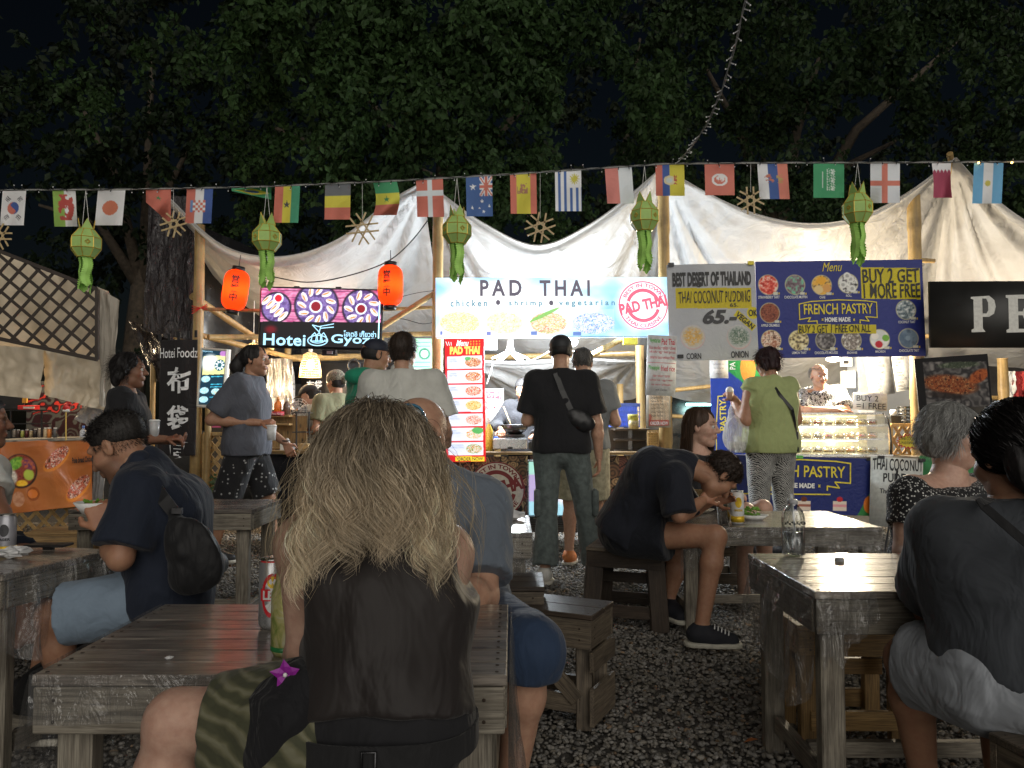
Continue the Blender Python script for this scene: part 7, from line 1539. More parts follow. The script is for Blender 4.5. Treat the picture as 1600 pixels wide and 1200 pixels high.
# ---------------- diagonal string of unlit bulbs ----------------
t = thing('fairy_lights', 'string of clear bulbs slanting up to the top of the picture', 'light string', P(1062, 250, 4.0)); a0 = P(1060, 252, 4.0); a1 = P(1172, -30, 2.9); m1 = MB(); m2 = MB(); m3 = MB()
def pt(u): p = a0.lerp(a1, u); p.z -= .16*math.sin(PI*u)*.6; p.x += .03*math.sin(PI*u); return p
for s in (0, .7): m1.tube([pt(u/30)+Vector((.004*math.sin(u*1.1+s*3), .004*math.cos(u*1.1+s*3), 0)) for u in range(31)], .0022, 5)
for k in range(40):
 p = pt(k/40+.01); d = Vector((random.choice((-1, 1))*random.uniform(.01, .02), 0, -random.uniform(.0, .014))); m2.tube([p, p+d], .0026, 5); m3.sph(p+d*1.25, .0038, 0, 6)
gw = plain('grey_wire', (.3, .3, .3), .5); m1.build('wire', gw, t, True); m2.build('bulb_sockets', gw, t)['kind'] = 'stuff'; m3.build('bulbs', plain('clear_bulb2', (.75, .75, .75), .15), t, True)['kind'] = 'stuff'
# ---------------- people ----------------
def skinmat():
 n = N('skin'); n.set(rough=.48, spec=.35, sss=.12, ssss=.02, sssr=(1, .35, .2)); a = n.n('VertexColor', layer_name='Col'); co = n.coords()
 c = n.mix(n.ramp(n.noise(co, 45, 4), [(.3, (.0, .0, .0)), (.75, (.42, .42, .42))]), a.outputs[0], (.25, .09, .06)); n.l(c, n.b.inputs['Base Color']); n.bump(n.noise(co, 160, 3), .25, .002); return n.m
M_['skin'] = skinmat()
def hairmat():
 n = N('hair_strands'); n.set(rough=.42, spec=.35); a = n.n('VertexColor', layer_name='Col'); n.l(a.outputs[0], n.b.inputs['Base Color'])
 tl = n.n('BsdfTranslucent'); n.l(a.outputs[0], tl.inputs[0]); mx = n.n('MixShader'); mx.inputs[0].default_value = .2; n.l(n.b.outputs[0], mx.inputs[1]); n.l(tl.outputs[0], mx.inputs[2]); n.l(mx.outputs[0], n.out.inputs[0]); return n.m
M_['hair'] = hairmat()
M_['eyew'] = attr_mat('eye_surface', .12)
SKW, SKT, SKB, SKP = (.52, .31, .21), (.40, .22, .135), (.22, .115, .07), (.58, .37, .28)
def HM(c, yaw, pitch=0, roll=0):
 """head frame: x right, y face, z up. yaw 0 faces away from the camera, 90 faces picture left, pitch>0 looks up"""
 M = Matrix.Rotation(R(yaw), 4, 'Z') @ Matrix.Rotation(R(pitch), 4, 'X') @ Matrix.Rotation(R(roll), 4, 'Y'); M.translation = Vector(c); return M
class Person:
 def __init__(s, label, base, skin=SKW, vox=.011, group=None):
  s.t = thing('person', label, 'person', (base[0], base[1], 0), 0, group); s.skin = np.array(skin); s.vox = vox; s.extra = []; s.feat = {}
 def stand(s, x, y, h=1.75, yaw=0, sh=.18, hip=.095, **ov):
  """canonical upright joints; overrides are in the person's own frame (right, forward, up) for height 1.75"""
  k = h/1.75
  L = dict(pel=(0, 0, .96), che=(0, .0, 1.27), nek=(0, -.015, 1.47), hd=(0, .015, 1.625), sr=(sh, -.01, 1.415), sl=(-sh, -.01, 1.415), er=(sh+.06, -.02, 1.12), el=(-sh-.06, -.02, 1.12),
                 wr=(sh+.065, .05, .88), wl=(-sh-.065, .05, .88), hr=(hip, 0, .93), hl=(-hip, 0, .93), kr=(hip+.01, .01, .5), kl=(-hip-.01, .01, .5), ar=(hip+.015, -.02, .09), al=(-hip-.015, -.02, .09))
  L.update(ov); Mx = Matrix.Translation((x, y, 0)) @ Matrix.Rotation(R(yaw), 4, 'Z') @ Matrix.Scale(k, 4); s.J = {a: Mx @ Vector(p) for a, p in L.items()}
  s.k = k; s.fw = (Mx.to_3x3() @ Vector((0, 1, 0))).normalized(); s.yaw = yaw; return s
 def joints(s, k=1, yaw=0, **J):
  s.J = {a: Vector(p) for a, p in J.items()}; s.k = k; s.yaw = yaw; s.fw = Vector((-math.sin(R(yaw)), math.cos(R(yaw)), 0)); return s
 def torso(s, B, g=0, b=1, down=0, flare=0):
  J = s.J; k = s.k; ax = (J['sr']-J['sl']); hx_ = (J['hr']-J['hl']); up = (J['che']-J['pel']).normalized(); w1 = J['pel'].lerp(J['che'], .45)
  for q, sg in (('r', 1), ('l', -1)):
   h = J['pel']+hx_*.36*sg; w_ = w1+hx_.lerp(ax, .3)*.27*sg; c = J['che']+ax*.24*sg; sh = J['s'+q]
   B.cap(h, w_, (.112*b)*k+g, (.095*b)*k+g, k=.05*k); B.cap(w_, c, (.095*b)*k+g, (.108*b)*k+g, k=.05*k); B.cap(c, sh.lerp(J['che'], .12), .1*k*b+g, .066*k+g, k=.05*k)
   B.cap(J['nek'].lerp(J['che'], .22), sh, .062*k+g, .056*k+g, k=.04*k)
   if down: B.cap(h, h-up*down, (.112*b)*k+g, (.115*b)*k+g+flare, k=.05*k)
  B.cap(J['pel'], J['che'], .115*k*b+g, .115*k*b+g, k=.05*k); B.cap(J['che'], J['nek'], .1*k+g, .06*k+g*.5, k=.04*k)
 def arm(s, B, q, g=0, t0=0, t1=1, flare=0, slim=1):
  J = s.J; k = s.k*slim; a, e, w_ = J['s'+q], J['e'+q], J['w'+q]
  if t1 <= 1:
   p = a.lerp(e, t1); r1 = (.05+(.041-.05)*t1)*k+g+flare; B.cap(a, p, .056*k+g, r1, k=.03, flat=1 if t1 < 1 or g > 0 else 0)
  if t1 >= 1 and g == 0:
   m = e.lerp(w_, .3); B.cap(e, m, .041*k, .043*k, k=.02); B.cap(m, w_, .043*k, .027*k, k=.02)
  elif t1 > 1:
   B.cap(a, e, .056*k+g, .043*k+g, k=.03); p = e.lerp(w_, t1-1); B.cap(e, p, .043*k+g, .034*k+g+flare, k=.02, flat=1)
 def leg(s, B, q, g=0, t1=2, flare=0, r=1):
  J = s.J; k = s.k; h, n, a = J['h'+q], J['k'+q], J['a'+q]
  if t1 <= 1: p = h.lerp(n, t1); B.cap(h, p, .092*k*r+g, (.092+(.058-.092)*t1)*k*r+g+flare, k=.04, flat=1)
  else:
   B.cap(h, n, .09*k*r+g, .056*k*r+g, k=.04); m = n.lerp(a, .3); bk = -(n-h).normalized()*.012
   if t1 == 2 and g == 0: B.cap(n, m, .054*k, .055*k*r, k=.03); B.cap(m, a, .055*k*r, .035*k, k=.03)
   else: p = n.lerp(a, t1-1); B.cap(n, p, .056*k+g, .046*k+g+flare, k=.03, flat=1)
 def hand(s, B, w_, d, n_, thumb, curl=.5, k=1):
  """w wrist, d finger direction, n palm normal, thumb: side (+1 along d x n)"""
  d = Vector(d).normalized(); n_ = Vector(n_); n_ = (n_-d*n_.dot(d)).normalized(); sd = d.cross(n_)*thumb; w_ = Vector(w_)
  for i, o in enumerate((-.03, -.01, .01, .03)): B.cap(w_+d*.01-sd*o*.55, w_+d*.085-sd*o*1.0, .0135*k, .0115*k, k=.012)
  for i, (o, L) in enumerate(((.031, .068), (.0105, .078), (-.0105, .072), (-.031, .056))):
   b = w_+d*.086+sd*o; c = curl*(1+.12*i); p1 = b+(d*math.cos(c*.7)+n_*math.sin(c*.7))*L*.45; p2 = p1+(d*math.cos(c*1.5)+n_*math.sin(c*1.5))*L*.32; p3 = p2+(d*math.cos(c*2.2)+n_*math.sin(c*2.2))*L*.25
   B.cap(b, p1, .0095*k, .0085*k, k=.006); B.cap(p1, p2, .0086*k, .0078*k, k=.003); B.cap(p2, p3, .0078*k, .0068*k, k=.003)
  b = w_+d*.025+sd*.026; p1 = b+(d*.55+sd*.75+n_*.25).normalized()*.042; p2 = p1+(d*.85+sd*.2+n_*(.3+curl*.4)).normalized()*.034; B.cap(b, p1, .013*k, .0105*k, k=.012); B.cap(p1, p2, .0105*k, .0085*k, k=.004)
 def headbody(s, H, beard=0):
  B = Body(); M3 = np.array(H.to_3x3()); q = lambda *p: tuple(H @ Vector(p)); k = s.hk
  E = lambda c, r, kk=.02, op='+': B.ell(q(*[a*k for a in c]), [a*k for a in r], M3, kk, op)
  C_ = lambda a, b, r0, r1, kk=.012: B.cap(q(*[x*k for x in a]), q(*[x*k for x in b]), r0*k, r1*k, kk)
  E((0, -.012, .035), (.076, .099, .088), .02); E((0, .03, -.035), (.062, .062, .078), .03); C_((-.03, .02, -.075), (.0, .06, -.098), .03, .024, .02); C_((.03, .02, -.075), (.0, .06, -.098), .03, .024, .02)
  E((.04, .055, -.022), (.026, .03, .026), .02); E((-.04, .055, -.022), (.026, .03, .026), .02)
  C_((-.04, .076, .031), (.04, .076, .031), .013, .013, .012); C_((0, .088, .015), (0, .112, -.022), .009, .013, .01); C_((-.013, .098, -.026), (.013, .098, -.026), .01, .01, .008)
  for sg in (-1, 1): E((sg*.031, .098, .006), (.018, .016, .012), .008, '-')
  C_((-.02, .088, -.054), (.02, .088, -.054), .0085, .0085, .006); C_((-.018, .086, -.065), (.018, .086, -.065), .0095, .0095, .006)
  for sg in (-1, 1):
   E((sg*.077, -.008, .0), (.009, .019, .032), .006); E((sg*.085, .0, .002), (.006, .009, .016), .004, '-')
  B.cap(q(0, -.03*k, -.04*k), s.J['nek'], .05*k, .058*s.k, .03); return B
 def build(s, H=None, hk=1, arms='rl', hands=(), legs='rl', vh=None, features=True, stubble=0, brow=(.05, .03, .02), neckfat=0, b=1, headoff=False, slim=1, bl=1, feet=True):
  s.hk = hk*s.k if hk == 1 else hk; H = H or HM(s.J['hd'], s.yaw); s.H = H; J = s.J
  B = Body(); s.torso(B, -.004, b*.97); B.cap(J['nek'], H @ Vector((0, -.02, -.05)), .056*s.k, .052*s.k, .03)
  for q in arms: s.arm(B, q, slim=slim)
  for q in legs:
   s.leg(B, q, r=bl)
   if feet: f = s.footdir(q); B.cap(J['a'+q]-Vector((0, 0, .02)), J['a'+q]+f*.13-Vector((0, 0, .055)), .038*s.k, .03*s.k, .03); B.cap(J['a'+q]-Vector((0, 0, .02)), J['a'+q]-f*.03-Vector((0, 0, .05)), .036*s.k, .034*s.k, .02)
  v, f = B.mesh(s.vox); V = [v]; Fc = [f]; n = len(v); cols = [np.tile(s.skin, (n, 1))*(.94+.12*fbm(v[:, 0]*9, v[:, 1]*9, v[:, 2]*9)[:, None])]
  for hd in hands:
   HB = Body(); s.hand(HB, *hd); hv, hf = HB.mesh(min(s.vox*.6, .0055)); V.append(hv); Fc.append(hf+n); n += len(hv); cols.append(np.tile(s.skin*np.array([1.02, .93, .9]), (len(hv), 1)))
  hb = s.headbody(H); vv = vh or max(.0042, s.vox*.48); hv, hf = hb.mesh(vv); V.append(hv); Fc.append(hf+n); n += len(hv)
  l = (np.array(H.inverted().to_3x3()) @ (hv-np.array(H.translation)).T).T/s.hk; c = np.tile(s.skin, (len(hv), 1))
  x, y, z = l.T; ax_ = np.abs(x)
  g = lambda cx, cy, cz, rx, ry, rz: np.clip(1.3-np.sqrt(((ax_-cx)/rx)**2+((y-cy)/ry)**2+((z-cz)/rz)**2), 0, 1)[:, None]
  c = c*(1-g(.04, .07, -.025, .03, .03, .025)*.22)+np.array([.5, .13, .09])*g(.04, .07, -.025, .03, .03, .025)*.16
  m = g(0, .1, -.06, .024, .022, .0105); c = c*(1-m)+m*np.array([.36, .11, .1])*(s.skin.sum()/1.1); c *= 1-.5*g(0, .1, -.0595, .022, .03, .0022)
  m = g(.033, .09, .038, .021, .03, .0058); c = c*(1-m)+m*np.array(brow)
  m = g(.031, .085, .01, .02, .02, .012)*.35; c = c*(1-m)+m*s.skin*.45
  if stubble: m = (np.clip((-.028-z)/.02, 0, 1)*np.clip((y+.03)/.03, 0, 1))[:, None]*stubble*(1-g(0, .1, -.06, .022, .022, .009)); c = c*(1-m)+m*np.array(brow)*.9
  if s.feat.get('scalp') is not None: m = (np.clip((z-.03-.8*(np.clip(y, 0, 1)))/.015, 0, 1)*(1))[:, None]*.0+(np.clip((.075-z)/.01, 0, 1)*np.clip((z+.05)/.02, 0, 1)*np.clip((.02-y)/.02, 0, 1)*(ax_ < .1))[:, None]*.45; c = c*(1-m)+m*np.array(s.feat['scalp'])
  cols.append(c); Vv = np.concatenate(V)
  o = obj('body', mkmesh('body', Vv, np.concatenate(Fc), [M_['skin']], None, True, np.clip(np.concatenate(cols), 0, 1)), s.t)
  if features:
   for sg in (-1, 1):
    mb = MB().sph((0, 0, 0), .0125*s.hk, 0, 14); vv_ = np.array(mb.v); cc = np.tile(np.array([.62, .6, .57]), (len(vv_), 1)); d = vv_[:, 1]/(.0125*s.hk); cc[d > .74] = (.06, .04, .025); cc[d > .93] = (.005, .005, .005)
    w4 = [tuple(H @ (Vector(p)+Vector((sg*.031, .0835, .006))*s.hk)) for p in vv_]; obj('eye', mkmesh('eye', w4, mb.f, [M_['eyew']], None, True, cc), s.t)
  return s
 def footdir(s, q): return s.J.get('f'+q, s.fw).normalized()
 def garment(s, name, B, mat, fold=(.006, (13, 13, 6), 1), vox=None, label=None, grow=0):
  if fold: B.disp = folds(*fold)
  v, f = B.mesh(vox or s.vox, grow); o = obj(name, mkmesh(name, v, f, [mat], None, True), s.t)
  if label: o['label'] = label
  return o
 def shirt(s, mat, g=.014, sleeve=.62, b=1, hem=.02, neck=.0, name='shirt', fl=.014, fold=(.006, (13, 13, 6), 1), arms='rl', down=.16, flare=.0, belly=0, neckcut=.055, cuts=(), hemn=None, slim=1, vox=None, holes=()):
  B = Body(); s.torso(B, g, b, down, flare); J = s.J; up = (J['che']-J['pel']).normalized()
  if belly: B.ell(J['pel'].lerp(J['che'], .4)+s.fw*.05*s.k, (.14*s.k+g, .12*s.k+g+belly, .16*s.k+g), Matrix.Rotation(R(s.yaw), 3, 'Z'), .05)
  if hem is not None: B.cut(J['pel']+up*hem*-1, -up if hemn is None else hemn)
  nu = (s.H.translation-J['nek']).normalized() if hasattr(s, 'H') else up
  B.cut(J['nek']+nu*(neckcut-.03), nu)
  for c in cuts: B.cut(*c)
  for c, r_ in holes: B.ell(c, r_, None, .02, '-')
  for q in arms:
   if sleeve: s.arm(B, q, g, 0, sleeve, fl, slim)
  return s.garment(name, B, mat, fold, vox)
 def pants(s, mat, g=.012, length=.75, fl=.012, name='shorts', waist=.1, r=1, fold=(.006, (13, 13, 6), 2), legs='rl', b=1, down=0):
  B = Body(); J = s.J; up = (J['che']-J['pel']).normalized(); hx_ = J['hr']-J['hl']; k = s.k
  for sg in (-1, 1): B.cap(J['pel']+hx_*.34*sg, J['pel']+hx_*.3*sg+up*.16, .113*k*b+g, .105*k*b+g, k=.05)
  B.cap(J['pel']-up*.03, J['pel']+up*.16, .115*k*b+g, .11*k*b+g, k=.05); B.cut(J['pel']+up*waist, up)
  for q in legs: s.leg(B, q, g, length, fl, r)
  return s.garment(name, B, mat, fold)
 def shoe(s, q, mat, sole=None, g=.012, name='shoe', h=.0):
  J = s.J; a = J['a'+q]; f = s.footdir(q); dn = Vector((0, 0, -1)) if 'dn' not in s.feat else s.feat['dn']; k = s.k; B = Body(); z0 = a.z-.09*k
  B.cap(a+dn*.035-f*.03, a+dn*.05+f*.06, .036*k+g, .036*k+g, k=.03); B.cap(a+dn*.05+f*.06, a+dn*.062+f*.15, .036*k+g, .026*k+g, k=.03); B.cap(a, a+dn*.03, .036*k+g*.7, .04*k+g, k=.02)
  B.cut(a+dn*.088*k, dn); B.cut(a-dn*(.02+h), -dn); o = s.garment(name, B, mat, None, max(.007, s.vox*.7))
  if sole:
   B = Body(); sd = f.cross(dn).normalized()
   B.cap(a+dn*.08*k-f*.035, a+dn*.08*k+f*.07, .045*k+g, .047*k+g, k=.02); B.cap(a+dn*.08*k+f*.07, a+dn*.08*k+f*.155, .047*k+g, .037*k+g, k=.02); B.cut(a+dn*.094*k, dn); B.cut(a+dn*.07*k, -dn); s.garment('sole', B, sole, None, max(.006, s.vox*.6))
  return o
 def hairmass(s, parts, mat, amp=.008, fr=40, name='hair', cuts=(), vox=None):
  """parts: ellipsoids/capsules in head units"""
  B = Body(); M3 = np.array(s.H.to_3x3()); k = s.hk
  for p in parts:
   if len(p) == 2 or (len(p) == 3 and not isinstance(p[2], (tuple, list, float)) ): B.ell(tuple(s.H @ (Vector(p[0])*k)), [a*k for a in p[1]], M3, .015)
   else: B.cap(s.H @ (Vector(p[0])*k), s.H @ (Vector(p[1])*k), p[2]*k, p[3]*k, .02)
  for c, n_ in cuts: B.cut(s.H @ (Vector(c)*k), s.H.to_3x3() @ Vector(n_))
  def d(X):
   l = (X-np.array(s.H.translation)) @ M3/k; th = np.arctan2(l[:, 1]+.01, l[:, 0]); return amp*(fbm(th*fr*.14, l[:, 2]*fr*.25, l[:, 1]*fr*.2, 3)-.55)*2
  B.disp = d
  v, f = B.mesh(vox or max(.0045, s.vox*.5)); return obj(name, mkmesh(name, v, f, [mat], None, True), s.t)
def ribbons(name, P_, width, cols, parent, seed=0):
 """P_: (n,m,3) strand points; cols (n,3)"""
 r = np.random.default_rng(seed); n, m, _ = P_.shape; T = np.gradient(P_, axis=1); T /= np.maximum(np.linalg.norm(T, axis=2, keepdims=True), 1e-9)
 sd = r.normal(size=(n, 1, 3)); sd = np.cross(T, sd); sd /= np.maximum(np.linalg.norm(sd, axis=2, keepdims=True), 1e-9)
 t = np.linspace(0, 1, m)[None, :, None]; w_ = width*(1-.75*t**3)*(.6+.8*r.random((n, 1, 1)))/2
 v = np.stack([P_-sd*w_, P_+sd*w_], 2).reshape(-1, 3); i = (np.arange(n)*m*2)[:, None]+np.arange(m-1)[None]*2; i = i.ravel()
 f = np.stack([i, i+1, i+3, i+2], -1); c = np.repeat(cols, m*2, 0) if cols.ndim == 2 else np.repeat(cols.reshape(-1, 3), 2, 0)
 return obj(name, mkmesh(name, v, f, [M_['hair']], None, True, np.clip(c, 0, 1)), parent)
def shorthair(s, col, n=1400, L=.03, lift=.35, curl=0, front=.07, low=-.045, seed=1, var=.35, width=.0014, steps=6, flow=(0, -.5, -1), R_=(.079, .102, .092), side=.0, top=9):
 r = np.random.default_rng(seed); d = r.normal(size=(n*3, 3)); d /= np.linalg.norm(d, axis=1)[:, None]; p = d*np.array(R_)+np.array([0, -.012, .035])
 x, y, z = p.T; hl = np.where(y > front-.02, .075, np.where(y > .02, .03+side, low)); ok = (z > hl) & (z < top); p = p[ok][:n]; d = d[ok][:n]; n = len(p)
 fl = np.array(flow)[None]+r.normal(size=(n, 3))*.35; fl[:, 0] += np.sign(p[:, 0])*.2; pts = [p]; dr = d*lift*2+fl*.8; dr /= np.linalg.norm(dr, axis=1)[:, None]; LL = L*(.6+.7*r.random((n, 1))); ph = r.random((n, 1))*6.3
 cur = p
 for k in range(steps):
  dd = dr+np.array(flow)[None]*.25*k/steps
  if curl: dd = dd+curl*np.concatenate([np.sin(ph+k*1.9), np.cos(ph+k*1.9), np.sin(ph*2+k*1.6)], 1)
  dd /= np.linalg.norm(dd, axis=1)[:, None]; cur = cur+dd*LL/steps; q = (cur-np.array([0, -.012, .035]))/np.array(R_); rr = np.linalg.norm(q, axis=1)[:, None]; cur = np.where(rr < 1.01, (q/rr*1.02)*np.array(R_)+np.array([0, -.012, .035]), cur); pts.append(cur)
 A = np.stack(pts, 1)*s.hk; A = A @ np.array(s.H.to_3x3()).T+np.array(s.H.translation)
 c = np.array(col)*(1-var+2*var*r.random((n, 1))); return ribbons('hair_strands', A, width*s.hk, c, s.t, seed)
CAPTOP = [((0, -.015, .042), (.086, .108, .095))]
def hm(name, col, rough=.6):
 n = N(name); n.set(rough=rough, spec=.4); a = n.noise(n.coords(scale=(60, 60, 9)), 2.5, 4, .6, .6); n.l(n.ramp(a, [(.3, tuple(x*.45 for x in col)), (.7, tuple(x*1.3 for x in col))]), n.b.inputs['Base Color']); n.bump(a, .7, .004); return n.m
def strap(name, pts, w_, mat, parent, th=.003, up=None):
 """flat band through world points, its flat side facing outwards from the path's normals"""
 m = MB(); pts = [(Vector(p), Vector(n_).normalized()) for p, n_ in pts]; v = []; f = []
 P2 = []
 for i in range(len(pts)-1):
  for k in range(5): t = k/5; P2.append((pts[i][0].lerp(pts[i+1][0], t), pts[i][1].lerp(pts[i+1][1], t).normalized()))
 P2.append(pts[-1])
 for i, (p, n_) in enumerate(P2):
  t = (P2[min(i+1, len(P2)-1)][0]-P2[max(0, i-1)][0]).normalized(); s_ = t.cross(n_).normalized()*w_/2; v += [p-s_, p+s_, p+s_+n_*th, p-s_+n_*th]
  if i: k = 4*(i-1); f += [(k+a, k+(a+1) % 4, k+4+(a+1) % 4, k+4+a) for a in range(4)]
 m.add(v, f); return m.build(name, mat, parent, False)
def cup(label, c, r_, h, mat, tilt=None):
 t = thing('cup', label, 'cup', c, 0, 'drinks carried by people'); M = Matrix.Translation(c); MB().lathe([(0, 0), (r_*.8, 0), (r_, h), (r_*.92, h), (r_*.74, .005)], M, 18).build('cup_wall', mat, t, True); MB().lathe([(r_*1.04, h-.006), (r_*1.05, h), (r_*.8, h+.006), (0, h+.006)], M, 18).build('lid', M_['white'], t, True); return t
def bag(parent_label, name, c, r_, M3, mat, cuts=(), vox=.008, cat='bag', parent=None, k=.03, fold=(.006, (20, 20, 12), 5), caps=()):
 t = thing(name, parent_label, cat, c) if parent is None else parent; B = Body(); B.ell(c, r_, M3, k)
 for a in caps: B.cap(*a)
 for q in cuts: B.cut(*q)
 B.disp = folds(*fold); v, f = B.mesh(vox); obj('bag_body', mkmesh('bag_body', v, f, [mat], None, True), t); return t
V_ = Vector
C_blk = cloth('black_cotton', (.014, .014, .016), .85); C_navy = cloth('navy_shirt_cloth', (.013, .018, .032), .8, folds=.5); C_grey = cloth('slate_tee', (.085, .09, .11), .85); C_bluegrey = cloth('heather_blue_tee', (.13, .155, .19), .85)
C_jean = cloth('light_denim', (.19, .25, .32), .8, weave=500); C_dark = cloth('dark_denim', (.025, .045, .09), .8, weave=500); C_cargo = cloth('faded_cargo', (.1, .12, .115), .85, var=.3); C_lime = cloth('lime_shirt', (.33, .38, .165), .8); C_white = cloth('white_shirt_cloth', (.55, .55, .51), .75)
C_green = cloth('green_hoodie_cloth', (.02, .26, .15), .85); C_olive = cloth('olive_tee', (.17, .17, .1), .85); C_sand = cloth('sand_floral_shorts', (.42, .38, .26), .85, var=.3); C_stone = cloth('grey_tee_stone', (.2, .21, .21), .85); C_char = cloth('charcoal_tee', (.045, .05, .058), .85); C_wshort = cloth('pale_grey_shorts', (.29, .31, .34), .8)
def pr(kind, c2, sc, th):
 def f(n, co, c):
  v = n.n('TexVoronoi', _Scale=sc, feature='F1'); n.l(co, v.inputs['Vector']); r_ = n.ramp(v.outputs['Distance'], [(th, (1, 1, 1)), (th+.04, (0, 0, 0))])
  if kind == 'mix': r_ = n.ramp(n.noise(co, sc, 3, .5, 3), [(.49, (0, 0, 0)), (.51, (1, 1, 1))])
  if kind == 'geo':
   w1 = n.n('TexWave', _Scale=sc, _Distortion=6.0, bands_direction='DIAGONAL'); n.l(co, w1.inputs['Vector']); ck = n.n('TexVoronoi', _Scale=sc*.5, distance='CHEBYCHEV'); n.l(co, ck.inputs['Vector']); r_ = n.ramp(n.math('ADD', w1.outputs['Fac'], n.math('MULTIPLY', ck.outputs['Distance'], .6)), [(.62, (0, 0, 0)), (.66, (1, 1, 1))])
  return n.mix(r_, c, c2)
 return f
C_dot = cloth('black_white_dotted', (.014, .014, .015), .8, print_=pr('dot', (.6, .6, .58), 95, .28)); C_mark = cloth('black_short_white_marks', (.016, .016, .018), .85, print_=pr('dot', (.3, .3, .3), 26, .2)); C_geo = cloth('black_white_geometric', (.014, .014, .016), .8, print_=pr('geo', (.36, .36, .34), 38, 0)); C_aloha = cloth('black_white_print_shirt', (.016, .018, .022), .8, print_=pr('mix', (.5, .53, .55), 24, 0))
n = N('olive_striped_skirt'); n.set(rough=.8, sheen=.1); co = n.coords(); wv = n.n('TexWave', _Scale=13.0, _Distortion=5.5, bands_direction='DIAGONAL'); n.l(co, wv.inputs['Vector']); n.l(n.ramp(wv.outputs['Fac'], [(.3, (.05, .052, .025)), (.8, (.11, .105, .055)), (.97, (.15, .145, .09))]), n.b.inputs['Base Color']); n.bump(n.noise(co, 9, 3, .5, 1), .5, .03); C_skirt = n.m
S_white = plain('sneaker_white', (.55, .54, .5), .6); S_black = plain('shoe_black', (.015, .015, .017), .6); S_cream = plain('sole_cream', (.5, .47, .4), .6)
H_blk = hm('black_hair', (.012, .01, .01)); H_dbr = hm('dark_brown_hair', (.03, .018, .012)); H_grey = hm('grey_hair', (.2, .2, .19)); H_mgrey = hm('salt_pepper_hair', (.06, .058, .055)); H_br = hm('brown_hair', (.055, .03, .018)); H_bl = hm('ash_blond_hair', (.13, .1, .065))
U = V_((0, 0, 1))
def ew(p, q, t): return V_(p).lerp(V_(q), t)
# --- tall man in black with cap
p = Person('tall man from behind in black tee, dark cap and faded cargo trousers', (.36, 5.8, 0), SKW, .0125).stand(.37, 5.8, 1.84, -4, sh=.185, er=(.255, -.03, 1.11), wr=(.27, .03, .86), el=(-.245, .03, 1.13), wl=(-.1, .26, 1.15), kr=(.17, .02, .5), ar=(.24, .06, .09), al=(-.115, -.1, .09), kl=(-.1, -.01, .5))
p.build(HM(p.J['hd'], -3), hands=[(p.J['wr'], (.02, .1, -1), (-1, 0, 0), 1, .5)], features=False)
p.shirt(C_blk, .022, .8, 1.0, .06, fl=.03, down=.2, flare=.01); p.pants(C_cargo, .016, 1.93, .035, 'trousers', .05)
for q in 'rl':
 p.shoe(q, S_white, S_cream); m = p.J['h'+q].lerp(p.J['k'+q], .95)+V_((.075 if q == 'r' else -.075, -.01, .03)); MB().box(m, (.05, .15, .2), None, 0, .015).build('cargo_pocket', C_cargo, p.t, True)
p.hairmass([((0, -.02, .015), (.082, .1, .08))], H_blk, .003, cuts=(((0, .05, 0), (0, 1, 0)), ((0, -.02, -.035), (0, -.2, -1))))
B = Body(); B.ell(p.H @ V_((0, -.012, .045)), (.09, .112, .088), np.array(p.H.to_3x3()), .01); B.cut(p.H @ V_((0, 0, .04)), p.H.to_3x3() @ V_((0, .25, -1))); p.garment('cap', B, plain('cap_black', (.02, .022, .025), .6), None, .007)
c = P(905, 655, 5.68); t = bag('black sling bag on the tall man\'s lower back', 'sling_bag', c, (.13, .05, .075), Matrix.Rotation(R(28), 3, 'Y'), M_['black'], vox=.01)
strap('strap', [(P(868, 583, 5.70), (0, -1, .4)), (P(878, 610, 5.655), (0, -1, .1)), (P(892, 640, 5.65), (0, -1, 0))], .04, M_['black'], t)
# --- grey tee man behind
p = Person('stocky man with grey curls in grey tee and sand floral shorts beside the tall man', (.62, 6.4, 0), SKW, .0135).stand(.59, 6.45, 1.79, -15, sh=.2, er=(.27, .03, 1.15), wr=(.12, .28, 1.2), el=(-.25, .05, 1.15), wl=(-.1, .28, 1.2))
p.build(HM(p.J['hd'], -10, -10), features=False, b=1.12, hands=[(p.J['wr'], (-.6, .8, .1), (-.3, 0, 1), 1, .5)]); p.shirt(C_stone, .02, .62, 1.14, .03, fl=.02, down=.16); p.pants(C_sand, .02, .95, .03, r=1.15, b=1.08)
for q in 'rl': p.shoe(q, plain('orange_shoe', (.6, .2, .06), .6) if q == 'l' else S_white, S_cream)
p.hairmass(CAPTOP, H_mgrey, .012, 60, cuts=(((0, .06, 0), (0, 1, -.6)), ((0, -.02, -.05), (0, -.1, -1)))); shorthair(p, (.16, .15, .14), 900, .035, .6, 1.2, seed=3)
# --- chef
p = Person('cook in a dark hoodie bending over the wok', (.1, 8.5, 0), SKT, .014).stand(.14, 8.45, 1.66, 165, hd=(0, .09, 1.6), nek=(0, .04, 1.45), er=(.32, .1, 1.2), wr=(.16, .42, 1.14), el=(-.25, .1, 1.15), wl=(-.15, .35, 1.05))
p.build(HM(p.J['hd'], 160, -28), legs='rl', features=True, hands=[(p.J['wr'], (0, -1, -.3), (0, 0, -1), -1, 1.0)]); p.shirt(cloth('hoodie_charcoal', (.035, .035, .04), .9), .024, 1.75, 1.05, .1, fl=.006, down=.2); p.pants(C_blk, .015, 1.9, .02, 'trousers')
p.hairmass(CAPTOP, H_blk, .004, cuts=(((0, .045, .03), (0, 1, -.5)), ((0, -.0, -.04), (0, .0, -1))))
B = Body(); B.cap(p.J['nek']-V_((.07, 0, 0))-p.fw*.04, p.J['nek']+V_((.07, 0, 0))-p.fw*.04, .05, .05, k=.03); p.garment('hood', B, cloth('hood_charcoal', (.035, .035, .04), .9), None)
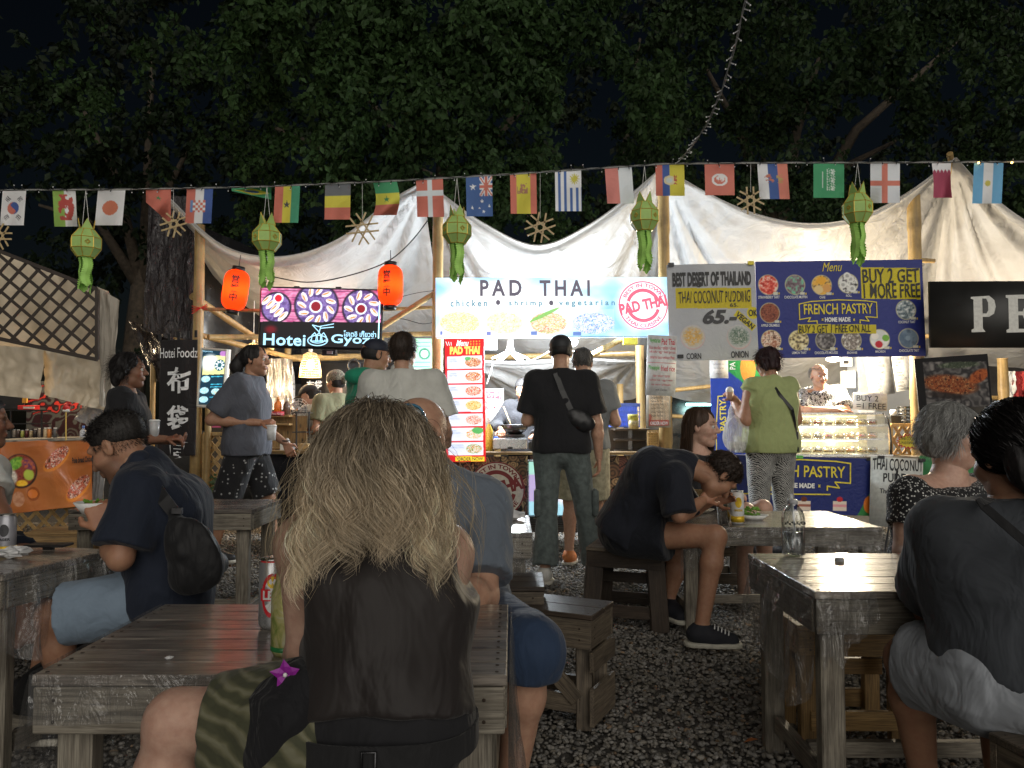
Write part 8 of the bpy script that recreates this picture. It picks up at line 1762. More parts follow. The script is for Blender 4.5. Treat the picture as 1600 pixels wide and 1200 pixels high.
tt = thing('ladle', 'steel ladle held over the wok', 'ladle', P(795, 655, 7.85)); MB().tube([P(787, 636, 8.05), P(800, 668, 7.7)], .007, 6).build('handle', M_['bamboo2'], tt, True); MB().sph(P(801, 670, 7.68), (.035, .035, .02), 0, 10).build('bowl', M_['steel'], tt, True)
# --- white shirt man
p = Person('man from behind in a white shirt with dark greying hair', (-.73, 5.2, 0), SKW, .0125).stand(-.74, 5.2, 1.79, -8, sh=.205, el=(-.28, .06, 1.13), wl=(-.18, .3, 1.12), er=(.28, .02, 1.12), wr=(.26, .2, 1.0))
p.build(HM(p.J['hd'], -14), features=False, b=1.08); p.shirt(C_white, .028, .78, 1.12, .1, fl=.04, down=.2, name='shirt', fold=(.008, (9, 9, 5), 3)); p.pants(C_dark, .014, 1.9, .02, 'trousers')
B = Body(); B.cap(p.J['nek']+V_((-.045, .0, .035)), p.J['nek']+V_((.045, 0, .035)), .035, .035, k=.03); B.cap(p.J['nek']+V_((-.045, .05, .02)), p.J['nek']+V_((.045, .05, .02)), .03, .03, k=.03); p.garment('collar', B, C_white, None, .009)
p.hairmass([((0, -.02, .032), (.088, .11, .1)), ((0, -.05, -.03), (.07, .06, .05))], H_dbr, .006, 50, cuts=(((0, .07, 0), (0, 1, -.2)), ((0, 0, -.07), (0, -.1, -1)))); shorthair(p, (.05, .042, .038), 1500, .045, .3, .1, seed=4, low=-.06)
# --- green hoodie
p = Person('man in a green hooded top and navy cap beside the white shirt', (-1.0, 5.9, 0), SKT, .0135).stand(-1.1, 5.9, 1.82, -60, nek=(.03, -.01, 1.46), el=(-.25, .0, 1.12), wl=(-.2, .2, 1.0))
p.build(HM(p.J['hd']+V_((.04, 0, 0)), -62, -8), features=True); p.shirt(C_green, .03, 1.8, 1.06, .1, fl=.01, down=.2); p.pants(C_dark, .014, 1.9, .02, 'trousers')
B = Body(); B.ell(p.J['nek']-p.fw*.06+U*.01, (.13, .1, .07), None, .03); p.garment('hood', B, C_green, (.01, (14, 14, 9), 3))
p.hairmass([((0, -.02, .01), (.08, .1, .075))], H_blk, .003, cuts=(((0, .02, 0), (0, 1, 0)), ((0, -.02, -.045), (0, -.1, -1))))
B = Body(); B.ell(p.H @ V_((0, -.005, .05)), (.087, .108, .083), np.array(p.H.to_3x3()), .01); B.cut(p.H @ V_((0, 0, .035)), p.H.to_3x3() @ V_((0, .1, -1))); B.ell(p.H @ V_((0, .12, .043)), (.06, .07, .008), np.array(p.H.to_3x3()), .01); p.garment('cap', B, plain('cap_navy', (.012, .015, .03), .7), None, .007)
# --- cooks in dumpling stall
p = Person('cook in an olive tee with a patterned headscarf in the dumpling stall', (-1.9, 8.3, 0), SKT, .015).stand(-1.88, 8.2, 1.72, 40, wr=(.2, .35, 1.05), wl=(-.2, .35, 1.05))
p.build(HM(p.J['hd'], 58, -8), features=True); p.shirt(C_olive, .022, .7, 1, .05, fl=.02); p.pants(C_blk, .015, 1.9, .02, 'trousers')
p.hairmass([((0, -.03, .0), (.078, .085, .09))], H_blk, .003, cuts=(((0, .0, 0), (0, 1, 0)),))
sc_ = cloth('bandana_print', (.3, .28, .2), .8, print_=pr('mix', (.05, .05, .045), 60, 0)); p.hairmass([((0, -.012, .045), (.09, .112, .092)), ((0, -.13, .0), (.02, .03, .05))], sc_, .003, name='headscarf', cuts=(((0, .0, .03), (0, .35, -1)),) if 0 else ()); strap('apron_strap', [(p.J['sl']+U*.07, (0, 0, 1)), (p.J['sl'].lerp(p.J['pel'], .4)-p.fw*.13, -p.fw), (p.J['pel'].lerp(p.J['che'], .3)-p.fw*.14, -p.fw)], .03, M_['black'], p.t)
p = Person('young cook with a black cap and striped tee looking down', (-2.2, 8.4, 0), SKP, .0145).stand(-2.15, 8.35, 1.58, 75, hd=(0, .06, 1.6), er=(.2, .1, 1.15), wr=(.1, .35, 1.1), el=(-.2, .1, 1.15), wl=(-.1, .35, 1.05))
p.build(HM(p.J['hd'], 78, -25), features=True, hands=[(p.J['wl'], (-1, .0, -.2), (0, 0, -1), 1, .7)])
p.shirt(cloth('cream_tee', (.5, .48, .42), .85), .018, .6, .95, .05, fl=.02); p.pants(C_blk, .015, 1.9, .02, 'trousers'); p.hairmass([((0, -.03, .02), (.082, .1, .09)), ((0, -.11, .0), (.03, .05, .03))], H_blk, .004, cuts=(((0, .03, 0), (0, 1, 0)),))
B = Body(); B.ell(p.H @ V_((0, -.005, .055)), (.088, .108, .083), np.array(p.H.to_3x3()), .01); B.cut(p.H @ V_((0, 0, .045)), p.H.to_3x3() @ V_((0, .1, -1))); B.ell(p.H @ V_((0, .12, .052)), (.06, .07, .008), np.array(p.H.to_3x3()), .01); p.garment('cap', B, plain('cap_cook', (.014, .014, .016), .7), None, .008)
# --- walking man
p = Person('ponytailed man walking right in a grey tee and black patterned shorts', (-2.2, 6.3, 0), SKT, .0125).stand(-2.22, 6.45, 1.83, -90, sh=.19, hd=(0, .06, 1.62), nek=(0, .03, 1.48), er=(.24, -.2, 1.14), wr=(.16, .16, 1.12), el=(-.24, -.0, 1.12), wl=(-.2, .25, .95), kr=(.1, -.12, .5), ar=(.1, -.22, .12), kl=(-.1, .14, .52), al=(-.1, .2, .09))
p.build(HM(p.J['hd'], -98, 0), features=True, b=1.12, hands=[(p.J['wr'], (1, -.1, .1), (0, .2, -.4), -1, .9), (p.J['wl'], (.5, 0, -1), (-.2, 1, 0), 1, .6)], stubble=.25); p.shirt(C_grey, .03, .82, 1.16, .1, fl=.022, down=.22, belly=.0, fold=(.009, (9, 9, 5), 3)); p.pants(C_mark, .018, .98, .035, r=1.08, b=1.0)
for q in 'rl': p.shoe(q, S_black, S_cream, h=.06)
p.hairmass([((0, -.025, .035), (.083, .108, .092)), ((0, -.13, .02), (0, -.16, -.05), .04, .055), ((0, -.16, -.05), (.0, -.15, -.13), .055, .03)], H_blk, .014, 40, cuts=(((0, .055, .03), (0, 1, -.9)),)); shorthair(p, (.014, .012, .012), 900, .03, .1, 0, seed=6, flow=(0, -1, -.2))
M = p.H @ Matrix.Translation((0, -.12, .03)) @ Matrix.Rotation(PI/2, 4, 'X'); MB().tube([M @ V_((.035*math.cos(a*PI/8), .035*math.sin(a*PI/8), 0)) for a in range(17)], .014, 8, cap=False).build('scrunchie', plain('purple_scrunchie', (.12, .01, .12), .8), p.t, True)
MB().tube([p.J['wl']+V_((.03*math.cos(a*PI/8), .03*math.sin(a*PI/8), .02)) for a in range(17)], .006, 6, cap=False).build('wristband', M_['black'], p.t, True)
cup('white paper cup held by the walking man', P(424, 688, 6.25), .04, .12, plain('cup_white', (.6, .6, .6), .5))
# --- woman in black
p = Person('woman with a short dark bob in a black blouse holding a clear cup', (-2.6, 5.4, 0), SKB, .0125).stand(-2.7, 5.4, 1.66, -75, sh=.16, er=(.19, .02, 1.12), wr=(.08, .28, 1.12), el=(-.2, .05, 1.12), wl=(-.05, .27, 1.1))
p.build(HM(p.J['hd'], -78, 0), features=True, hands=[(p.J['wr'], (1, .1, .1), (0, .3, -1), -1, .9), (p.J['wl'], (1, .1, .0), (0, .3, 1), 1, .7)]); p.shirt(C_blk, .03, .9, 1, .1, fl=.04, down=.2, neckcut=.02); p.pants(C_blk, .015, 1.9, .02, 'trousers')
p.hairmass([((0, -.03, .035), (.095, .115, .1)), ((0, -.06, -.05), (.09, .075, .09))], H_blk, .016, 40, cuts=(((0, .06, .05), (0, 1, -.9)),)); shorthair(p, (.016, .013, .013), 1500, .1, .3, .6, seed=7, low=-.06, steps=9, R_=(.09, .112, .1)); cup('clear plastic cup in the hands of the woman in black', P(241, 686, 5.35), .035, .13, plain('cup_clear', (.45, .45, .45), .2))
# --- left edge man
p = Person('person in white and navy cut by the left edge of the picture', (-2.8, 3.7, 0), SKB, .014).joints(1, -60, pel=P(-50, 860, 3.8), che=P(-45, 770, 3.75), nek=P(-38, 705, 3.7), hd=P(-25, 660, 3.7), sr=P(-18, 735, 3.6), sl=P(-62, 730, 3.9), er=P(-6, 790, 3.5), el=P(-60, 800, 3.9), wr=P(15, 830, 3.4), wl=P(0, 820, 3.6), hr=P(-45, 865, 3.75), hl=P(-60, 860, 3.9), kr=P(40, 870, 3.6), kl=P(40, 860, 3.95), ar=P(40, 985, 3.6), al=P(40, 970, 3.95))
p.build(HM(p.J['hd'], -60), features=False); p.shirt(C_white, .022, .62, 1, .05, fl=.02); p.pants(C_navy, .018, .9, .02); p.hairmass(CAPTOP, H_blk, .006, cuts=(((0, .05, .03), (0, 1, -.6)), ((0, 0, -.05), (0, 0, -1))))
# --- left seated man in navy shirt
D = 2.75
p = Person('seated man in a navy shirt bent over his food with a black sling bag', (-1.2, D, 0), SKT, .0085).joints(1.0, 88, pel=P(262, 925, 2.85), che=P(262, 800, 2.85), nek=P(222, 728, 2.82), hd=P(186, 700, 2.8), sl=P(218, 768, 2.68), sr=P(250, 762, 3.02), el=P(188, 872, 2.6), er=P(205, 860, 3.15), wl=P(162, 830, 2.72), wr=P(172, 822, 3.0), hl=P(262, 935, 2.77), hr=P(262, 930, 2.98), kl=P(82, 962, 2.72), kr=P(92, 940, 3.1), al=P(104, 1115, 2.78), ar=P(60, 1060, 3.15))
p.build(HM(p.J['hd'], 84, -30), features=False, vh=.0042, b=1.0, hands=[(p.J['wl'], (-.35, .12, .9), (-.3, .9, 0), 1, .9), (p.J['wr'], (-.5, -.2, .8), (0, -1, 0), -1, .8)], stubble=.55, brow=(.02, .014, .01))
p.shirt(C_navy, .022, .82, 1.04, .06, fl=.03, down=.15, fold=(.011, (10, 10, 7), 3), neckcut=.06, vox=.008); p.pants(C_jean, .02, .9, .022, r=1.05)
B = Body(); B.cap(p.J['nek']+V_((.02, -.06, .02)), p.J['nek']+V_((.02, .06, .02)), .04, .04, k=.03); B.cap(p.J['nek']+V_((-.04, -.045, -.01)), p.J['nek']+V_((-.04, .045, -.01)), .035, .035, k=.03); p.garment('collar', B, C_navy, None, .008)
for q in 'rl': p.shoe(q, S_black, S_cream)
H_sh = hm('short_black_hair', (.02, .017, .015)); p.hairmass([((0, -.016, .045), (.0815, .105, .09))], H_sh, .003, 60, cuts=(((0, .062, .05), (0, 1, -.7)), ((0, .0, .018), (0, .35, -1)))); shorthair(p, (.03, .027, .025), 4200, .013, .4, .2, seed=8, width=.0011, low=-.03, side=-.02); shorthair(p, (.012, .01, .01), 2400, .024, .5, .4, seed=9, width=.0013, low=.06, side=.03, flow=(0, .3, -.4))
wc = p.J['wl']+V_((0, 0, .0)); mm = frame(wc, (-.3, .1, .9)); MB().tube([mm @ V_((0, .031*math.cos(a*PI/10), .031*math.sin(a*PI/10))) for a in range(21)], .009, 8, cap=False).build('watch_strap', M_['black'], p.t, True)
c = P(302, 866, 2.6); t = bag('black sling bag hanging on the seated man\'s back', 'sling_bag', c, (.088, .045, .13), Matrix.Rotation(R(-24), 3, 'Y'), cloth('bag_nylon', (.012, .012, .013), .6, folds=.6), vox=.008, caps=((P(290, 905, 2.62), P(338, 880, 2.66), .05, .04, .04), (P(272, 800, 2.63), P(290, 850, 2.62), .018, .05, .03)))
strap('strap', [(P(226, 742, 2.74), (-.2, -.5, .8)), (P(236, 752, 2.665), (-.1, -1, .4)), (P(256, 780, 2.63), (0, -1, .1)), (P(272, 800, 2.62), (0, -1, 0))], .045, M_['black'], t); MB().box(P(277, 798, 2.605), (.035, .012, .02), None).build('buckle', M_['darksteel'], t)
tt = thing('food_box', 'white paper food bowl lifted by the seated man', 'bowl', P(146, 800, 2.78)); MB().lathe([(0, .002), (.04, 0), (.07, .04), (.066, .042), (.038, .006)], Matrix.Translation(P(148, 802, 2.78)), 18).build('paper_bowl', M_['white'], tt, True)
mb = MB()
for k in range(14): q = P(150+random.uniform(-9, 9), 786+random.uniform(-2, 2), 2.78+random.uniform(-.04, .04)); a = random.random()*6; mb.add([q, q+V_((.02*math.cos(a), .02*math.sin(a), .014)), q+V_((.03*math.cos(a+.6), .03*math.sin(a+.6), .004)), q+V_((.012, .01, -.01))], [(0, 1, 2, 3)])
mb.build('salad', bpy.data.materials['lettuce_green'], tt)['kind'] = 'stuff'
# --- bald man
p = Person('bald man in a blue grey tee facing us behind the long haired woman', (-.2, 2.35, 0), SKW, .0095).joints(1.02, 165, pel=P(690, 950, 2.5), che=P(690, 830, 2.42), nek=P(668, 738, 2.36), hd=P(652, 688, 2.3), sl=P(752, 790, 2.38), sr=P(612, 790, 2.42), el=P(752, 932, 2.2), er=P(600, 925, 2.2), wl=P(690, 930, 1.98), wr=P(600, 935, 2.0), hl=P(735, 965, 2.5), hr=P(650, 965, 2.5), kl=P(828, 1015, 2.08), kr=P(640, 1020, 2.1), al=P(795, 1250, 2.2), ar=P(650, 1250, 2.2))
p.build(HM(p.J['hd'], 150, -14), features=True, vh=.005, b=1.12, hands=[(p.J['wl'], (-1, -.3, 0), (0, 0, -1), -1, .6), (p.J['wr'], (.2, -1, 0), (0, 0, -1), 1, .6)], stubble=.3, slim=1.15)
p.shirt(C_bluegrey, .022, .82, 1.15, .03, fl=.022, fold=(.007, (11, 11, 7), 5), slim=1.15); p.pants(C_dark, .028, 1.12, .012, r=1.12);
for q in 'rl': p.shoe(q, S_black, S_cream)
shorthair(p, (.26, .18, .13), 1600, .0035, .3, .1, seed=15, low=-.04, front=.0, side=.0, top=.075, width=.0009, steps=3)
# --- hunched man
D = 4.15
p = Person('man in black hunched low over his noodles on a splayed stool', (.75, 4.4, 0), SKT, .0105).joints(1.0, -88, pel=P(978, 822, 4.4), che=P(1022, 742, 4.3), nek=P(1075, 728, 4.2), hd=P(1124, 744, 4.15), sr=P(1052, 752, 4.05), sl=P(1050, 740, 4.42), er=P(1062, 805, 3.98), el=P(1075, 800, 4.5), wr=P(1098, 782, 4.12), wl=P(1112, 783, 4.4), hr=P(988, 836, 4.28), hl=P(985, 832, 4.52), kr=P(1118, 838, 4.05), kl=P(1062, 870, 4.55), ar=P(1096, 980, 4.02), al=P(1044, 938, 4.55))
p.J['fr'] = V_((1, -.12, 0)); p.J['fl'] = V_((.3, -1, 0))
p.build(HM(p.J['hd'], -80, -62), features=False, vh=.0052, b=1.05, hands=[(p.J['wr'], (.7, .2, .5), (.2, .9, 0), -1, .8), (p.J['wl'], (.8, -.2, .3), (0, -1, 0), 1, .7)])
p.shirt(C_navy if 0 else cloth('black_long_tee', (.014, .016, .024), .85), .026, .98, 1.1, .03, fl=.02, down=.12, fold=(.01, (9, 9, 7), 4), neckcut=.085); p.pants(cloth('black_shorts', (.012, .014, .02), .85), .03, .45, .03, r=1.0)
for q in 'rl': p.shoe(q, plain('canvas_black', (.015, .016, .022), .8), plain('sole_white', (.5, .48, .4), .6), g=.013)
a = p.J['ar']
for k in range(5): c = a+V_((.06+.018*k, -.02, +.012-.008*k)); MB().tube([c+V_((-.006, -.03, -.008)), c+V_((.004, 0, .006)), c+V_((-.004, .03, -.006))], .0035, 5).build('lace', M_['white'], p.t, True)
p.hairmass([((0, -.016, .042), (.084, .106, .094))], H_dbr, .008, 60, cuts=(((0, .06, .05), (0, 1, -.7)), ((0, .0, -.03), (0, .2, -1)))); shorthair(p, (.035, .024, .017), 2600, .038, .8, 1.3, seed=11, low=-.03, width=.0022)
# --- young woman
p = Person('young woman with long straight brown hair looking right behind the hunched man', (1.2, 4.75, 0), SKP, .0115).joints(1.07, -110, pel=P(1110, 818, 5.47), che=P(1100, 745, 5.47), nek=P(1088, 703, 5.45), hd=P(1097, 668, 5.42), sr=P(1070, 722, 5.32), sl=P(1128, 722, 5.57), er=P(1082, 785, 5.22), el=P(1140, 782, 5.52), wr=P(1108, 778, 5.04), wl=P(1132, 775, 5.22), hr=P(1095, 825, 5.40), hl=P(1125, 822, 5.57), kr=P(1165, 800, 5.12), kl=P(1192, 795, 5.37), ar=P(1162, 940, 5.22), al=P(1197, 930, 5.57))
p.build(HM(p.J['hd'], -122, -2), features=True, vh=.0045, hands=[(p.J['wr'], (.8, -.4, .2), (0, 0, -1), -1, .6), (p.J['wl'], (.7, -.5, .2), (0, 0, -1), 1, .6)], brow=(.035, .02, .012))
p.shirt(cloth('black_jacket', (.012, .012, .014), .8), .02, 1.85, 1, .02, fl=.004, neckcut=.02); p.pants(cloth('black_skirt', (.014, .013, .014), .85), .016, .5, .02, 'skirt')
for q in 'rl': p.shoe(q, S_black, None, name='sandal')
sk = p.hairmass([((0, -.025, .04), (.085, .108, .094)), ((-.02, -.06, 0), (-.03, -.08, -.17), .075, .075), ((.05, -.06, 0), (.055, -.07, -.16), .04, .035), ((-.07, -.03, 0), (-.075, -.02, -.16), .04, .04)], H_br, .008, 40, cuts=(((0, .062, .05), (0, 1, -1.1)), ((0, 0, -.21), (0, 0, -1))))
r_ = np.random.default_rng(3); nn = 1900; aa = r_.random(nn)*2*PI; ok = np.abs(((aa-PI/2+PI) % (2*PI))-PI) > .75; ok &= ~((np.cos(aa) > 0) & (np.sin(aa) > -.05)); aa = aa[ok]; nn = len(aa); ts = np.linspace(0, 1, 12)
ph = .35+.3*r_.random(nn); x0 = np.cos(aa)*.05; y0 = np.sin(aa)*.06-.02
rad = np.interp(ts, [0, .12, .3, 1], [.35, .85, 1.06, 1.12])[None]*(1+.05*r_.normal(size=(nn, 1))); zz = np.interp(ts, [0, .12, .3, 1], [.135, .11, .03, -.2])[None]-.02*r_.random((nn, 1))*ts[None]
A = np.stack([np.cos(aa)[:, None]*.088*rad, np.sin(aa)[:, None]*.1*rad-.02, zz], -1)*p.hk; A[:, :, :2] += .003*np.sin(ts*9+aa[:, None]*7)[..., None]; A = A @ np.array(p.H.to_3x3()).T+np.array(p.H.translation)
ribbons('hair_strands', A, .0026, np.array([.06, .034, .02])*(.6+.9*r_.random((nn, 1))), p.t, 3)
# --- green lady
p = Person('sturdy woman from behind in a lime top and patterned trousers', (2.25, 6.8, 0), SKT, .0125).stand(2.27, 6.75, 1.84, 14, sh=.165, hip=.1, er=(.25, .02, 1.14), wr=(.16, .25, 1.05), el=(-.235, .0, 1.13), wl=(-.22, .2, 1.31), hd=(-.01, .03, 1.61))
p.build(HM(p.J['hd'], 18, -14), features=False, b=1.2, slim=1.35, hands=[(p.J['wl'], (-.4, .5, .6), (.3, .5, -.5), 1, .9)]); p.shirt(C_lime, .024, .12, 1.27, .1, fl=.03, down=.22, fold=(.008, (10, 10, 6), 3)); p.pants(C_geo, .02, 1.85, .02, 'trousers', b=1.15, r=1.15)
for q in 'rl': p.shoe(q, S_black, None)
H_pl = hm('dark_plum_hair', (.025, .008, .01)); p.hairmass([((0, -.025, .035), (.09, .112, .1)), ((0, -.06, -.03), (.08, .06, .07))], H_pl, .012, 50, cuts=(((0, .06, 0), (0, 1, -.3)), ((0, -.02, -.08), (0, -.1, -1)))); shorthair(p, (.03, .012, .012), 1500, .06, .35, .2, seed=12, low=-.07, R_=(.086, .108, .097))
strap('bag_strap', [(p.J['nek']+V_((-.05, -.04, .03)), (0, -.5, 1)), (p.J['nek']+V_((.02, -.165, -.14)), (0, -1, .2)), (p.J['che']+V_((.13, -.17, -.05)), (.3, -1, 0)), (p.J['pel']+V_((.2, -.1, .02)), (1, -.5, 0))], .03, M_['black'], p.t)
tt = thing('handbag', 'black handbag at the right hip of the lady in lime', 'bag', P(1240, 690, 6.7)); MB().box(P(1240, 690, 6.7), (.05, .16, .2), None, 0, .02).build('bag_body', M_['black'], tt, True)
c = p.J['wl']+V_((-.045, -.02, .045)); tt = thing('ice_cream_cup', 'paper cup of white ice cream in the lady\'s left hand', 'ice cream', c); MB().lathe([(0, -.05), (.025, -.05), (.035, .02)], Matrix.Translation(c), 14).build('paper_cup', plain('cup_peach', (.5, .3, .22), .6), tt, True); MB().sph(c+U*.035, (.036, .036, .035), 0, 12).build('ice_cream', M_['white'], tt, True)
MB().tube([p.J['wl']+V_((.03*math.cos(a*PI/8)*.9, .02*math.sin(a*PI/8), -.012+.02*math.sin(a*PI/8))) for a in range(17)], .007, 6, cap=False).build('bracelet', plain('pearl', (.6, .6, .62), .3), p.t, True)
n = N('plastic_bag'); n.set(col=(.7, .7, .68), rough=.3); tp = n.n('BsdfTransparent'); mx = n.n('MixShader'); hh = n.noise(n.coords(scale=(5, 5, .9)), 5, 4, .6, 1); n.bump(hh, .9, .03); n.l(n.ramp(hh, [(.3, (.25,)*3), (.7, (.75,)*3)]), mx.inputs[0]); n.l(tp.outputs[0], mx.inputs[1]); n.l(n.b.outputs[0], mx.inputs[2]); n.l(mx.outputs[0], n.out.inputs[0])
w0 = p.J['wl']+V_((-.0, -.02, -.03)); tt = thing('plastic_bag', 'translucent white carrier bag hanging from the lady\'s wrist', 'bag', w0-U*.45); B = Body(); c = P(1152, 682, 6.72); B.ell(c, (.12, .09, .15), None, .05); B.cap(c+V_((-.03, 0, .1)), w0+V_((-.03, 0, -.02)), .06, .012, .05); B.cap(c+V_((.03, 0, .1)), w0+V_((.02, 0, -.02)), .06, .012, .05); B.cut(c-U*.14, -U); B.disp = folds(.014, (22, 22, 4), 7); v, f = B.mesh(.012); obj('bag_film', mkmesh('bag_film', v, f, [n.m], None, True), tt)
MB().box(c-U*.08, (.13, .1, .07)).build('food_box', plain('box_in_bag', (.55, .55, .52), .5), tt)
# --- vendor
p = Person('balding vendor in a black and white printed shirt leaning on the display case', (3.2, 8.1, 0), SKW, .012).stand(3.22, 8.25, 1.72, 176, sh=.19, hd=(-.03, .13, 1.56), nek=(0, .06, 1.43), che=(0, .03, 1.24), sr=(.18, .05, 1.38), sl=(-.18, .05, 1.38)); p.J.update(sr=P(1251, 617, 8.15), sl=P(1311, 615, 8.15), nek=P(1282, 607, 8.12), che=P(1283, 640, 8.2))
for q, x, y, d_ in (('er', 1248, 641, 7.9), ('wr', 1308, 641, 7.75), ('el', 1322, 640, 7.95), ('wl', 1290, 640, 7.85)): p.J[q] = P(x, y, d_)
p.build(HM(P(1279, 588, 8.02), 184, -6), features=True, vh=.0048, hands=[(p.J['wr'], (1, -.2, -.05), (0, 0, -1), -1, .25)], b=1.05, stubble=.35, brow=(.2, .17, .14)); p.shirt(C_aloha, .022, .85, 1.08, .1, fl=.03, down=.1); p.pants(C_blk, .014, 1.9, .02, 'trousers')
shorthair(p, (.3, .28, .26), 1500, .022, .5, .3, seed=13, low=-.04, front=.02, side=.01, top=.085, width=.003); shorthair(p, (.34, .31, .28), 160, .02, .3, .3, seed=17, low=.05, front=.05, width=.003)
# --- grey haired woman
p = Person('older woman with a short grey bob and a dotted black top', (1.7, 3.1, 0), SKP, .0088).joints(.97, -112, pel=P(1470, 890, 3.15), che=P(1474, 800, 3.12), nek=P(1484, 742, 3.1), hd=P(1488, 682, 3.08), sr=P(1424, 770, 3.02), sl=P(1528, 768, 3.3), er=P(1418, 862, 2.98), el=P(1550, 850, 3.2), wr=P(1470, 880, 2.8), wl=P(1540, 880, 2.95), hr=P(1445, 900, 3.1), hl=P(1500, 900, 3.25), kr=P(1560, 900, 2.85), kl=P(1620, 890, 3.05), ar=P(1570, 1080, 2.9), al=P(1620, 1070, 3.1))
p.build(HM(p.J['hd'], -112, -6), features=True, vh=.0045, b=1.12, slim=1.25, hands=[(p.J['wr'], (1, -.2, 0), (0, 0, -1), -1, .5)], brow=(.25, .22, .2)); p.shirt(C_dot, .02, .55, 1.14, .06, fl=.02, neckcut=-.005, fold=(.005, (12, 12, 8), 4)); p.pants(C_blk, .014, 1.9, .02, 'trousers')
p.hairmass([((0, -.022, .042), (.092, .114, .1)), ((.02, -.07, -.01), (.085, .06, .085))], H_grey, .01, 50, cuts=(((0, .075, .05), (0, 1, -.9)), ((0, -.0, -.075), (0, .35, -1))))
shorthair(p, (.36, .36, .35), 6500, .055, .0, .06, seed=14, low=-.05, R_=(.094, .116, .102), steps=9, var=.5, width=.0017, flow=(.1, -.25, -1), side=.01); MB().sph(p.H @ V_((.084, .002, -.034)), .004, 0, 8).build('earring', plain('gold', (.7, .5, .15), .2, 1), p.t, True)
# --- right foreground person
D = 1.95
p = Person('dark haired person in a charcoal tee seated at the right edge', (1.25, D, 0), SKT, .0075).joints(1.0, 40, pel=P(1580, 1050, 1.98), che=P(1575, 890, 2.0), nek=P(1590, 790, 2.02), hd=P(1582, 715, 2.02), sl=P(1482, 832, 2.02), sr=P(1720, 850, 1.9), el=P(1446, 952, 2.28), er=P(1740, 990, 2.1), wl=P(1560, 912, 2.45), wr=P(1640, 920, 2.5), hl=P(1535, 1062, 1.98), hr=P(1640, 1075, 1.9), kl=P(1418, 1030, 2.22), kr=P(1560, 1070, 2.35), al=P(1445, 1230, 2.3), ar=P(1560, 1220, 2.4))
p.build(HM(p.J['hd'], 8, -16), features=False, vh=.006, b=1.02, slim=1.15, bl=1.05, hands=[(p.J['wl'], (.5, 1, 0), (0, 0, -1), 1, .4)]); p.shirt(C_char, .024, .72, 1.06, None, fl=.02, down=.12, cuts=((P(1530, 1052, 1.98), (-.3, 0, -1)),), fold=(.008, (9, 9, 7), 5), vox=.008, slim=1.25); p.pants(C_wshort, .02, .78, .025, r=1.15, b=1.0, waist=.14, fold=(.007, (12, 12, 9), 5))
for q in 'rl': p.shoe(q, S_black, S_cream)
p.hairmass([((0, -.03, .04), (.096, .118, .105)), ((0, -.08, -.03), (.085, .065, .09)), ((.0, -.1, -.08), (0, -.1, -.13), .05, .045)], H_blk, .008, 50, cuts=(((0, .075, .05), (0, 1, -.9)),))
r_ = np.random.default_rng(5); nn = 5200; d = r_.normal(size=(nn*2, 3)); d /= np.linalg.norm(d, axis=1)[:, None]; d = d[(d[:, 2] > -.55) & (d[:, 1] < .6)][:nn]; nn = len(d); knot = np.array([0, -.13, -.07]); A = []; s0 = d*np.array([.097, .119, .106])+np.array([0, -.03, .04])
for t in np.linspace(0, 1, 10): q = s0*(1-t)+knot*t; l = (q-np.array([0, -.03, .04]))/np.array([.098, .12, .107]); rr = np.maximum(np.linalg.norm(l, axis=1), .01)[:, None]; q = np.where(rr < 1.0, l/rr*np.array([.099, .121, .108])*(1+.02*r_.random((nn, 1)))+np.array([0, -.03, .04]), q); A.append(q)
A = np.stack(A, 1); A += .0015*r_.normal(size=A.shape); A = A[:, :8] @ np.array(p.H.to_3x3()).T+np.array(p.H.translation); ribbons('hair_strands', A, .0016, np.array([.016, .014, .014])*(.5+1.1*r_.random((nn, 1))), p.t, 5)
strap('bag_strap', [(p.J['nek']+V_((-.09, -.03, .02)), (0, -.4, 1)), (P(1530, 785, 1.87), (0, -1, .3)), (P(1570, 820, 1.83), (0, -1, .1)), (P(1640, 880, 1.8), (.2, -1, 0)), (P(1720, 950, 1.82), (.5, -1, 0))], .022, cloth('strap_web', (.012, .012, .013), .85), p.t)
# --- the long haired woman in front
p = Person('woman with long wavy ash blond hair in a black sleeveless top, seen from behind', (-.2, 1.42, 0), SKP, .0068).joints(.9, 8, pel=P(600, 1110, 1.40), che=P(604, 935, 1.46), nek=P(598, 812, 1.47), hd=P(590, 738, 1.48), sl=P(476, 850, 1.46), sr=P(694, 864, 1.5), el=P(480, 1018, 1.50), er=P(704, 1000, 1.66), wl=P(470, 1030, 1.66), wr=P(640, 985, 1.86), hl=P(548, 1125, 1.4), hr=P(655, 1125, 1.4), kl=P(276, 1126, 1.42), kr=P(470, 1400, 1.3), al=P(218, 1420, 1.44), ar=P(470, 1700, 1.3))
p.build(HM(p.J['hd'], 4, -6), features=False, vh=.006, b=.84, hk=.92, slim=1.0, bl=1.05, hands=[(p.J['wl'], (-.3, .9, .2), (1, 0, .2), 1, .9), (p.J['wr'], (-.5, .8, 0), (0, 0, -1), -1, .6)])
J = p.J; p.shirt(cloth('black_satin_top', (.022, .018, .017), .55, folds=.6, scale=7), .024, 0, .86, .01, fl=0, down=.16, flare=.015, fold=(.012, (8, 8, 6), 3), neckcut=-.02, name='sleeveless_top', vox=.0075,
  holes=((P(452, 905, 1.46), (.058, .3, .12)), (P(430, 830, 1.46), (.09, .3, .09)), (P(748, 850, 1.5), (.045, .3, .09))))
p.pants(cloth('black_waistband', (.014, .014, .016), .8), .014, .5, .0, 'black_wrap', .05, b=.86, r=1.0)
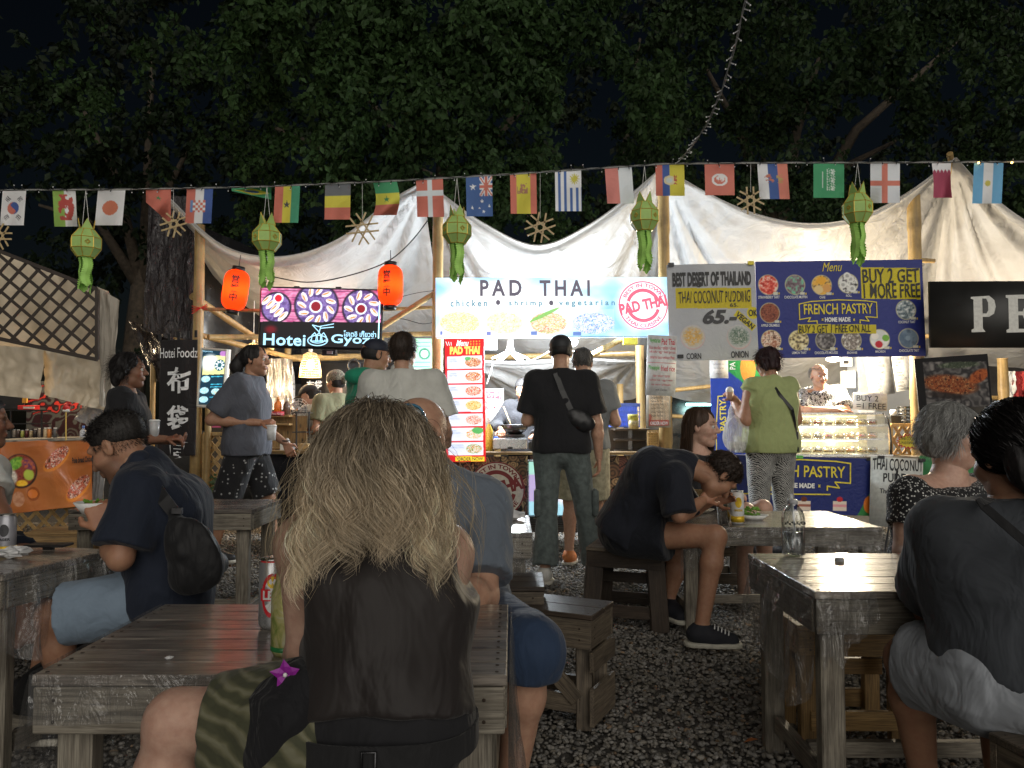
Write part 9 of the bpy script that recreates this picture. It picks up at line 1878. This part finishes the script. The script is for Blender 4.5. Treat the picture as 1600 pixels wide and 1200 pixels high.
B = Body(); B.cap(J['hl'].lerp(J['kl'], .22), J['kl'].lerp(J['hl'], .22), .112, .078, k=.05, flat=1); B.cap(J['hl'].lerp(J['kl'], .3)-U*.06, J['kl'].lerp(J['hl'], .3)-U*.09, .1, .07, k=.06, flat=1); p.garment('skirt', B, C_skirt, (.008, (10, 16, 16), 4), .008)
m = MB(); bz = J['pel']-U*.03
for z_ in (-.022, .022): pass
pts = []
for k in range(33):
 a = 2*PI*k/32; pts.append((bz+V_((.166*math.cos(a), .14*math.sin(a), .004*math.sin(3*a))), (math.cos(a), math.sin(a), 0)))
strap('belt', pts, .042, cloth('belt_web', (.016, .016, .017), .7), p.t, .004)
q = bz+V_((.0, -.148, 0)); MB().tube([q+V_(c) for c in ((-.011, 0, -.019), (.011, 0, -.019), (.011, 0, .019), (-.011, 0, .019), (-.011, 0, -.019))], .0022, 6).build('belt_buckle', M_['darksteel'], p.t, True)
# sunglasses pushed up on her head
sg = thing('sunglasses', 'blue framed sunglasses pushed up on the blond woman\'s head', 'sunglasses', p.H @ V_((0, .06, .12)), 0); bm_ = plain('blue_frame', (.02, .12, .2), .25); Hh = p.H
for s_ in (-1, 1):
 ring = [Hh @ V_((s_*(.055)+.028*math.cos(a*PI/8), .055, .118+.02*math.sin(a*PI/8))) for a in range(17)]; MB().tube(ring, .0035, 6, cap=False).build('lens_rim', bm_, sg, True); MB().add(ring[:-1], [tuple(range(16))]).build('lens', plain('pale_lens', (.3, .33, .33), .1), sg)
 MB().tube([Hh @ V_((s_*.084, .055, .118)), Hh @ V_((s_*.092, .0, .10)), Hh @ V_((s_*.09, -.05, .07))], .0035, 6).build('temple', bm_, sg, True)
# her hair: clumped wavy strands
def longhair(p):
 r = np.random.default_rng(21); H = p.H; k = p.hk; nc = 210; per = 72; m = 27; S_ = []; CC = []
 for c in range(nc):
  while True:
   d = r.normal(size=3); d /= np.linalg.norm(d)
   if d[2] > -.25 and d[1] < .55: break
  r0 = d*np.array([.08, .104, .094])+np.array([0, -.012, .036])
  side = d[0]; L = max(.12, .172+r0[2]*1.2+r.uniform(-.13, .07)+.03*abs(side)); wav = r.uniform(.6, 1.4); ph = r.random()*6.3; tw = r.uniform(-1, 1); tone = r.uniform(.55, 1.6); curlr = r.uniform(.004, .014)
  outx = np.sign(side)*(.2+abs(side))*.045*r.uniform(.2, 1.3); back = -.06*r.uniform(.3, 1.2) if d[1] < .15 else -.015
  base = np.tile(r0, (per, 1))+r.normal(size=(per, 3))*np.array([.012, .012, .008]); pts = [base]; cur = base.copy(); offs = r.normal(size=(per, 3))*.0075; fz = r.random((per, 1))
  st = L/(m-1)
  for i in range(1, m):
   t = i/(m-1)
   q = (cur-np.array([0, -.012, .036]))/np.array([.08, .104, .094]); rr = np.linalg.norm(q, axis=1)[:, None]; nrm = q/np.maximum(rr, 1e-6)
   dn = np.array([outx*2.6*(1-t)+.25*outx, back*2.2*(1-t), -1.0+.0*t])
   dirv = dn[None]*(.35+.9*t)+nrm*np.clip(1.55-rr, 0, 1)*.9*(t < .55)+(np.array([side*.8, d[1]*.6-.3, .15])[None])*max(0, .28-t)*2.2
   w_ = wav*(.05+2.1*t**1.4)*min(1, t*3)
   dirv = dirv+w_*np.array([math.cos(ph+t*13+tw), .55*math.sin(ph+t*13), .25*math.sin(ph*2+t*9)])[None]*.62+r.normal(size=(per, 3))*.02+fz*.10*np.array([math.sin(ph+t*7), math.cos(ph+t*8), 0])[None]
   dirv /= np.linalg.norm(dirv, axis=1)[:, None]; cur = cur+dirv*st*(.9+.2*fz); mn = cur.mean(0); cur = mn+(cur-mn)*(1-.05*max(0, t-.2))
   q = (cur-np.array([0, -.012, .036]))/np.array([.083, .107, .097]); rr = np.linalg.norm(q, axis=1)[:, None]; cur = np.where(rr < 1.0, q/np.maximum(rr, 1e-6)*np.array([.084, .108, .098])+np.array([0, -.012, .036]), cur)
   tt_ = np.clip((-.11-cur[:, 2])/.05, 0, 1); cur[:, 1] = np.where((cur[:, 2] < -.1) & (cur[:, 1] > -.115), cur[:, 1]*.75+(-.118)*.25, cur[:, 1])
   pts.append(cur+offs*(1-.55*t))
  A = np.stack(pts, 1); S_.append(A)
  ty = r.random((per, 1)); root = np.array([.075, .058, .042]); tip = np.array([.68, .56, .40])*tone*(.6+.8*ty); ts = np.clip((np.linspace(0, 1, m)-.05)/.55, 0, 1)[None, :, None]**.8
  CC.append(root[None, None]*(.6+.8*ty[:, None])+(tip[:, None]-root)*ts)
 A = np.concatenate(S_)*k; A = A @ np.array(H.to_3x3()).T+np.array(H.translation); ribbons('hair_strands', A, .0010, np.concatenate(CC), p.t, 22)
 # loose flyaway hairs
 n = 260; base = r.normal(size=(n, 3)); base /= np.linalg.norm(base, axis=1)[:, None]; base[:, 2] = np.abs(base[:, 2])*.9; base[:, 1] = -np.abs(base[:, 1])*.8+.1; cur = base*np.array([.095, .115, .1])+np.array([0, -.01, .03]); pts = [cur]; ph = r.random((n, 1))*6.3
 for i in range(22): t = i/22; dv = np.concatenate([np.sign(cur[:, :1])*(.55-.3*t)+.5*np.sin(ph+t*6), -.12+.3*np.cos(ph+t*7), -1+.9*(1-t)*base[:, 2:3]], 1); dv /= np.linalg.norm(dv, axis=1)[:, None]; cur = cur+dv*.0145*(.7+.6*r.random((n, 1))); pts.append(cur)
 A = np.stack(pts, 1)*k; A = A @ np.array(H.to_3x3()).T+np.array(H.translation); ribbons('loose_hairs', A, .0009, np.array([.35, .28, .18])*(.6+.8*r.random((n, 1))), p.t, 23)
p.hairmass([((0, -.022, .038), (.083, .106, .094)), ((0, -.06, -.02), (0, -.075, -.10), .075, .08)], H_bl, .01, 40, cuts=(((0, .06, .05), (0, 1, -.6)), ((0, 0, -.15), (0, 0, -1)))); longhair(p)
# black bag on her lap with a purple flower
c = P(446, 1135, 1.36); t = bag('black drawstring cloth bag on the blond woman\'s lap', 'cloth_bag', c, (.07, .07, .12), Matrix.Rotation(R(28), 3, 'Y'), cloth('bag_cotton', (.01, .01, .012), .8, folds=.9, scale=14), vox=.0075, caps=((P(468, 1050, 1.38), P(450, 1110, 1.36), .02, .06, .04),)); MB().tube([P(458, 1052, 1.36), P(425, 1085, 1.32), P(412, 1125, 1.3), P(418, 1132, 1.3), P(448, 1080, 1.33)], .003, 6).build('drawstring', M_['black'], t, True)
f0 = P(447, 1053, 1.33); t = thing('flower', 'purple orchid flower pinned to the black bag', 'flower', f0); pm = plain('orchid_petal', (.28, .02, .3), .5)
for k in range(5):
 a = k*1.26+.4; d = V_((math.cos(a), -.25, math.sin(a))); s_ = V_((-math.sin(a), 0, math.cos(a)))*.009; MB().add([f0, f0+d*.012+s_, f0+d*.027, f0+d*.012-s_, f0+d*.014+V_((0, -.003, 0))], [(0, 4, 1), (1, 4, 2), (2, 4, 3), (3, 4, 0)]).build('petal', pm, t)
MB().sph(f0+V_((0, -.006, 0)), .004, 0, 8).build('flower_centre', M_['white'], t, True)
# black bag on the ground at the lower left
t = bag('black bag on the ground under the left table', 'ground_bag', V_((-1.62, 2.9, .17)), (.22, .12, .16), None, M_['black'], vox=.014)
